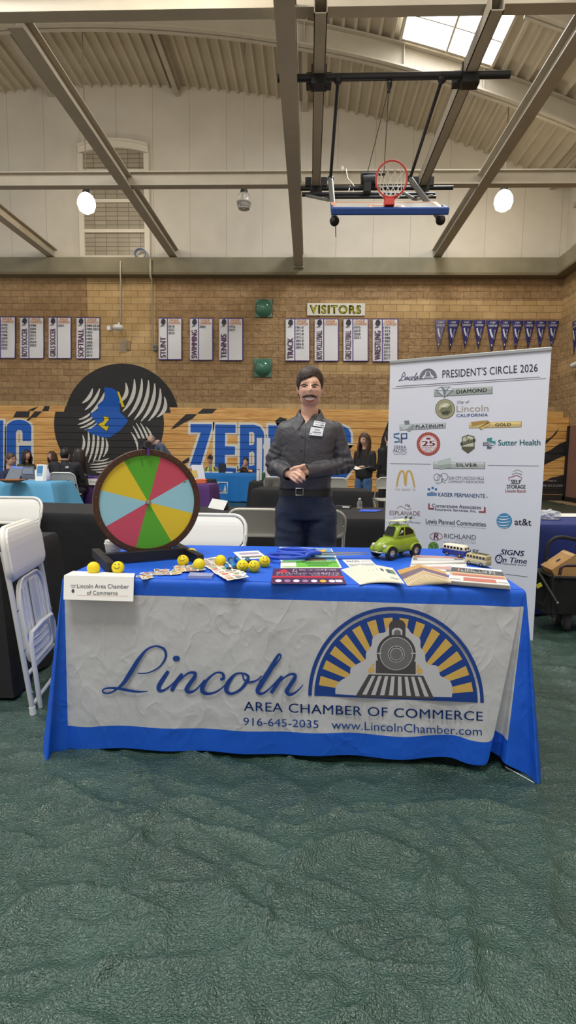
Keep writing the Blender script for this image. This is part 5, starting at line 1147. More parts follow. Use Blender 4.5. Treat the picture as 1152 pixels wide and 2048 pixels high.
def bus(px_f, px_r, z0, low, up, label, rackc=None, H0=0.42):
    a, b = onz(*px_f, z0), onz(*px_r, z0); hd = (a - b).normalized(); wb = (a - b).length; sc = wb / 0.56; lf = Zv.cross(hd); sd = 1 if lf.y < 0 else -1
    O = (a + b) / 2 - lf * sd * 0.17 * sc; C0 = carspace(O, hd); C = lambda x, y, z: C0(x * sc, y * sc, z * sc)
    t = thing('model_bus', label, 'model bus', (O.x, O.y, z0))
    m = MB(); loft(m, C, [(-0.5, 0.15, 0.08, 0.26), (-0.49, 0.185, 0.06, 0.28), (-0.4, 0.195, 0.05, 0.285), (0.4, 0.195, 0.05, 0.285), (0.49, 0.18, 0.06, 0.27), (0.51, 0.12, 0.09, 0.24)], 24, 0, 0.35); m.build('lower_body', low, t, smooth=50)
    m = MB(); loft(m, C, [(-0.49, 0.14, 0.25, 0.42), (-0.48, 0.175, 0.24, 0.45), (-0.38, 0.185, 0.24, 0.475), (0.36, 0.185, 0.24, 0.475), (0.44, 0.165, 0.24, 0.44), (0.48, 0.13, 0.24, 0.36)], 24, 0, 0.45); m.build('upper_body', up, t, smooth=50)
    for i in range(6):
        for s_ in (1, -1):
            m = MB(); x = -0.38 + 0.145 * i; m.obox(C(x, s_ * 0.186, 0.355), hd * 0.045 * sc, lf * 0.006 * sc, Zv * 0.042 * sc); m.build('side_window', CGD, t)
    for s_ in (1, -1): m = MB(); m.obox(C(0.468, s_ * 0.075, 0.35), hd * 0.012 * sc, lf * 0.06 * sc, Zv * 0.045 * sc); m.build('windscreen', CGD, t)
    for x in (0.28, -0.28):
        for s_ in (1, -1): wheel(C0, x * sc, s_ * 0.165 * sc, 0.085 * sc, 0.06 * sc, t, CHR)
    m = MB(); m.tube([C(0.5, -0.18, 0.08), C(0.525, -0.1, 0.08), C(0.525, 0.1, 0.08), C(0.5, 0.18, 0.08)], 0.014 * sc, 6); m.build('bumper', CHR, t)
    if rackc:
        m = MB()
        for y in (-0.12, 0, 0.12): m.tube([C(-0.4, y, 0.49), C(0.2, y, 0.49)], 0.012 * sc, 6)
        for x in (-0.4, -0.2, 0, 0.2): m.tube([C(x, -0.14, 0.485), C(x, 0.14, 0.485)], 0.012 * sc, 6)
        m.build('roof_rack', rackc, t)
    return t
bus((919, 1115.5), (894, 1111), TZ + 0.013, M('bus_blue', (34, 52, 140), 0.3), M('bus_cream', (232, 226, 202), 0.35), 'small blue toy bus with cream roof standing on the magazines')
bus((938, 1129), (962, 1134), TZ + 0.003, M('bus_tan', (196, 184, 144), 0.35), M('bus_tan_top', (190, 178, 136), 0.35), 'small tan toy bus with roof rack behind the LINCOLN magazines', M('rack_olive', (96, 92, 66), 0.6))
# ================================================================== PULL-UP BANNER
bo, bd = Vector((0.608, 4.2, 0)), Vector((0.941, -0.55, 0)).normalized()
BP = Plane(bo, (-bd.y * -1, -bd.x, 0)); 
if BP.n.y > 0: BP.n = -BP.n
bl_t, br_t = BP.hit(781, 722), BP.hit(1103, 698)
zt_ = (bl_t.z + br_t.z) / 2; bw_ = (br_t - bl_t).to_2d().length; b0_ = Vector((bl_t.x, bl_t.y, 0)); bb_ = Vector((br_t.x, br_t.y, 0))
t = thing('pull_up_banner', "tall white pull-up banner headed PRESIDENT'S CIRCLE 2026 beside the blue table", 'banner stand', (b0_ + bb_) / 2)
BANW = M('banner_white', (222, 224, 234), 0.5)
cv = lambda u: BP.n * (0.01 * math.sin(u * PI) - 0.01)
m = MB(); m.grid(lambda u, v: b0_.lerp(bb_, u) + Vector((0, 0, 0.02 + (zt_ - 0.035) * v)) + (bd * 0.0), 4, 8); sheet_ = m.build('printed_sheet', BANW, t, solid=0.002)
m = MB(); m.obox(b0_.lerp(bb_, 0.5) + Zv * (zt_ - 0.004), bd * (bw_ / 2 + 0.004), BP.n * 0.012, Zv * 0.012); m.build('top_rail', M('rail_silver', (176, 178, 176), 0.35, metal=0.5), t, bevel=0.004)
m = MB(); m.obox(b0_.lerp(bb_, 0.5) + Zv * 0.045 - BP.n * 0.045, bd * (bw_ / 2 - 0.02), BP.n * 0.04, Zv * 0.026); m.build('base_cassette', _M['rail_silver'], t, bevel=0.01)
m = MB(); m.cyl(b0_.lerp(bb_, 0.5) - BP.n * 0.03 + Zv * 0.06, b0_.lerp(bb_, 0.5) - BP.n * 0.02 + Zv * zt_, 0.009); m.build('support_pole', _M['rail_silver'], t)
for sx in (0.15, 0.85): m = MB(); m.obox(b0_.lerp(bb_, sx) + Zv * 0.016, BP.n * 0.18, bd * 0.02, Zv * 0.004); m.build('base_foot', _M['rail_silver'], t)
CCOL = {}
def C_(c):
    if c not in CCOL: CCOL[c] = M('banner_ink_%d_%d_%d' % c, c, 0.55)
    return CCOL[c]
class Logo:
    def __init__(s, name): s.m = MB(); s.mats = []; s.name = name
    def k(s, c):
        if c not in s.mats: s.mats.append(c)
        return s.mats.index(c)
    def T(s, txt, x0, x1, y0, y1, h, c, off=0.0026, **kw): text_px(s.m, txt, x0, x1, y0, y1, h, BP, off, s.k(c), **kw); return s
    def P(s, pts, c, off=0.002): px_poly(s.m, [pts], BP, off, s.k(c)); return s
    def L(s, pts, w, c, off=0.0024, n=5, closed=False): px_stroke(s.m, pts, w, BP, off, s.k(c), n, closed); return s
    def end(s): return s.m.build(s.name, [C_(c) for c in s.mats], t)
INKC, GR, NV = (62, 60, 92), (96, 98, 104), (40, 46, 92)
g = Logo('heading'); g.T("PRESIDENT'S CIRCLE 2026", 885, 1075.5, 756.3, 743, 16, INKC, bold=0.004, space=1.04).L([(792, 773), (936, 763.5), (1080, 754)], 1.1, GR).L([(785, 777.3), (938, 767), (1092, 757)], 0.8, GR)
g.end()
g = Logo('sponsor_logo'); kx = [g.k(c) for c in (INKC, (150, 150, 150), (66, 66, 76), (110, 110, 116), (222, 224, 234))]
sx_ = lambda x, y: (838.5 + (x - 47) / 1010 * 35.5, 738.5 + (y - 38) / 530 * 20 - 0.075 * (x - 47) / 1010 * 35.5)
emblem(g.m, lambda u, v: sx_(552 + u * 505, 568 + u * 0 - v * 530), lambda P: [sx_(*q) for q in P], lambda u, v, d: BP.hit(u, v, 0.002 + d), 0.00015, kx)
for P, w in (([(230, 203), (345, 170), (378, 118), (330, 57), (235, 130), (155, 255), (75, 309), (48, 296), (135, 284), (286, 297)], 14), ([(395, 190), (348, 285), (400, 275), (470, 205), (420, 297), (470, 225), (535, 205), (495, 290), (590, 235)], 14), ([(684, 203), (610, 230), (582, 303), (660, 296), (752, 208), (705, 293), (778, 290), (795, 203), (850, 245)], 14), ([(850, 245), (985, 135), (985, 106), (872, 297), (935, 285), (1003, 217), (944, 308), (1000, 235), (1068, 208), (1028, 300), (1116, 262)], 14)):
    g.L([(798 + (x - 42) / 1075 * 40, 745 + (y - 57) / 255 * 17 - (x - 42) / 1075 * 2.5) for x, y in P], w / 12, INKC)
g.T('AREA CHAMBER OF COMMERCE', 826, 873.5, 761.5, 758.8, 1.7, GR); g.end()
def barlogo(bar, col, txt, x0, x1, y0, y1, h, extra):
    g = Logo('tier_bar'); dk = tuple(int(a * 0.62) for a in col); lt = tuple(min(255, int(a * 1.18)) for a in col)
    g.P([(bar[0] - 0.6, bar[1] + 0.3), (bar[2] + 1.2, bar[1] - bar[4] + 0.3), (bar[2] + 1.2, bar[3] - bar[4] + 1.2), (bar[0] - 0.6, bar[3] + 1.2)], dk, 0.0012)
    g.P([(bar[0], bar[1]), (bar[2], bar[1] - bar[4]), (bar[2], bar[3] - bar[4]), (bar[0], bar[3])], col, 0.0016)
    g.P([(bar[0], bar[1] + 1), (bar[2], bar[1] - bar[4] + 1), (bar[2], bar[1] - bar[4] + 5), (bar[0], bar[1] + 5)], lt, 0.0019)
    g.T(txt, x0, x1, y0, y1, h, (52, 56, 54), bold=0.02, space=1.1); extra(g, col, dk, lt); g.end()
def xd(g, c, d, l):
    g.P([(870, 780), (881, 774), (899, 773), (908, 780.5), (889, 796)], (120, 126, 132), 0.0028).P([(872, 780), (882, 775.5), (886, 780.5)], (224, 230, 236), 0.003).P([(886, 775), (898, 774.5), (892, 780.5)], (200, 206, 214), 0.003).P([(900, 775), (906, 780), (895, 780.5)], (232, 236, 240), 0.003).P([(876, 782.5), (886, 782), (888, 793)], (208, 214, 220), 0.003).P([(893, 782), (903, 782), (890, 793.5)], (176, 182, 190), 0.003)
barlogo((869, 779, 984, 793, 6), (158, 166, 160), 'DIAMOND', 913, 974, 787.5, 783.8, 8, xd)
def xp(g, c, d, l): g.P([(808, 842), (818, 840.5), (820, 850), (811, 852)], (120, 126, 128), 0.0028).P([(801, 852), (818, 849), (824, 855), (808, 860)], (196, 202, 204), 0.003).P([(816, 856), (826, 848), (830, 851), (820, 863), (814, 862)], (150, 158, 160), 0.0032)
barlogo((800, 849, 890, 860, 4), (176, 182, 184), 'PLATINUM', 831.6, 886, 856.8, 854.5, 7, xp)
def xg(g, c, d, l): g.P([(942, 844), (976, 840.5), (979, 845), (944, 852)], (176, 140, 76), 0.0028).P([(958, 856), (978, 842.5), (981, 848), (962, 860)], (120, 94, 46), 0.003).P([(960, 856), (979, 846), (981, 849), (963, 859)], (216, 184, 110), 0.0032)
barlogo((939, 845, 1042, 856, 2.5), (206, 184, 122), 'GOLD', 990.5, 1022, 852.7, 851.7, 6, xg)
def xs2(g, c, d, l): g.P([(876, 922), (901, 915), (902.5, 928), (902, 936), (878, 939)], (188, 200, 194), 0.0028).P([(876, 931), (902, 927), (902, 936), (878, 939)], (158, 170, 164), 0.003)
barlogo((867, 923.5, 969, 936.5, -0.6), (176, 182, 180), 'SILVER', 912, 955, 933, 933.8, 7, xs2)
g = Logo('divider_line'); g.L([(780, 927), (820, 927.6), (862, 928.4)], 0.9, GR); g.L([(975.7, 930.4), (1030, 931.2), (1078.5, 932)], 0.9, GR); g.L([(1010, 1148), (1030, 1150.5), (1055, 1153.5)], 0.9, GR); g.end()
g = Logo('sponsor_logo'); g.P(circ(890.3, 818, 19.7, n=36), (84, 84, 62)).P(circ(890.3, 818, 18.4, n=36), (168, 162, 128), 0.0023).P(circ(890.3, 818, 14.2, n=30), (84, 84, 62), 0.0026).P(circ(890.3, 818, 13.4, n=30), (190, 188, 158), 0.0029).P([(878, 822), (886, 812), (893, 816), (903, 809), (903, 823), (896, 829), (885, 829)], (120, 124, 92), 0.0032).P([(882, 825), (894, 821), (902, 824), (896, 829.5), (886, 830)], (70, 72, 54), 0.0035).P([(880, 814), (892, 807), (899, 808), (888, 815)], (222, 220, 200), 0.0034)
g.T('City of', 914.6, 939, 808.8, 807.8, 7, (66, 62, 66), shear=0.25).T('Lincoln', 913, 977, 824.2, 822.4, 13, (166, 158, 142)).T('CALIFORNIA', 913, 976, 834.2, 832.6, 6, (70, 92, 158), bold=0.02, space=1.1); g.end()
g = Logo('sponsor_logo'); sb = (70, 116, 156)
g.L([(799, 867), (788.5, 868.5), (788.5, 874), (798, 877), (799, 883), (789, 884)], 3.2, sb, n=1).L([(803, 886.5), (803.2, 867.5), (813.5, 867), (813.5, 876.5), (804.5, 877)], 3.2, (52, 84, 128), n=1).T('SIERRA', 788, 812.5, 897.8, 897.6, 6.6, (90, 86, 104)).T('PACIFIC', 787, 814, 905.2, 905, 6.6, (90, 86, 104)).T('INDUSTRIES', 788, 812.5, 909.6, 909.4, 2.6, (120, 116, 130)); g.end()
g = Logo('sponsor_logo'); rd = (168, 66, 56)
g.P(circ(857, 888, 23.5, n=40), rd).P(circ(857, 888, 17.6, n=36), (232, 222, 222), 0.0023).P(circ(857, 888, 16.6, n=36), rd, 0.0026).P(circ(857, 888, 15.8, n=36), (228, 222, 228), 0.0029)
for i in range(26): a = 2 * PI * i / 26; g.P(circ(857 + 20.5 * math.cos(a), 888 + 20.5 * math.sin(a), 1.2, 1.2, 6), (206, 140, 130), 0.0026)
g.T('25', 843.5, 870.5, 892.5, 891.8, 10.5, (150, 66, 62), 0.0034, bold=0.03).T('YEARS', 845, 869, 897.2, 896.8, 3.8, (160, 92, 86), 0.0034).T('OF', 854.5, 859.5, 899.4, 899.4, 1.6, (160, 92, 86), 0.0034).T('GOLD', 849, 864.5, 902, 901.8, 3.4, (160, 92, 86), 0.0034).P(circ(857, 877.3, 4.8, 2.2, 16), (140, 60, 56), 0.0034); g.end()
g = Logo('sponsor_logo'); ol = (92, 90, 70)
g.P([(924, 874), (936, 869), (949, 873), (949.5, 897), (936, 907.5), (923.5, 898)], ol).P([(926, 875.5), (936, 871), (947, 874.8), (947.5, 896), (936, 904.5), (925.5, 897)], (200, 200, 176), 0.0023).P([(925.5, 893), (947.5, 893), (947.5, 896), (936, 904.5), (925.5, 897)], ol, 0.0026).L([(936, 871), (932, 877), (940, 879), (933, 882)], 1.4, ol).P([(921, 885), (951, 877), (951, 883.5), (921.5, 891.5)], (66, 64, 54), 0.003).T('FRUIT', 926, 947, 888.5, 883, 4, (196, 190, 160), 0.0034, bold=0.02); g.end()
g = Logo('sponsor_logo'); tl_, gy = (62, 140, 142), (96, 98, 120)
g.P([(974, 877), (984, 875), (984, 882), (991, 882), (991, 889), (982, 886), (974, 884)], tl_).P([(966, 885), (975, 884), (984, 890), (990, 889), (983, 893), (983, 898), (974, 898), (974, 892), (966, 892)], gy)
for d in (0, 3.2, 6.4): g.L([(968, 884 + d), (974, 882.5 + d), (981, 886 + d), (989, 887 + d)], 0.9, (226, 228, 238), 0.0028)
g.T('Sutter Health', 996.3, 1081, 891.2, 890.4, 11.5, (52, 132, 138), bold=0.02); g.end()
g = Logo('sponsor_logo'); gd = (206, 168, 92)
g.L([(793.5, 973.5), (796, 958), (800, 945), (804, 941.8), (808, 946), (810.5, 971)], [3.2, 3.6, 3.6, 3, 3.4, 3], gd).L([(811.5, 971), (813.5, 946), (818, 941.8), (822, 945), (826, 958), (829, 974)], [3, 3.4, 3, 3.6, 3.6, 3.2], gd).T("i'm lovin' it", 790, 830.7, 981.5, 981.7, 6.6, (190, 176, 156)); g.end()
g = Logo('sponsor_logo'); g.L([(880, 953), (875, 947.5), (868.5, 951), (869, 959), (876, 961), (880, 955), (885, 947), (893, 947.5), (896, 954), (891, 961), (885, 957), (884, 963), (876, 967), (872, 964)], 0.8, (84, 86, 92)).L([(874, 960), (878, 950), (884, 952), (884, 962), (892, 966)], 0.8, (84, 86, 92)).T('SUN CITY LINCOLN HILLS', 897.5, 968, 959.2, 959.8, 6.4, (84, 88, 98)).T('COMMUNITY ASSOCIATION', 897, 968, 965.6, 966.4, 4.8, (84, 88, 98)); g.end()
g = Logo('sponsor_logo'); kb = (62, 112, 164)
for x in (858, 865.5, 872): g.P(circ(x, 978.5 - (2.6 if x == 865.5 else 0), 2.6, n=14), kb)
for x in (856, 860, 864, 868, 872): g.P([(x - 1.4, 983 + abs(x - 864) * 0.3), (x + 1.4, 983 + abs(x - 864) * 0.3), (x + 2.0 - (864 - x) * -0.06, 992), (x - 1.6, 991)], kb)
g.T('KAISER PERMANENTE', 876.5, 970.5, 992.8, 996, 8, (62, 104, 152), bold=0.012); g.L([(974, 993), (975.4, 994.4), (974, 995.8), (972.6, 994.4)], 0.5, kb, closed=True); g.end()
g = Logo('sponsor_logo'); cr = (150, 66, 70)
g.P([(856.5, 1006.5), (859.5, 1006.7), (859.5, 1015.6), (868, 1016), (868, 1019.5), (856.5, 1019)], cr).P([(968, 1013.7), (971.4, 1013.9), (971.4, 1026), (957.6, 1025.2), (957.6, 1022), (968, 1022.4)], cr).T('Cornerstone Associates', 864, 962, 1014.4, 1018.2, 7.2, (72, 70, 104), bold=0.012).T('Insurance Services, Inc.', 870, 953, 1021.6, 1025.4, 6, (72, 70, 104), bold=0.012); g.end()
g = Logo('sponsor_logo'); eb = (128, 96, 96)
g.T('ESPLANADE', 779.5, 840, 1029.6, 1031.4, 8.6, eb).L([(794, 1017), (801, 1012.5), (808, 1015), (815, 1019), (823, 1017)], 0.8, eb).L([(811, 1013), (812, 1008), (814, 1012), (816, 1008), (817, 1014), (819, 1010), (820, 1015)], 0.8, eb).T('AT TURKEY CREEK', 787, 830, 1036, 1037, 2.6, (168, 160, 166)).T('TaylorMorrison', 806, 841, 1047, 1048.4, 5.6, (104, 102, 112)); g.L([(776, 1041), (788, 1041.3), (800, 1041.6)], 0.8, (170, 168, 178)).L([(776, 1044.5), (788, 1045), (800, 1045.4)], 0.8, (170, 168, 178)); g.end()
g = Logo('sponsor_logo'); g.T('Lewis Planned Communities', 851.6, 972, 1046.6, 1053.4, 9.6, (66, 66, 74), bold=0.01).T('A Member of the Lewis Group of Companies', 852, 972, 1050.6, 1058, 2.5, (120, 118, 124)); g.end()
g = Logo('sponsor_logo'); g.T('SELF', 1022, 1042, 967.6, 968.2, 8.4, (54, 54, 62), bold=0.03).T('STORAGE', 1013.5, 1051.6, 977, 977.6, 7.8, (54, 54, 62), bold=0.03).T('Lincoln Ranch', 1011, 1052, 984.6, 985.2, 6.2, (178, 66, 66), bold=0.02)
g.L([(1026, 943), (1036, 939.2), (1045, 944.5)], 1.2, (170, 160, 130), n=1).L([(1024, 949), (1032, 945.6), (1044, 949)], 1.2, (110, 120, 124), n=1).L([(1019, 961), (1017, 956), (1033, 950.5), (1044, 955), (1041, 962)], 1.5, (160, 70, 84), n=1); g.end()
g = Logo('sponsor_logo'); g.P(circ(1008.6, 1041.8, 15.6, n=36), (70, 142, 190))
for i, (y, h, w) in enumerate(((1031.5, 1.6, 11), (1037, 2, 14), (1043, 2.2, 14.5), (1049, 1.8, 12), (1054, 1.2, 7))): g.L([(1008.6 - w, y), (1003, y + 1.8), (1012, y + 1.6), (1008.6 + w * 0.86, y - 0.6)], [0.6, h, h, 0.5], (226, 232, 240), 0.0028)
g.T('at&t', 1029, 1063, 1050, 1051.4, 13, (66, 62, 76), bold=0.012); g.end()
g = Logo('sponsor_logo'); g.L(circ(872.5, 1072.5, 12.3, 7.4, 20), 1.0, (150, 80, 88), closed=True).T('R', 867, 878, 1077.6, 1078, 11, (130, 66, 84), shear=0.15, bold=0.02).T('RICHLAND', 888.6, 952, 1076.4, 1079.2, 9.4, (92, 90, 98)).T('PLANNED', 912, 951, 1081.4, 1083, 2.6, (150, 150, 156), space=1.6).T('COMMUNITIES', 887.6, 952, 1085.4, 1087.6, 2.8, (150, 150, 156), space=1.5); g.end()
g = Logo('sponsor_logo'); g.P(circ(867, 1094, 10.6, n=26), (104, 152, 70)).L([(860, 1102), (865, 1094), (860, 1089)], 1.6, (60, 84, 56)).L([(868, 1100), (873, 1092), (869, 1088)], 1.6, (60, 84, 56)).T('PLACER VALLEY', 881, 957.5, 1103.6, 1107.4, 8, (58, 60, 72), bold=0.02); g.end()
g = Logo('sponsor_logo'); g.T('SIGNS', 1001, 1049, 1108.6, 1112.4, 10.6, NV, shear=0.22, bold=0.02).T('n Time', 1005.5, 1054, 1124, 1127.6, 10.6, NV, shear=0.22, bold=0.015).L(circ(998, 1117.5, 6.6, 7.4, 18), 2.2, NV, closed=True).L([(999, 1113), (998.4, 1118), (995, 1120)], 0.9, NV).T('The Dependable Source', 993, 1053, 1128.4, 1133.4, 4.6, NV, shear=0.3); g.end()
# ================================================================== CHAIRS, TABLES AND WHAT STANDS ON THEM
CHW, CHF = M('chair_plastic', (232, 230, 222), 0.42), M('chair_tube', (206, 206, 204), 0.35); CHB = M('chair_plastic_beige', (206, 200, 184), 0.45)
def rrect(hw, h0, h1, r, n=5):
    out = []
    for cx, cy, a0 in ((hw - r, h1 - r, 0), (-hw + r, h1 - r, 90), (-hw + r * .6, h0 + r * .6, 180), (hw - r * .6, h0 + r * .6, 270)):
        rr_ = r if a0 < 180 else r * .6
        out += [(cx + rr_ * math.cos(R_(a0 + 90 * i / n)), cy + rr_ * math.sin(R_(a0 + 90 * i / n))) for i in range(n + 1)]
    return out
def make_chair(loc, rz, label, mat=CHW, group='white folding chairs', hw=0.225):
    t = thing('folding_chair', label, 'chair', loc, group, rz)
    # local frame: sitter faces -y
    by = lambda z: -0.20 + 0.40 * z / 0.86
    m = MB(); P = rrect(hw, 0.66, 0.86, 0.085)
    cvx = lambda x: 0.025 * (1 - (x / hw) ** 2)
    b = len(m.v)
    m.poly([[(p[0] * .93, 0.76 + (p[1] - 0.76) * .9) for p in P]], lambda u, v, w: Vector((u, by(v) + cvx(u) + w, v)), 0, 0.006)
    m.build('backrest', mat, t, local=True)
    m = MB(); m.tube([(p[0], by(p[1]) + cvx(p[0]) + 0.003, p[1]) for p in P], 0.0115, 8, closed=True); m.build('backrest_rim', mat, t, smooth=True, local=True)
    m = MB(); S_ = rrect(hw - 0.03, -0.2, 0.19, 0.09)
    m.poly([S_], lambda u, v, w: Vector((u, v, 0.435 + w + 0.01 * (abs(u) / hw) ** 2)), 0, 0.022); m.build('seat', mat, t, local=True)
    for s in (-1, 1):
        m = MB(); m.tube([(s * (hw - 0.004), by(0.02), 0.02), (s * (hw - 0.004), by(0.74), 0.74)], 0.0115, 8); m.build('leg', CHF, t, smooth=40, local=True)
        m = MB(); m.tube([(s * (hw - 0.028), -0.04, 0.44), (s * (hw - 0.028), 0.24, 0.02)], 0.0105, 8); m.build('leg', CHF, t, smooth=40, local=True)
        for y in (by(0.02), 0.24): m = MB(); m.cyl((s * (hw - (0.004 if y < 0 else 0.028)), y, 0), (s * (hw - (0.004 if y < 0 else 0.028)), y, 0.035), 0.016, n=10); m.build('foot_cap', M('foot_grey', (150, 150, 150), 0.6), t, local=True)
    for y, z, w in ((by(0.2), 0.2, hw), (0.145, 0.16, hw - 0.028)): m = MB(); m.cyl((-w, y, z), (w, y, z), 0.009, n=8); m.build('crossbar', CHF, t, smooth=40, local=True)
    return t
FZ = 0.012
ch0 = make_chair((-0.625, 3.22, FZ), 0, 'white folding chair tucked behind the prize wheel at the front table', hw=0.235)
make_chair((-0.37, 4.02, FZ), PI, 'folding chair left of the standing man with its back towards the camera', CHB, hw=0.205)
make_chair((0.068, 4.03, FZ), PI, 'folding chair mostly hidden behind the standing man, one rounded edge showing', CHB, hw=0.2)
make_chair((-2.42, 4.2, FZ), 0.1, 'open folding chair behind the leaning one at the left edge', CHW)

# folded chair leaning at the left
F1, F2, T2 = Vector((-1.283, 2.397, FZ)), Vector((-1.356, 2.837, FZ)), Vector((-1.47, 2.818, 0.905))
wv = (F2 - F1).normalized(); uv_ = (T2 - F2); uv_ = (uv_ - wv * uv_.dot(wv)).normalized(); nv = wv.cross(uv_)      # nv towards the camera side
if nv.x < 0: nv = -nv
Lh = 0.90; Wh = 0.445
t = thing('folding_chair', 'folded white plastic chair standing upright at the left end of the blue table', 'chair', (F1 + F2) / 2, 'white folding chairs')
cc = lambda s, h, d=0.0: F1 + wv * (Wh * s) + uv_ * h + nv * d
for s in (0.0, 1.0):
    m = MB(); m.tube([cc(s, 0.02), cc(s, 0.3), cc(s, 0.6), cc(s, 0.8, -0.005)], 0.0125, 10); m.build('leg', CHF, t, smooth=40)
    m = MB(); m.tube([cc(s, -0.002), cc(s, 0.05)], [0.017, 0.015], 10); m.build('foot_cap', CHW, t, smooth=40)
P = [(Wh / 2 + x, y) for x, y in rrect(Wh / 2 + 0.012, 0.66, Lh, 0.09)]
m = MB(); m.poly([P], lambda u, v, w: cc(u / Wh, v, 0.014 + w - 0.03 * (1 - (2 * u / Wh - 1) ** 2)), 0, 0.012); m.build('backrest', CHW, t, bevel=0.004)
m = MB(); m.tube([cc(u / Wh, v, 0.004 - 0.03 * (1 - (2 * u / Wh - 1) ** 2)) for u, v in P], 0.013, 8, closed=True); m.build('backrest_rim', CHW, t, smooth=True)
P = [(Wh / 2 + x * 0.8, y) for x, y in rrect(Wh / 2, 0.235, 0.645, 0.12)]
m = MB(); m.poly([P], lambda u, v, w: cc(u / Wh, v, -0.004 + w), 0, 0.010)
for q in range(len(P)): pass
m.tube([cc(u / Wh, v, 0.012) for u, v in P], 0.007, 6, closed=True)
for v in (0.27, 0.305, 0.34): m.tube([cc(0.22, v, 0.012), cc(0.5, v - 0.006, 0.014), cc(0.78, v, 0.012)], 0.004, 6)
for s in (0.24, 0.34, 0.66, 0.76): m.tube([cc(s, 0.36, 0.009), cc(s, 0.6, 0.009)], 0.0045, 6)
m.build('seat', CHW, t, smooth=50)
m = MB(); m.obox(cc(0.5, 0.5, 0.016), uv_ * 0.125, wv * 0.032, nv * 0.005); m.build('seat_strut', CHF, t, bevel=0.002)
m = MB(); m.tube([cc(0.1, 0.02, 0.02), cc(0.11, 0.34, 0.028), cc(0.16, 0.385, 0.03), cc(0.5, 0.392, 0.03), cc(0.84, 0.385, 0.03), cc(0.89, 0.34, 0.028), cc(0.9, 0.02, 0.02)], 0.0115, 8); m.build('rear_frame', CHF, t, smooth=40)
for h in (0.05, 0.2): m = MB(); m.cyl(cc(0.0, h, -0.004), cc(1, h, -0.004), 0.0095, n=8); m.build('crossbar', CHF, t, smooth=40)
for s, h in ((0, 0.52), (0, 0.33), (0, 0.12), (1, 0.4)):
    m = MB(); m.cyl(cc(s, h, 0.008), cc(s, h, 0.016), 0.006, n=10); m.build('rivet', M('rivet_steel', (150, 150, 152), 0.35, metal=0.6), t)

BLK = M('cloth_black', (27, 26, 29), 0.8, var=0.12, vs=5, bump=0.01, bs=5)
def covered(label, Q, mat, hem=0.03, fl=0.03, wav=0.02, zt=None, group=None, freq=16, corner=0.05, name='covered_table', cat='table', extra=None, floorz=FZ):
    # Q: front-left, front-right, back-right, back-left points of the table top
    Q = [Vector(q) for q in Q]; c = sum(Q, Vector()) / 4
    t = thing(name, label, cat, (c.x, c.y, 0), group)
    m = MB(); cols = []
    for i in range(4):
        a, b = Q[i], Q[(i + 1) % 4]; d = (b - a); L = d.length; d.normalize(); n = Vector((d.y, -d.x, 0)); nn = max(6, int(L * 12))
        for j in range(nn):
            u = j / nn; wv_ = wav * math.sin(u * L * freq + i * 1.7) + wav * 0.5 * math.sin(u * L * freq * 2.3 + 1 + i)
            ce = corner * (math.exp(-(u * L / 0.12) ** 2)); nnv = n
            if j == 0: p_ = (Q[i] - Q[i - 1]).normalized(); nnv = (n + Vector((p_.y, -p_.x, 0))).normalized()
            cols.append((a.lerp(b, u), nnv, fl + wv_ + ce))
    ts = [0, 0.02, 0.12, 0.3, 0.5, 0.75, 1.0]
    for top, n, f in cols:
        for k, tt in enumerate(ts):
            m.v.append(top + n * (0.012 if k else 0) + n * f * tt + Vector((0, 0, -(top.z - hem - (0.015 if f > fl + 0.03 else 0)) * tt - (0.006 if k == 1 else 0))))
    nc = len(cols); N = len(ts)
    for i in range(nc):
        j = (i + 1) % nc
        for k in range(N - 1): m.f.append([i * N + k, j * N + k, j * N + k + 1, i * N + k + 1]); m.m.append(0)
    m.grid(lambda u, v: Q[0].lerp(Q[1], u).lerp(Q[3].lerp(Q[2], u), v) + Vector((0, 0, 0.002 * noise.noise(Vector((u * 9, v * 5, c.x))))), 16, 8, 0)
    m.build('cloth', mat, t, smooth=50)
    for q in Q:
        p2 = c + (q - c) * 0.85; m = MB(); m.cyl((p2.x, p2.y, floorz), (p2.x, p2.y, q.z - 0.02), 0.015, n=8); m.build('leg', _M['leg_grey'], t)
    return t
def tab(fl, fr, br, bl, z): return [onz(*p, z) for p in (fl, fr, br, bl)]
covered('long black covered table running across behind the front table, left stretch', tab((-60, 1021), (386, 1033), (386, 1013), (-60, 1001), 0.735), BLK, fl=0.01, wav=0.008, corner=0, group='black covered tables')
covered('black covered table behind the standing man and chairs', tab((400, 1034), (830, 1039), (830, 1015.5), (400, 1013), 0.735), BLK, fl=0.01, wav=0.008, corner=0, group='black covered tables')
covered('black covered neighbouring table at the left edge beside the folded chair', [(-3.2, 2.62, 0.745), (-1.56, 2.62, 0.745), (-1.62, 3.38, 0.745), (-3.2, 3.38, 0.745)], BLK, fl=0.07, corner=0.05, group='black covered tables')
q = [onz(504, 978.5, 0.745), onz(742, 983, 0.745)]; covered('black covered table in the middle distance between the man and the bright blue table', [q[0], q[1], q[1] + Vector((0, 0.75, 0)), q[0] + Vector((0.08, 0.75, 0))], BLK, group='black covered tables', fl=0.05)
q = [onz(499, 963.5, 0.745), onz(600, 966, 0.745)]; covered('black covered far table carrying the white and green bottles', [q[0], q[1], q[1] + Vector((0, 0.75, 0)), q[0] + Vector((0, 0.75, 0))], BLK, group='black covered tables')
q = [onz(396, 959.5, 0.745), onz(421, 960.5, 0.745)]; covered('small black covered table carrying the white sign, beside the bright blue table', [q[0] + Vector((-1.0, 0, 0)), q[1], q[1] + Vector((0, 0.6, 0)), q[0] + Vector((-1.0, 0.6, 0))], BLK, group='black covered tables')
LBL = M('cloth_sky', (98, 168, 210), 0.7, bump=0.01, bs=4)
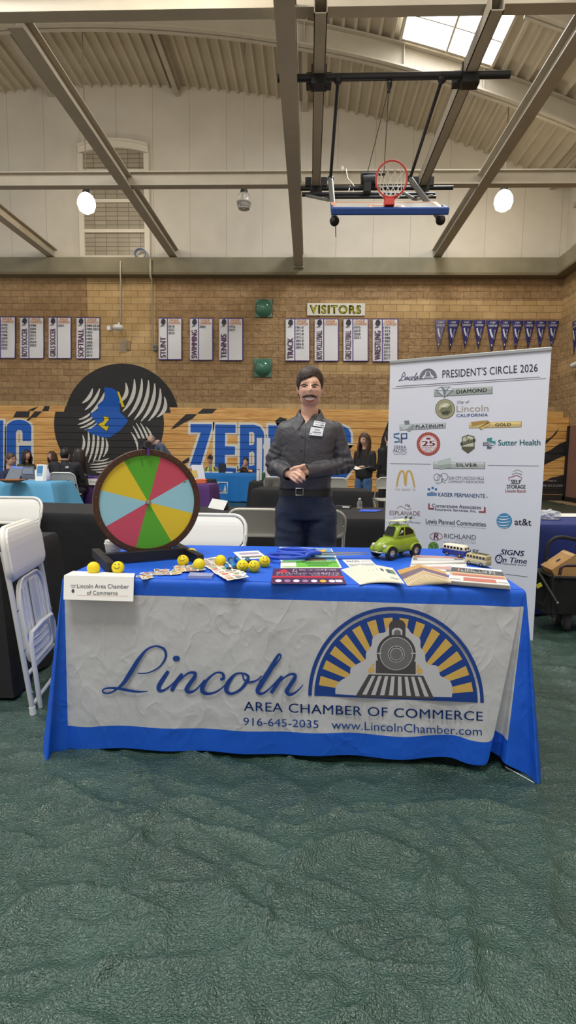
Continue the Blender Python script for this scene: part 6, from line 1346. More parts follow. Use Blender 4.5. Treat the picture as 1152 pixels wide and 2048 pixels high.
q = [onz(-60, 963, 0.745), onz(101, 965.5, 0.745)]; covered('light blue covered table with a laptop at the left', [q[0], q[1], q[1] + Vector((0.05, 0.7, 0)), q[0] + Vector((0, 0.7, 0))], LBL, fl=0.12, corner=0.16, wav=0.035, freq=9, hem=0.1)
NB = M('cloth_royal', (30, 42, 150), 0.7, bump=0.01, bs=4); PUR = M('cloth_violet', (84, 44, 112), 0.7, bump=0.01, bs=4)
q = [onz(88, 953, 0.745), onz(262, 956, 0.745)]; rt = covered('royal blue covered table with a purple runner behind the prize wheel', [q[0], q[1], q[1] + Vector((0, 0.75, 0)), q[0] + Vector((0, 0.75, 0))], NB)
pf = q[0].y - 0.07
m = MB(); a, b = ony(169, 955, pf), ony(214, 956, pf); m.grid(lambda u, v: (a.x + (b.x - a.x) * u, pf - 0.02 * v - 0.01 * math.sin(u * 14), q[0].z + 0.006 - (q[0].z - 0.05) * v), 16, 6)
m.add([(a.x, q[0].y - 0.07, q[0].z + 0.006), (b.x, q[0].y - 0.07, q[0].z + 0.006), (b.x, q[0].y + 0.7, q[0].z + 0.006), (a.x, q[0].y + 0.7, q[0].z + 0.006)], [(0, 1, 2, 3)]); m.build('runner', PUR, rt, smooth=50, solid=0.003)
a, b = ony(170, 970, pf - 0.04), ony(199, 957.5, pf - 0.04)
t = thing('name_card', 'white name card hanging on the purple runner of the royal blue table', 'name card', (a.x, pf - 0.04, a.z)); m = MB(); m.box(a.x, b.x, pf - 0.043, pf - 0.04, a.z, b.z); m.build('card', PAPER, t)
pl = Plane((0, pf - 0.045, 0), (0, -1, 0)); m = MB(); text_px(m, 'Young', 180, 194, 966.5, 966.8, 5, pl, 0.0, shear=0.2); px_poly(m, [[(174, 962), (176.5, 962), (177, 966), (175.4, 968), (173.6, 966)]], pl, 0); m.build('lettering', _M['card_ink'], t)
q = [onz(330, 967, 0.745), onz(417, 970, 0.745)]; covered('purple covered table right of the prize wheel', [q[0], q[1], q[1] + Vector((0.05, 0.6, 0)), q[0] + Vector((0, 0.6, 0))], PUR, fl=0.05)
AZ = M('cloth_azure', (14, 118, 198), 0.65, bump=0.01, bs=3)
q = [onz(406, 945.5, 0.745), onz(512, 948, 0.745)]; AZY = q[0].y; at_ = covered('bright blue covered table with a white square logo near the bleachers', [q[0], q[1], q[1] + Vector((0, 0.75, 0)), q[0] + Vector((0, 0.75, 0))], AZ, fl=0.06, wav=0.035, freq=7)
pl = Plane((0, q[0].y - 0.16, 0), (0, -1, 0)); m = MB()
px_poly(m, [[(435, 963.5), (456, 964), (456, 987), (435, 986.5)], [(437, 965.5), (437, 985), (454, 985.4), (454, 966)]], pl, 0); px_poly(m, [[(446.5, 985), (450.5, 967.5), (452.5, 985)]], pl, 0.001); text_px(m, 'PG&E', 437.5, 454, 985, 985.2, 7, pl, 0.004, 0, bold=0.02); m.build('printed_logo', M('logo_white', (222, 230, 240), 0.6), at_)
q = [onz(1068, 1049, 0.745), onz(1260, 1050, 0.745)]; covered('royal blue covered table behind the wagon at the right edge', [q[0], q[1], q[1] + Vector((0.1, 0.72, 0)), q[0] + Vector((0.1, 0.72, 0))], M('cloth_navy', (26, 46, 116), 0.6, bump=0.006, bs=4), fl=0.01, wav=0.01, corner=0)
zt2 = 0.751
m = MB(); Qp = [onz(1112, 1033.5, zt2), onz(1200, 1034, zt2), onz(1200, 1027.5, zt2), onz(1106, 1027, zt2)]; m.add(Qp, [(0, 1, 2, 3)]); tag(m.build('paper_sheet', PAPER, solid=0.003), 'white paper along the far edge of the royal blue table at the right', 'paper')
# crumpled clear bag
c = onz(1098, 1040, 0.746) + Vector((0, 0.06, 0.032)); m = MB()
def bagp(u, v):
    th = PI * min(max(v, 0.001), 0.999); ph = 2 * PI * u; d = Vector((math.sin(th) * math.cos(ph), math.sin(th) * math.sin(ph), math.cos(th)))
    f_ = 1 + 0.5 * noise.fractal(d * 2.3 + Vector((3, 1, 7)), 0.8, 2.2, 4); p = Vector((d.x * 0.105 * f_, d.y * 0.08 * f_, d.z * 0.045 * f_)); p.z = max(p.z, -0.03); return c + p
m.grid(bagp, 40, 22); BAG = M('bag_film', (226, 230, 238), 0.15, alpha=0.55); tag(m.build('plastic_bag', BAG, smooth=20), 'crumpled clear plastic bag on the royal blue table beside the banner', 'plastic bag')

# tent card on the black table, blue paper, small things
zk = 0.737
a, b, c_, d = onz(416, 1015.5, zk), onz(447, 1020.5, zk), onz(455, 1001.5, zk + 0.001), onz(424, 997, zk)
up = 0.085; rdg = [ony(424.5, 997, a.y + 0.03), ony(455.5, 1002, b.y + 0.03)]
t = thing('tent_card', 'blank white folded tent card on the black table right of the wheel', 'name card', (a + b) / 2)
m = MB(); bk = [p + Vector((0.03, 0.13, 0)) for p in (a, b)]; m.add([a, b, rdg[1], rdg[0], bk[0], bk[1]], [(0, 1, 2, 3), (3, 2, 5, 4)]); m.build('card', PAPER, t, solid=0.002)
m = MB(); Qp = [onz(x, y, zk + 0.003) for x, y in ((716, 1023), (752, 1023.5), (766, 1020), (724, 1018.5))]; m.add(Qp, [(0, 1, 2, 3)]); tag(m.build('paper_sheet', M('paper_blue', (52, 96, 220), 0.4), solid=0.003), 'bright blue sheet on the black table beside the banner', 'paper')
p = onz(719, 1017, zk + 0.002)
t = thing('water_bottle', 'small clear water bottle on the black table behind the blue sheet', 'bottle', p); m = MB(); m.lathe([(0.024, 0), (0.026, 0.01), (0.026, 0.06), (0.012, 0.085), (0.011, 0.09)], p, n=16); m.build('bottle', GLASS, t, smooth=40); m = MB(); m.cyl(p + Zv * 0.09, p + Zv * 0.103, 0.013); m.build('cap', WHITE, t)
p, p2 = onz(672, 1015.5, zk), onz(702, 1017, zk)
t = thing('power_strip', 'grey power strip with white outlets on the black table right of the man', 'power strip', p); m = MB(); m.beam(p + Zv * .014, p2 + Zv * .014, 0.05, 0.024); m.build('housing', M('strip_grey', (70, 70, 74), 0.5), t)
for i in range(3): m = MB(); cq = p.lerp(p2, 0.5 + 0.15 * i); m.box(cq.x - .012, cq.x + .012, cq.y - .035, cq.y - .02, cq.z + .006, cq.z + .022); m.build('outlet', WHITE, t)
# bottles far table
for x, y0, y1, r, mt, nmx, lb in ((516.5, 961.5, 938, 0.034, M('bottle_white', (214, 214, 206), 0.4), 'bottle', 'tall white bottle on the far black table'), (527, 962, 945, 0.036, M('cup_green', (20, 72, 46), 0.4), 'tumbler', 'dark green tumbler on the far black table')):
    p = onz(x, y0, 0.747); h = ony(x, y1, p.y).z - 0.747; t = thing(nmx, lb, 'bottle' if nmx == 'bottle' else 'cup', p); m = MB(); m.lathe([(r, 0), (r, h * .86), (r * .92, h * .9)], p, n=18); m.build('body', mt, t, smooth=40); m = MB(); m.lathe([(r * .85, h * .9), (r * .85, h)], p, n=16); m.build('lid', M('lid_grey', (110, 118, 118), 0.4) if nmx == 'bottle' else mt, t)
# twin white display panels
for x0, x1, lb in ((513, 524.5, 'tall narrow white display panel by the far wall, left of the pair'), (527, 540.5, 'tall narrow white display panel by the far wall, right of the pair')):
    a, b = ony(x0, 957, 13.3), ony(x1, 876, 13.3); t = thing('display_panel', lb, 'display panel', ((a.x + b.x) / 2, 13.3, 0), 'white display panels'); m = MB(); m.box(a.x, b.x, 13.29, 13.31, 0.08, b.z); m.build('panel', M('panel_white', (224, 226, 232), 0.5), t); m = MB(); m.box(a.x - .02, b.x + .02, 13.2, 13.4, 0.0, 0.08); m.build('base', _M['rail_silver'], t)
# light blue table: laptop, bowl, trifold, tablet
zs_ = 0.748; LG_ = M('laptop_grey', (112, 116, 126), 0.4)
a, b, c_, d = [ony(x, y, 9.0 + yy) for x, y, yy in ((9, 961, 0), (38, 960.5, 0), (47.5, 933.5, .14), (23, 932, .14))]
t = thing('laptop', 'open grey laptop seen from behind on the light blue table', 'laptop', (a.x, 9.05, zs_)); m = MB(); m.add([a, b, c_, d], [(0, 1, 2, 3)]); m.build('screen', LG_, t, solid=0.012); m = MB(); m.box(a.x, b.x, 9.0, 9.24, zs_, zs_ + 0.018); m.build('base', LG_, t)
m = MB(); a2, b2 = d.lerp(a, .02), c_.lerp(b, .02); m.add([a2 + Vector((0, -.008, 0)), b2 + Vector((0, -.008, 0)), c_.lerp(b, .16) + Vector((0, -.008, 0)), d.lerp(a, .16) + Vector((0, -.008, 0))], [(0, 1, 2, 3)]); m.build('lid_band', M('lid_blue', (92, 120, 206), 0.4), t)
p = onz(14, 966.5, zs_); t = thing('wooden_bowl', 'shallow brown wooden tray at the left edge of the light blue table', 'tray', p); m = MB(); m.lathe([(0.1, 0.0), (0.17, 0.03), (0.2, 0.05), (0.19, 0.05), (0.15, 0.02), (0.01, 0.015)], p + Vector((0, 0.15, 0)), n=28); m.build('tray', M('tray_wood', (160, 98, 46), 0.5, var=0.15), t, smooth=40)
a, b = ony(70.5, 962, 9.05), ony(84, 929, 9.05); t = thing('brochure_stand', 'white brochure stand with blue pictures on the light blue table', 'stand', (a.x, 9.05, zs_)); m = MB(); m.add([(a.x, 9.05, zs_), (b.x, 9.05, zs_), (b.x, 9.13, b.z), (a.x, 9.13, b.z)], [(0, 1, 2, 3)]); m.add([(b.x, 9.05, zs_), (b.x + .04, 9.1, zs_), (b.x + .04, 9.16, b.z - .01), (b.x, 9.13, b.z)], [(0, 1, 2, 3)]); m.build('frame', PAPER, t, solid=0.004)
m = MB(); P_ = lambda u, v: Vector((a.x + (b.x - a.x) * u, 9.05 + .08 * v - 0.006, zs_ + (b.z - zs_) * v)); m.add([P_(.12, .45), P_(.88, .45), P_(.88, .92), P_(.12, .92)], [(0, 1, 2, 3)], 0); m.add([P_(.12, .3), P_(.88, .3), P_(.88, .42), P_(.12, .42)], [(0, 1, 2, 3)], 1); m.build('pictures', [M('picture_blue', (70, 130, 180), 0.5), M('picture_sky', (120, 170, 214), 0.5)], t)
a, b = ony(43, 950, 9.4), ony(68, 933, 9.4); t = thing('tablet_display', 'grey display screen on the far side of the light blue table', 'screen', (a.x, 9.4, zs_)); m = MB(); m.box(a.x, b.x, 9.4, 9.42, zs_, b.z); m.build('screen', LG_, t); m = MB(); m.box(a.x + .02, b.x - .02, 9.395, 9.4, zs_ + .1, b.z - .03); m.build('picture', M('screen_pale', (150, 158, 172), 0.3), t)
a, b = ony(88, 961, 9.4), ony(96, 940, 9.4); t = thing('bottle', 'white and purple bottles group item beside the brochure stand', 'bottle', (b.x, 9.4, zs_)); m = MB(); m.lathe([(0.035, 0), (0.037, 0.12), (0.015, 0.16), (0.013, 0.2)], (b.x, 9.4, zs_), n=14); m.build('bottle', M('bottle_lilac', (204, 198, 224), 0.4), t, smooth=40); t['label'] = 'pale lilac bottle beside the white brochure stand'
# purple table: orange stack, sign
zp = 0.747
for i in range(4):
    c = onz(402 + (i % 2), 966.5, zp) + Zv * 0.018 * i; m = MB(); m.obox(c + Zv * .009, Vector((0.085, 0, 0)), Vector((0, 0.06, 0)), Vector((0, 0, .0085))); tag(m.build('folded_shirt', M('orange_cloth', (232, 122, 74), 0.7), bevel=0.005), 'folded orange cloth in the small stack on the purple table', 'cloth', 'orange cloths on the purple table')
a, b = ony(385, 957, 10.25), ony(408.5, 930, 10.25); t = thing('counter_sign', 'white acrylic counter sign with a yellow panel right of the wheel', 'sign', ((a.x + b.x) / 2, 10.25, zp)); m = MB(); m.obox(((a.x + b.x) / 2, 10.25, (zp + b.z) / 2), ((b.x - a.x) / 2, 0, 0), (0, 0.005, 0), (-0.03, 0.03, (b.z - zp) / 2)); m.build('panel', M('sign_pale', (222, 222, 232), 0.3), t); m = MB(); m.obox((a.x + .05, 10.238, (zp + b.z) / 2 - .03), (.05, 0, 0), (0, 0.003, 0), (-0.015, 0.015, .07)); m.build('print', M('sign_amber', (206, 184, 96), 0.5), t)
# azure table items
q0 = onz(440, 944, zp); t = thing('laptop', 'black open laptop on the bright blue table', 'laptop', (ony(444, 940, AZY + .35).x, AZY + .35, zp)); YY = AZY + .35; a, b = ony(437, 940, YY), ony(452, 928, YY); m = MB(); m.box(a.x, b.x, YY, YY + .02, zp, b.z); m.build('screen', M('laptop_black', (40, 42, 50), 0.4), t); m = MB(); m.box(a.x, b.x, YY + .02, YY + .2, zp, zp + .02); m.build('base', _M['laptop_black'], t)
for x, lb in ((414, 'heap of white papers at the left of the bright blue table'), (430, 'flat white leaflets in the middle of the bright blue table'), (458, 'white leaflets near the right of the bright blue table')):
    a = ony(x, 942, AZY + .2); m = MB(); m.obox((a.x, AZY + .2, zp + .012), (.09, .02, 0), (-.02, .09, 0), (0, 0, .011)); tag(m.build('leaflet_stack', PAPER), lb, 'leaflets')

# wagon with cardboard box
wg = thing('folding_wagon', 'black folding wagon loaded beside the pull-up banner at the right edge', 'wagon', (2.2, 3.95, 0)); WX0, WX1, WY0, WY1 = 1.70, 2.75, 3.80, 4.06
WB = M('wagon_fabric', (7, 7, 9), 0.85, bump=0.012, bs=6)
m = MB(); m.grid(lambda u, v: (WX0 + 0.04 * math.sin(v * 3) + (WX1 - WX0) * u, WY0 - 0.015 * math.sin(u * 17) * (1 - v), 0.17 + 0.25 * v), 20, 6); m.grid(lambda u, v: (WX0 + 0.04 * math.sin(v * 3) - 0.015 * math.sin(u * 9), WY0 + (WY1 - WY0) * u, 0.17 + 0.25 * v), 10, 6); m.box(WX0, WX1, WY0, WY1, 0.16, 0.21); m.box(WX0 + .01, WX1, WY1 - .02, WY1, .17, .42); m.build('fabric_tub', WB, wg, smooth=40)
m = MB(); m.tube([(WX0 + .03, WY0, .43), (WX1, WY0, .43)], .012); m.tube([(WX0 + .03, WY1, .43), (WX1, WY1, .43)], .012); m.tube([(WX0 + .03, WY0, .43), (WX0 + .03, WY1, .43)], .012); m.tube([(WX0 + .03, WY0, .43), (WX0 + .05, WY0, .14)], .012); m.tube([(WX0 + .03, WY1, .43), (WX0 + .05, WY1, .14)], .012); m.build('frame', BLACK, wg, smooth=40)
ax, bx = ony(1074, 1139, 3.76), ony(1115, 1206, 3.76); m = MB(); m.cyl(ax, bx, 0.007, n=8); m.ell(bx, .012, 8, 6); m.build('strut', M('strut_steel', (120, 122, 126), 0.3, metal=0.7), wg, smooth=40)
m = MB(); m.tube(crom([ony(1092, 1128, 3.98), ony(1094, 1096, 3.98), ony(1104, 1080, 3.98), ony(1122, 1074, 3.98), ony(1152, 1079, 3.98), ony(1190, 1083, 3.98)], 4), .014, 8); m.build('handle_bow', M('webbing_grey', (30, 30, 34), 0.6), wg, smooth=True)
m = MB(); m.tube([ony(1119, 1150, 3.77), ony(1122, 1136, 3.77), ony(1130, 1131, 3.77), ony(1180, 1131, 3.77)], .011, 8); m.build('front_rail', M('rail_maroon', (54, 28, 30), 0.4), wg, smooth=40)
p = onz(1130, 1260, FZ); wc = p + Zv * 0.08
for dx, dy in ((0, 0), (0, .12), (.75, 0), (.75, .12)):
    c = wc + Vector((dx, dy, 0)); rz_ = 1.15; ax_ = Vector((math.cos(.25), -math.sin(.25), 0)); m = MB(); m.lathe([(.045, -.022), (.074, -.022), (.08, -.012), (.08, .012), (.074, .022), (.045, .022)], c, ax_, 24); w_ = m.build('wheel', M('wheel_grey', (74, 72, 70), 0.7), wg, smooth=40)
    m = MB(); m.lathe([(.046, -.024), (.046, .024)], c, ax_, 18); m.build('hub', M('hub_grey', (150, 150, 150), 0.5), w_, smooth=40)
    m = MB(); m.tube([c + ax_ * .03, c + ax_ * .032 + Zv * .09, c + Zv * .1 - ax_ * .032, c - ax_ * .03], .008, 6); m.build('caster_fork', BLACK, wg)
m = MB(); c = ony(1078, 1171, 3.76); m.obox(c, (.017, 0, .01), (0, .004, 0), (-.006, 0, .012)); m.build('tag', M('tag_yellow', (196, 190, 50), 0.5), wg)
m = MB()
for k in range(7):
    c = Vector((WX0 + .34 + .16 * (k % 4), WY0 + .12 + .06 * (k // 4), .34 + .04 * (k % 3) + .05 * (k // 4))); m.ell(c, (.1, .09, .07), 12, 8)
m2 = m.build('bag_load', M('load_dark', (18, 18, 21), 0.7, var=0.3, vs=14, bump=0.02, bs=9), wg, smooth=True)
D_ = ony(1103, 1140, 3.83); A_ = ony(1081, 1129.5, 3.97); C2 = ony(1132, 1101, 3.96); e1, e2 = A_ - D_, C2 - D_
e2 = e2 - e1 * (e2.dot(e1) / e1.dot(e1)); e3 = e2.cross(e1).normalized() * 0.2
if e3.x < 0: e3 = -e3
t = thing('cardboard_box', 'brown cardboard box tilted on top of the black wagon', 'box', D_)
CRD = M('cardboard', (186, 144, 92), 0.8, var=0.06, vs=9)
m = MB(); cB = D_ + (e1 + e2 + e3) / 2; m.obox(cB, e1 / 2, e2 / 2, e3 / 2); m.build('carton', CRD, t)
n3 = e2.cross(e1).normalized() * (-1 if e2.cross(e1).dot(e3) > 0 else 1)
pc = D_ + e1 * .42 + e2 * .48 + n3 * .0015; m = MB(); m.poly([circ(0, 0, .02, .012, 16)], lambda u, v, w: pc + e2.normalized() * u + e1.normalized() * v, 0); m.build('hand_hole', M('hole_dark', (54, 44, 60), 0.8), t)
m = MB(); pc = D_ + e2 + e3 * .5; m.obox(D_ + e2 * .9 + n3 * .001 + e1 * .5, e1 * .5, e2.normalized() * .012, n3 * .0006); m.build('tape', M('tape_tan', (206, 172, 120), 0.3), t)
# ================================================================== PEOPLE
from mathutils.bvhtree import BVHTree
def caps(m, a, b, ra, rb=None, n=12, k=0):
    a, b = Vector(a), Vector(b); rb = ra if rb is None else rb
    m.tube([a, b], [ra, rb], n, k=k); m.ell(a, ra, n, 8, k); m.ell(b, rb, n, 8, k)
def remesh(mb, vox, smooth=2, fac=0.5):
    o = mb.build('tmp', M('tmp', (128, 128, 128)))
    r = o.modifiers.new('r', 'REMESH'); r.mode = 'VOXEL'; r.voxel_size = vox; r.use_smooth_shade = True
    if smooth: s = o.modifiers.new('s', 'SMOOTH'); s.iterations = smooth; s.factor = fac
    bpy.context.view_layer.update(); dg = bpy.context.evaluated_depsgraph_get()
    me = bpy.data.meshes.new_from_object(o.evaluated_get(dg)); od = o.data
    bpy.data.objects.remove(o); bpy.data.meshes.remove(od)
    return me
def mesh_np(me):
    v = np.empty(len(me.vertices) * 3); me.vertices.foreach_get('co', v); return v.reshape(-1, 3)
def fcent(me):
    c = np.empty(len(me.polygons) * 3); me.polygons.foreach_get('center', c); return c.reshape(-1, 3)
def place(me, name, mats, parent, idx=None):
    p = np.array(wloc(parent)); v = mesh_np(me) - p; me.vertices.foreach_set('co', v.ravel())
    me.materials.clear()
    for m in (mats if isinstance(mats, (list, tuple)) else [mats]): me.materials.append(m)
    me.polygons.foreach_set('material_index', np.zeros(len(me.polygons), dtype=np.int32) if idx is None else idx.astype(np.int32))
    me.polygons.foreach_set('use_smooth', [True] * len(me.polygons)); me.update()
    o = bpy.data.objects.new(name, me); COL.objects.link(o); o.parent = parent; me.name = name
    return o
def drop_faces(me, mask):
    bm = bmesh.new(); bm.from_mesh(me); bm.faces.ensure_lookup_table()
    bmesh.ops.delete(bm, geom=[f for f, q in zip(bm.faces, mask) if q], context='FACES'); bm.to_mesh(me); bm.free()
def displace(me, fn):
    n = np.empty(len(me.vertices) * 3); me.vertices.foreach_get('normal', n); n = n.reshape(-1, 3); v = mesh_np(me)
    d = np.array([fn(p) for p in v]); me.vertices.foreach_set('co', (v + n * d[:, None]).ravel()); me.update()
def bvh(o):
    me = o.data; off = wloc(o.parent) if o.parent else Vector()
    return BVHTree.FromPolygons([v.co + off for v in me.vertices], [tuple(p.vertices) for p in me.polygons])
EYEV = Vector((0, 0, EYE))
def shot(tree, x, y, off=0.001):
    d = Vector(ray(x, y)).normalized(); h = tree.ray_cast(EYEV, d)
    return (h[0] - d * off) if h[0] is not None else None

SKIN = M('skin', (228, 180, 154), 0.5, var=0.05, vs=20); SKIN.node_tree.nodes['Principled BSDF'].inputs['Subsurface Weight'].default_value = 0.0
STUB = M('stubble', (202, 156, 134), 0.6, var=0.06, vs=40)
HAIRM = M('hair_brown', (56, 43, 36), 0.45, var=0.35, vs=60, bump=0.004, bs=90)
SHIRT = M('shirt_charcoal', (66, 65, 70), 0.5, var=0.05, vs=8, bump=0.004, bs=14); crease(SHIRT, 8, 0.0022, 10); JEAN = M('denim_dark', (32, 42, 64), 0.75, var=0.22, vs=9, bump=0.003, bs=30)
def sst(a, b, x): 
    t = min(1, max(0, (x - a) / (b - a))); return t * t * (3 - 2 * t)
def head_pt(th, az, off=0.0):
    # th from the crown, az 0 = face, positive to the viewer's right; returns local (x, y towards the viewer negative, z)
    x, y, z = math.sin(th) * math.sin(az), math.sin(th) * math.cos(az), math.cos(th)
    a, b, c = 0.0715, 0.093, 0.113
    jaw = sst(0.0, 1.0, -z); wx = a * (1 + 0.30 * sst(0.45, 0.97, -z)) * (1 + 0.03 * sst(0, 0.6, z)); wy = b * (1 + (0.12 * sst(0.5, 0.97, -z) if y > 0 else -0.30 * jaw))
    if y < 0: wy *= 1.08
    X, Y, Z = x * (wx + off), y * (wy + off), z * (c + off)
    if y > 0:
        g = lambda cx, cz, sx, sz: math.exp(-((X - cx) / sx) ** 2 - ((Z - cz) / sz) ** 2)
        d = 0.020 * g(0, -0.022, 0.0125, 0.013) + 0.013 * g(0, -0.004, 0.009, 0.022) + 0.006 * (g(-0.012, -0.027, 0.007, 0.007) + g(0.012, -0.027, 0.007, 0.007))
        d += 0.004 * g(0, 0.032, 0.045, 0.009) - 0.009 * (g(-0.031, 0.013, 0.015, 0.010) + g(0.031, 0.013, 0.015, 0.010)) + 0.007 * (g(-0.040, -0.022, 0.017, 0.015) + g(0.040, -0.022, 0.017, 0.015))
        d += 0.006 * g(0, -0.05, 0.025, 0.012) + 0.010 * g(0, -0.098, 0.022, 0.016) - 0.004 * g(0, -0.076, 0.02, 0.006)
        Y += d
    return Vector((X, -Y, Z))
def head_mesh(m, c, R, n=72, k=40, off=0.0):
    b = len(m.v); m.v.append(c + R @ head_pt(0.0, 0, off))
    for i in range(1, k):
        for j in range(n): m.v.append(c + R @ head_pt(PI * i / k, 2 * PI * j / n, off))
    m.v.append(c + R @ head_pt(PI, 0, off)); e = len(m.v) - 1
    for j in range(n):
        j2 = (j + 1) % n; m.f.append([b, b + 1 + j, b + 1 + j2]); m.m.append(0)
        for i in range(k - 2): m.f.append([b + 1 + i * n + j, b + 1 + (i + 1) * n + j, b + 1 + (i + 1) * n + j2, b + 1 + i * n + j2]); m.m.append(0)
        m.f.append([b + 1 + (k - 2) * n + j, e, b + 1 + (k - 2) * n + j2]); m.m.append(0)

# ------------------------------------------------------------------ the standing man
pm = ony
man = thing('person', 'smiling man in charcoal shirt standing behind the blue table with clasped hands', 'person', (0.0, 3.42, FZ))
HC = pm(620, 776.5, 3.385); HR = Matrix.Rotation(R_(-2), 3, 'Y') @ Matrix.Rotation(R_(3), 3, 'Z')
NB_ = pm(619, 838, 3.435)
SL, SR = pm(573, 861, 3.435), pm(669, 861, 3.435); EL, ER = pm(547, 930, 3.45), pm(689, 931, 3.45); WL, WRs = pm(575, 947, 3.255), pm(616, 943, 3.245)
m = MB(); head_mesh(m, HC, HR)
for s in (-1, 1):
    ec = HC + HR @ Vector((s * 0.073, 0.008, 0.0)); m.ell(ec, (0.010, 0.017, 0.031), 12, 10, rot=HR @ Matrix.Rotation(R_(s * 18), 3, 'Z')); m.ell(ec + HR @ Vector((s * 0.004, 0.002, -0.024)), (0.007, 0.01, 0.011), 10, 8)
caps(m, HC + Vector((0.0, 0.042, -0.05)), NB_ + Vector((0, 0.012, -0.02)), 0.050, 0.058, 18)
for (z, hx, hy) in ((1.42, 0.16, 0.085), (1.3, 0.15, 0.09), (1.15, 0.135, 0.09), (1.02, 0.14, 0.095)): m.ell((-0.008, 3.44, z), (hx, hy, 0.1), 18, 10)
for a, b, ra, rb in ((SL, EL, .045, .036), (SR, ER, .045, .036), (EL, WL, .036, .026), (ER, WRs, .036, .026)): caps(m, a, b, ra, rb)
hipx = -0.012
for s in (-1, 1):
    H_, K_, A_ = Vector((hipx + s * 0.095, 3.44, 0.95)), Vector((hipx + s * 0.125, 3.43, 0.52)), Vector((hipx + s * 0.14, 3.46, 0.1))
    caps(m, H_, K_, .07, .05); caps(m, K_, A_, .045, .035)
# hands
def chain(P, r0, r1):
    for i in range(len(P) - 1):
        f0, f1 = i / (len(P) - 1), (i + 1) / (len(P) - 1); caps(m, P[i], P[i + 1], r0 + (r1 - r0) * f0, r0 + (r1 - r0) * f1, 10)
Kn = [pm(594, 939.5, 3.205), pm(592, 946, 3.195), pm(589, 952.5, 3.195), pm(585.5, 958, 3.2)]
for i, k in enumerate(Kn): caps(m, WL.lerp(k, 0.12), k, 0.0155, 0.0105, 10)
chain([Kn[0], pm(602, 944.5, 3.185), pm(607.5, 950.5, 3.19), pm(609.5, 953.5, 3.196)], 0.0098, 0.0074)
chain([Kn[1], pm(599.5, 951.5, 3.175), pm(606, 957, 3.182), pm(609, 959.5, 3.19)], 0.0098, 0.0074)
chain([Kn[2], pm(595, 957.5, 3.178), pm(600.5, 962, 3.185), pm(603.5, 963.8, 3.192)], 0.0094, 0.007)
chain([Kn[3], pm(590, 962, 3.188), pm(594, 965, 3.194), pm(596.5, 966, 3.2)], 0.0084, 0.0064)
chain([pm(582, 940, 3.23), pm(590, 935.5, 3.205), pm(600, 933.2, 3.2), pm(609, 929.8, 3.21)], 0.0125, 0.0085)
caps(m, WRs, pm(602, 942, 3.238), 0.024, 0.023)
for i, (x, y) in enumerate(((600, 936.5), (598.5, 942), (597.5, 948), (598.5, 953.5))):
    chain([pm(606, 937 + 5 * i, 3.226), pm(x, y, 3.215), pm(x - 9, y + 1, 3.222), pm(x - 13, y - 1, 3.24)], 0.0098, 0.0078)
chain([pm(611, 936, 3.225), pm(605, 934.5, 3.21), pm(598, 937.5, 3.203)], 0.011, 0.0082)
me = remesh(m, 0.0042, 2, 0.45)
fc = fcent(me); loc = np.array(HR.transposed()) @ (fc - np.array(HC)).T; lx, ly, lz = loc
stub = (((lz < -0.050) & (lz > -0.125) & (np.abs(lx) < 0.062) & (ly < -0.036) & ((lz < -0.078) | (np.abs(lx) > 0.03)) & (lz > -0.118 ))).astype(int)
body = place(me, 'body', [SKIN, STUB], man, stub)
BT = bvh(body)
FX = lambda x, y, off=0.0012: shot(BT, x, y, off)      # point on the face
def face_poly(pts, mat, name, off=0.0012, label=None):
    mm = MB(); c = [sum(p[0] for p in pts) / len(pts), sum(p[1] for p in pts) / len(pts)]
    V = [FX(*c, off)] + [FX(x, y, off) for x, y in pts]; V = [v if v is not None else V[0] for v in V]
    mm.add(V, [(0, 1 + i, 1 + (i + 1) % len(pts)) for i in range(len(pts))]); o = mm.build(name, mat, man, smooth=True)
    return o
def face_tube(pts, rs, mat, name, off=0.002, n=8):
    P = crom([(a, b, 0) for a, b in pts], 4); Rr = [q.x for q in crom([(r, 0, 0) for r in rs], 4)]; mm = MB()
    mm.tube([FX(p.x, p.y, off) for p in P], Rr, n); return mm.build(name, mat, man, smooth=True)
SCL, IRIS, LIPM, TEETH = M('eye_white', (186, 168, 156), 0.3), M('iris_dark', (44, 34, 30), 0.2), M('lip_pink', (176, 100, 92), 0.5), M('teeth', (242, 236, 228), 0.3)
for cx, cy in ((608.6, 773.6), (629.2, 774.2)):
    face_poly(circ(cx, cy, 4.2, 1.0, 16), SCL, 'eye'); face_poly(circ(cx + 0.2, cy, 2.1, 1.1, 12), IRIS, 'iris', 0.002)
    face_tube([(cx - 5.4, cy + 0.8), (cx - 2, cy - 0.8), (cx + 2, cy - 0.8), (cx + 5.4, cy + 0.6)], [0.0014, 0.0028, 0.0028, 0.0014], HAIRM, 'eyelid_line', 0.001)
face_tube([(601, 771.2), (606, 769), (611, 769.2), (616, 771.2)], [0.002, 0.0042, 0.0044, 0.003], HAIRM, 'eyebrow', 0.001)
face_tube([(622.6, 771.2), (628, 769.4), (633, 769.4), (638, 771.6)], [0.003, 0.0044, 0.0042, 0.002], HAIRM, 'eyebrow', 0.001)
face_poly([(607, 794.6), (613, 795.6), (619.5, 796), (626, 795.8), (632, 794.8), (629.4, 799.4), (625, 802.4), (619.5, 803.6), (614, 802.2), (609.6, 799.2)], LIPM, 'mouth', 0.0016)
face_poly([(608.8, 795.4), (614, 796), (619.5, 796.4), (625, 796.2), (630.4, 795.6), (627, 799), (619.5, 800.6), (612, 798.8)], TEETH, 'teeth', 0.0026)
face_tube([(610, 800.2), (614, 803), (619.5, 804.6), (625, 803.2), (629.2, 800.4)], [0.001, 0.0026, 0.003, 0.0026, 0.001], LIPM, 'lower_lip', 0.001)
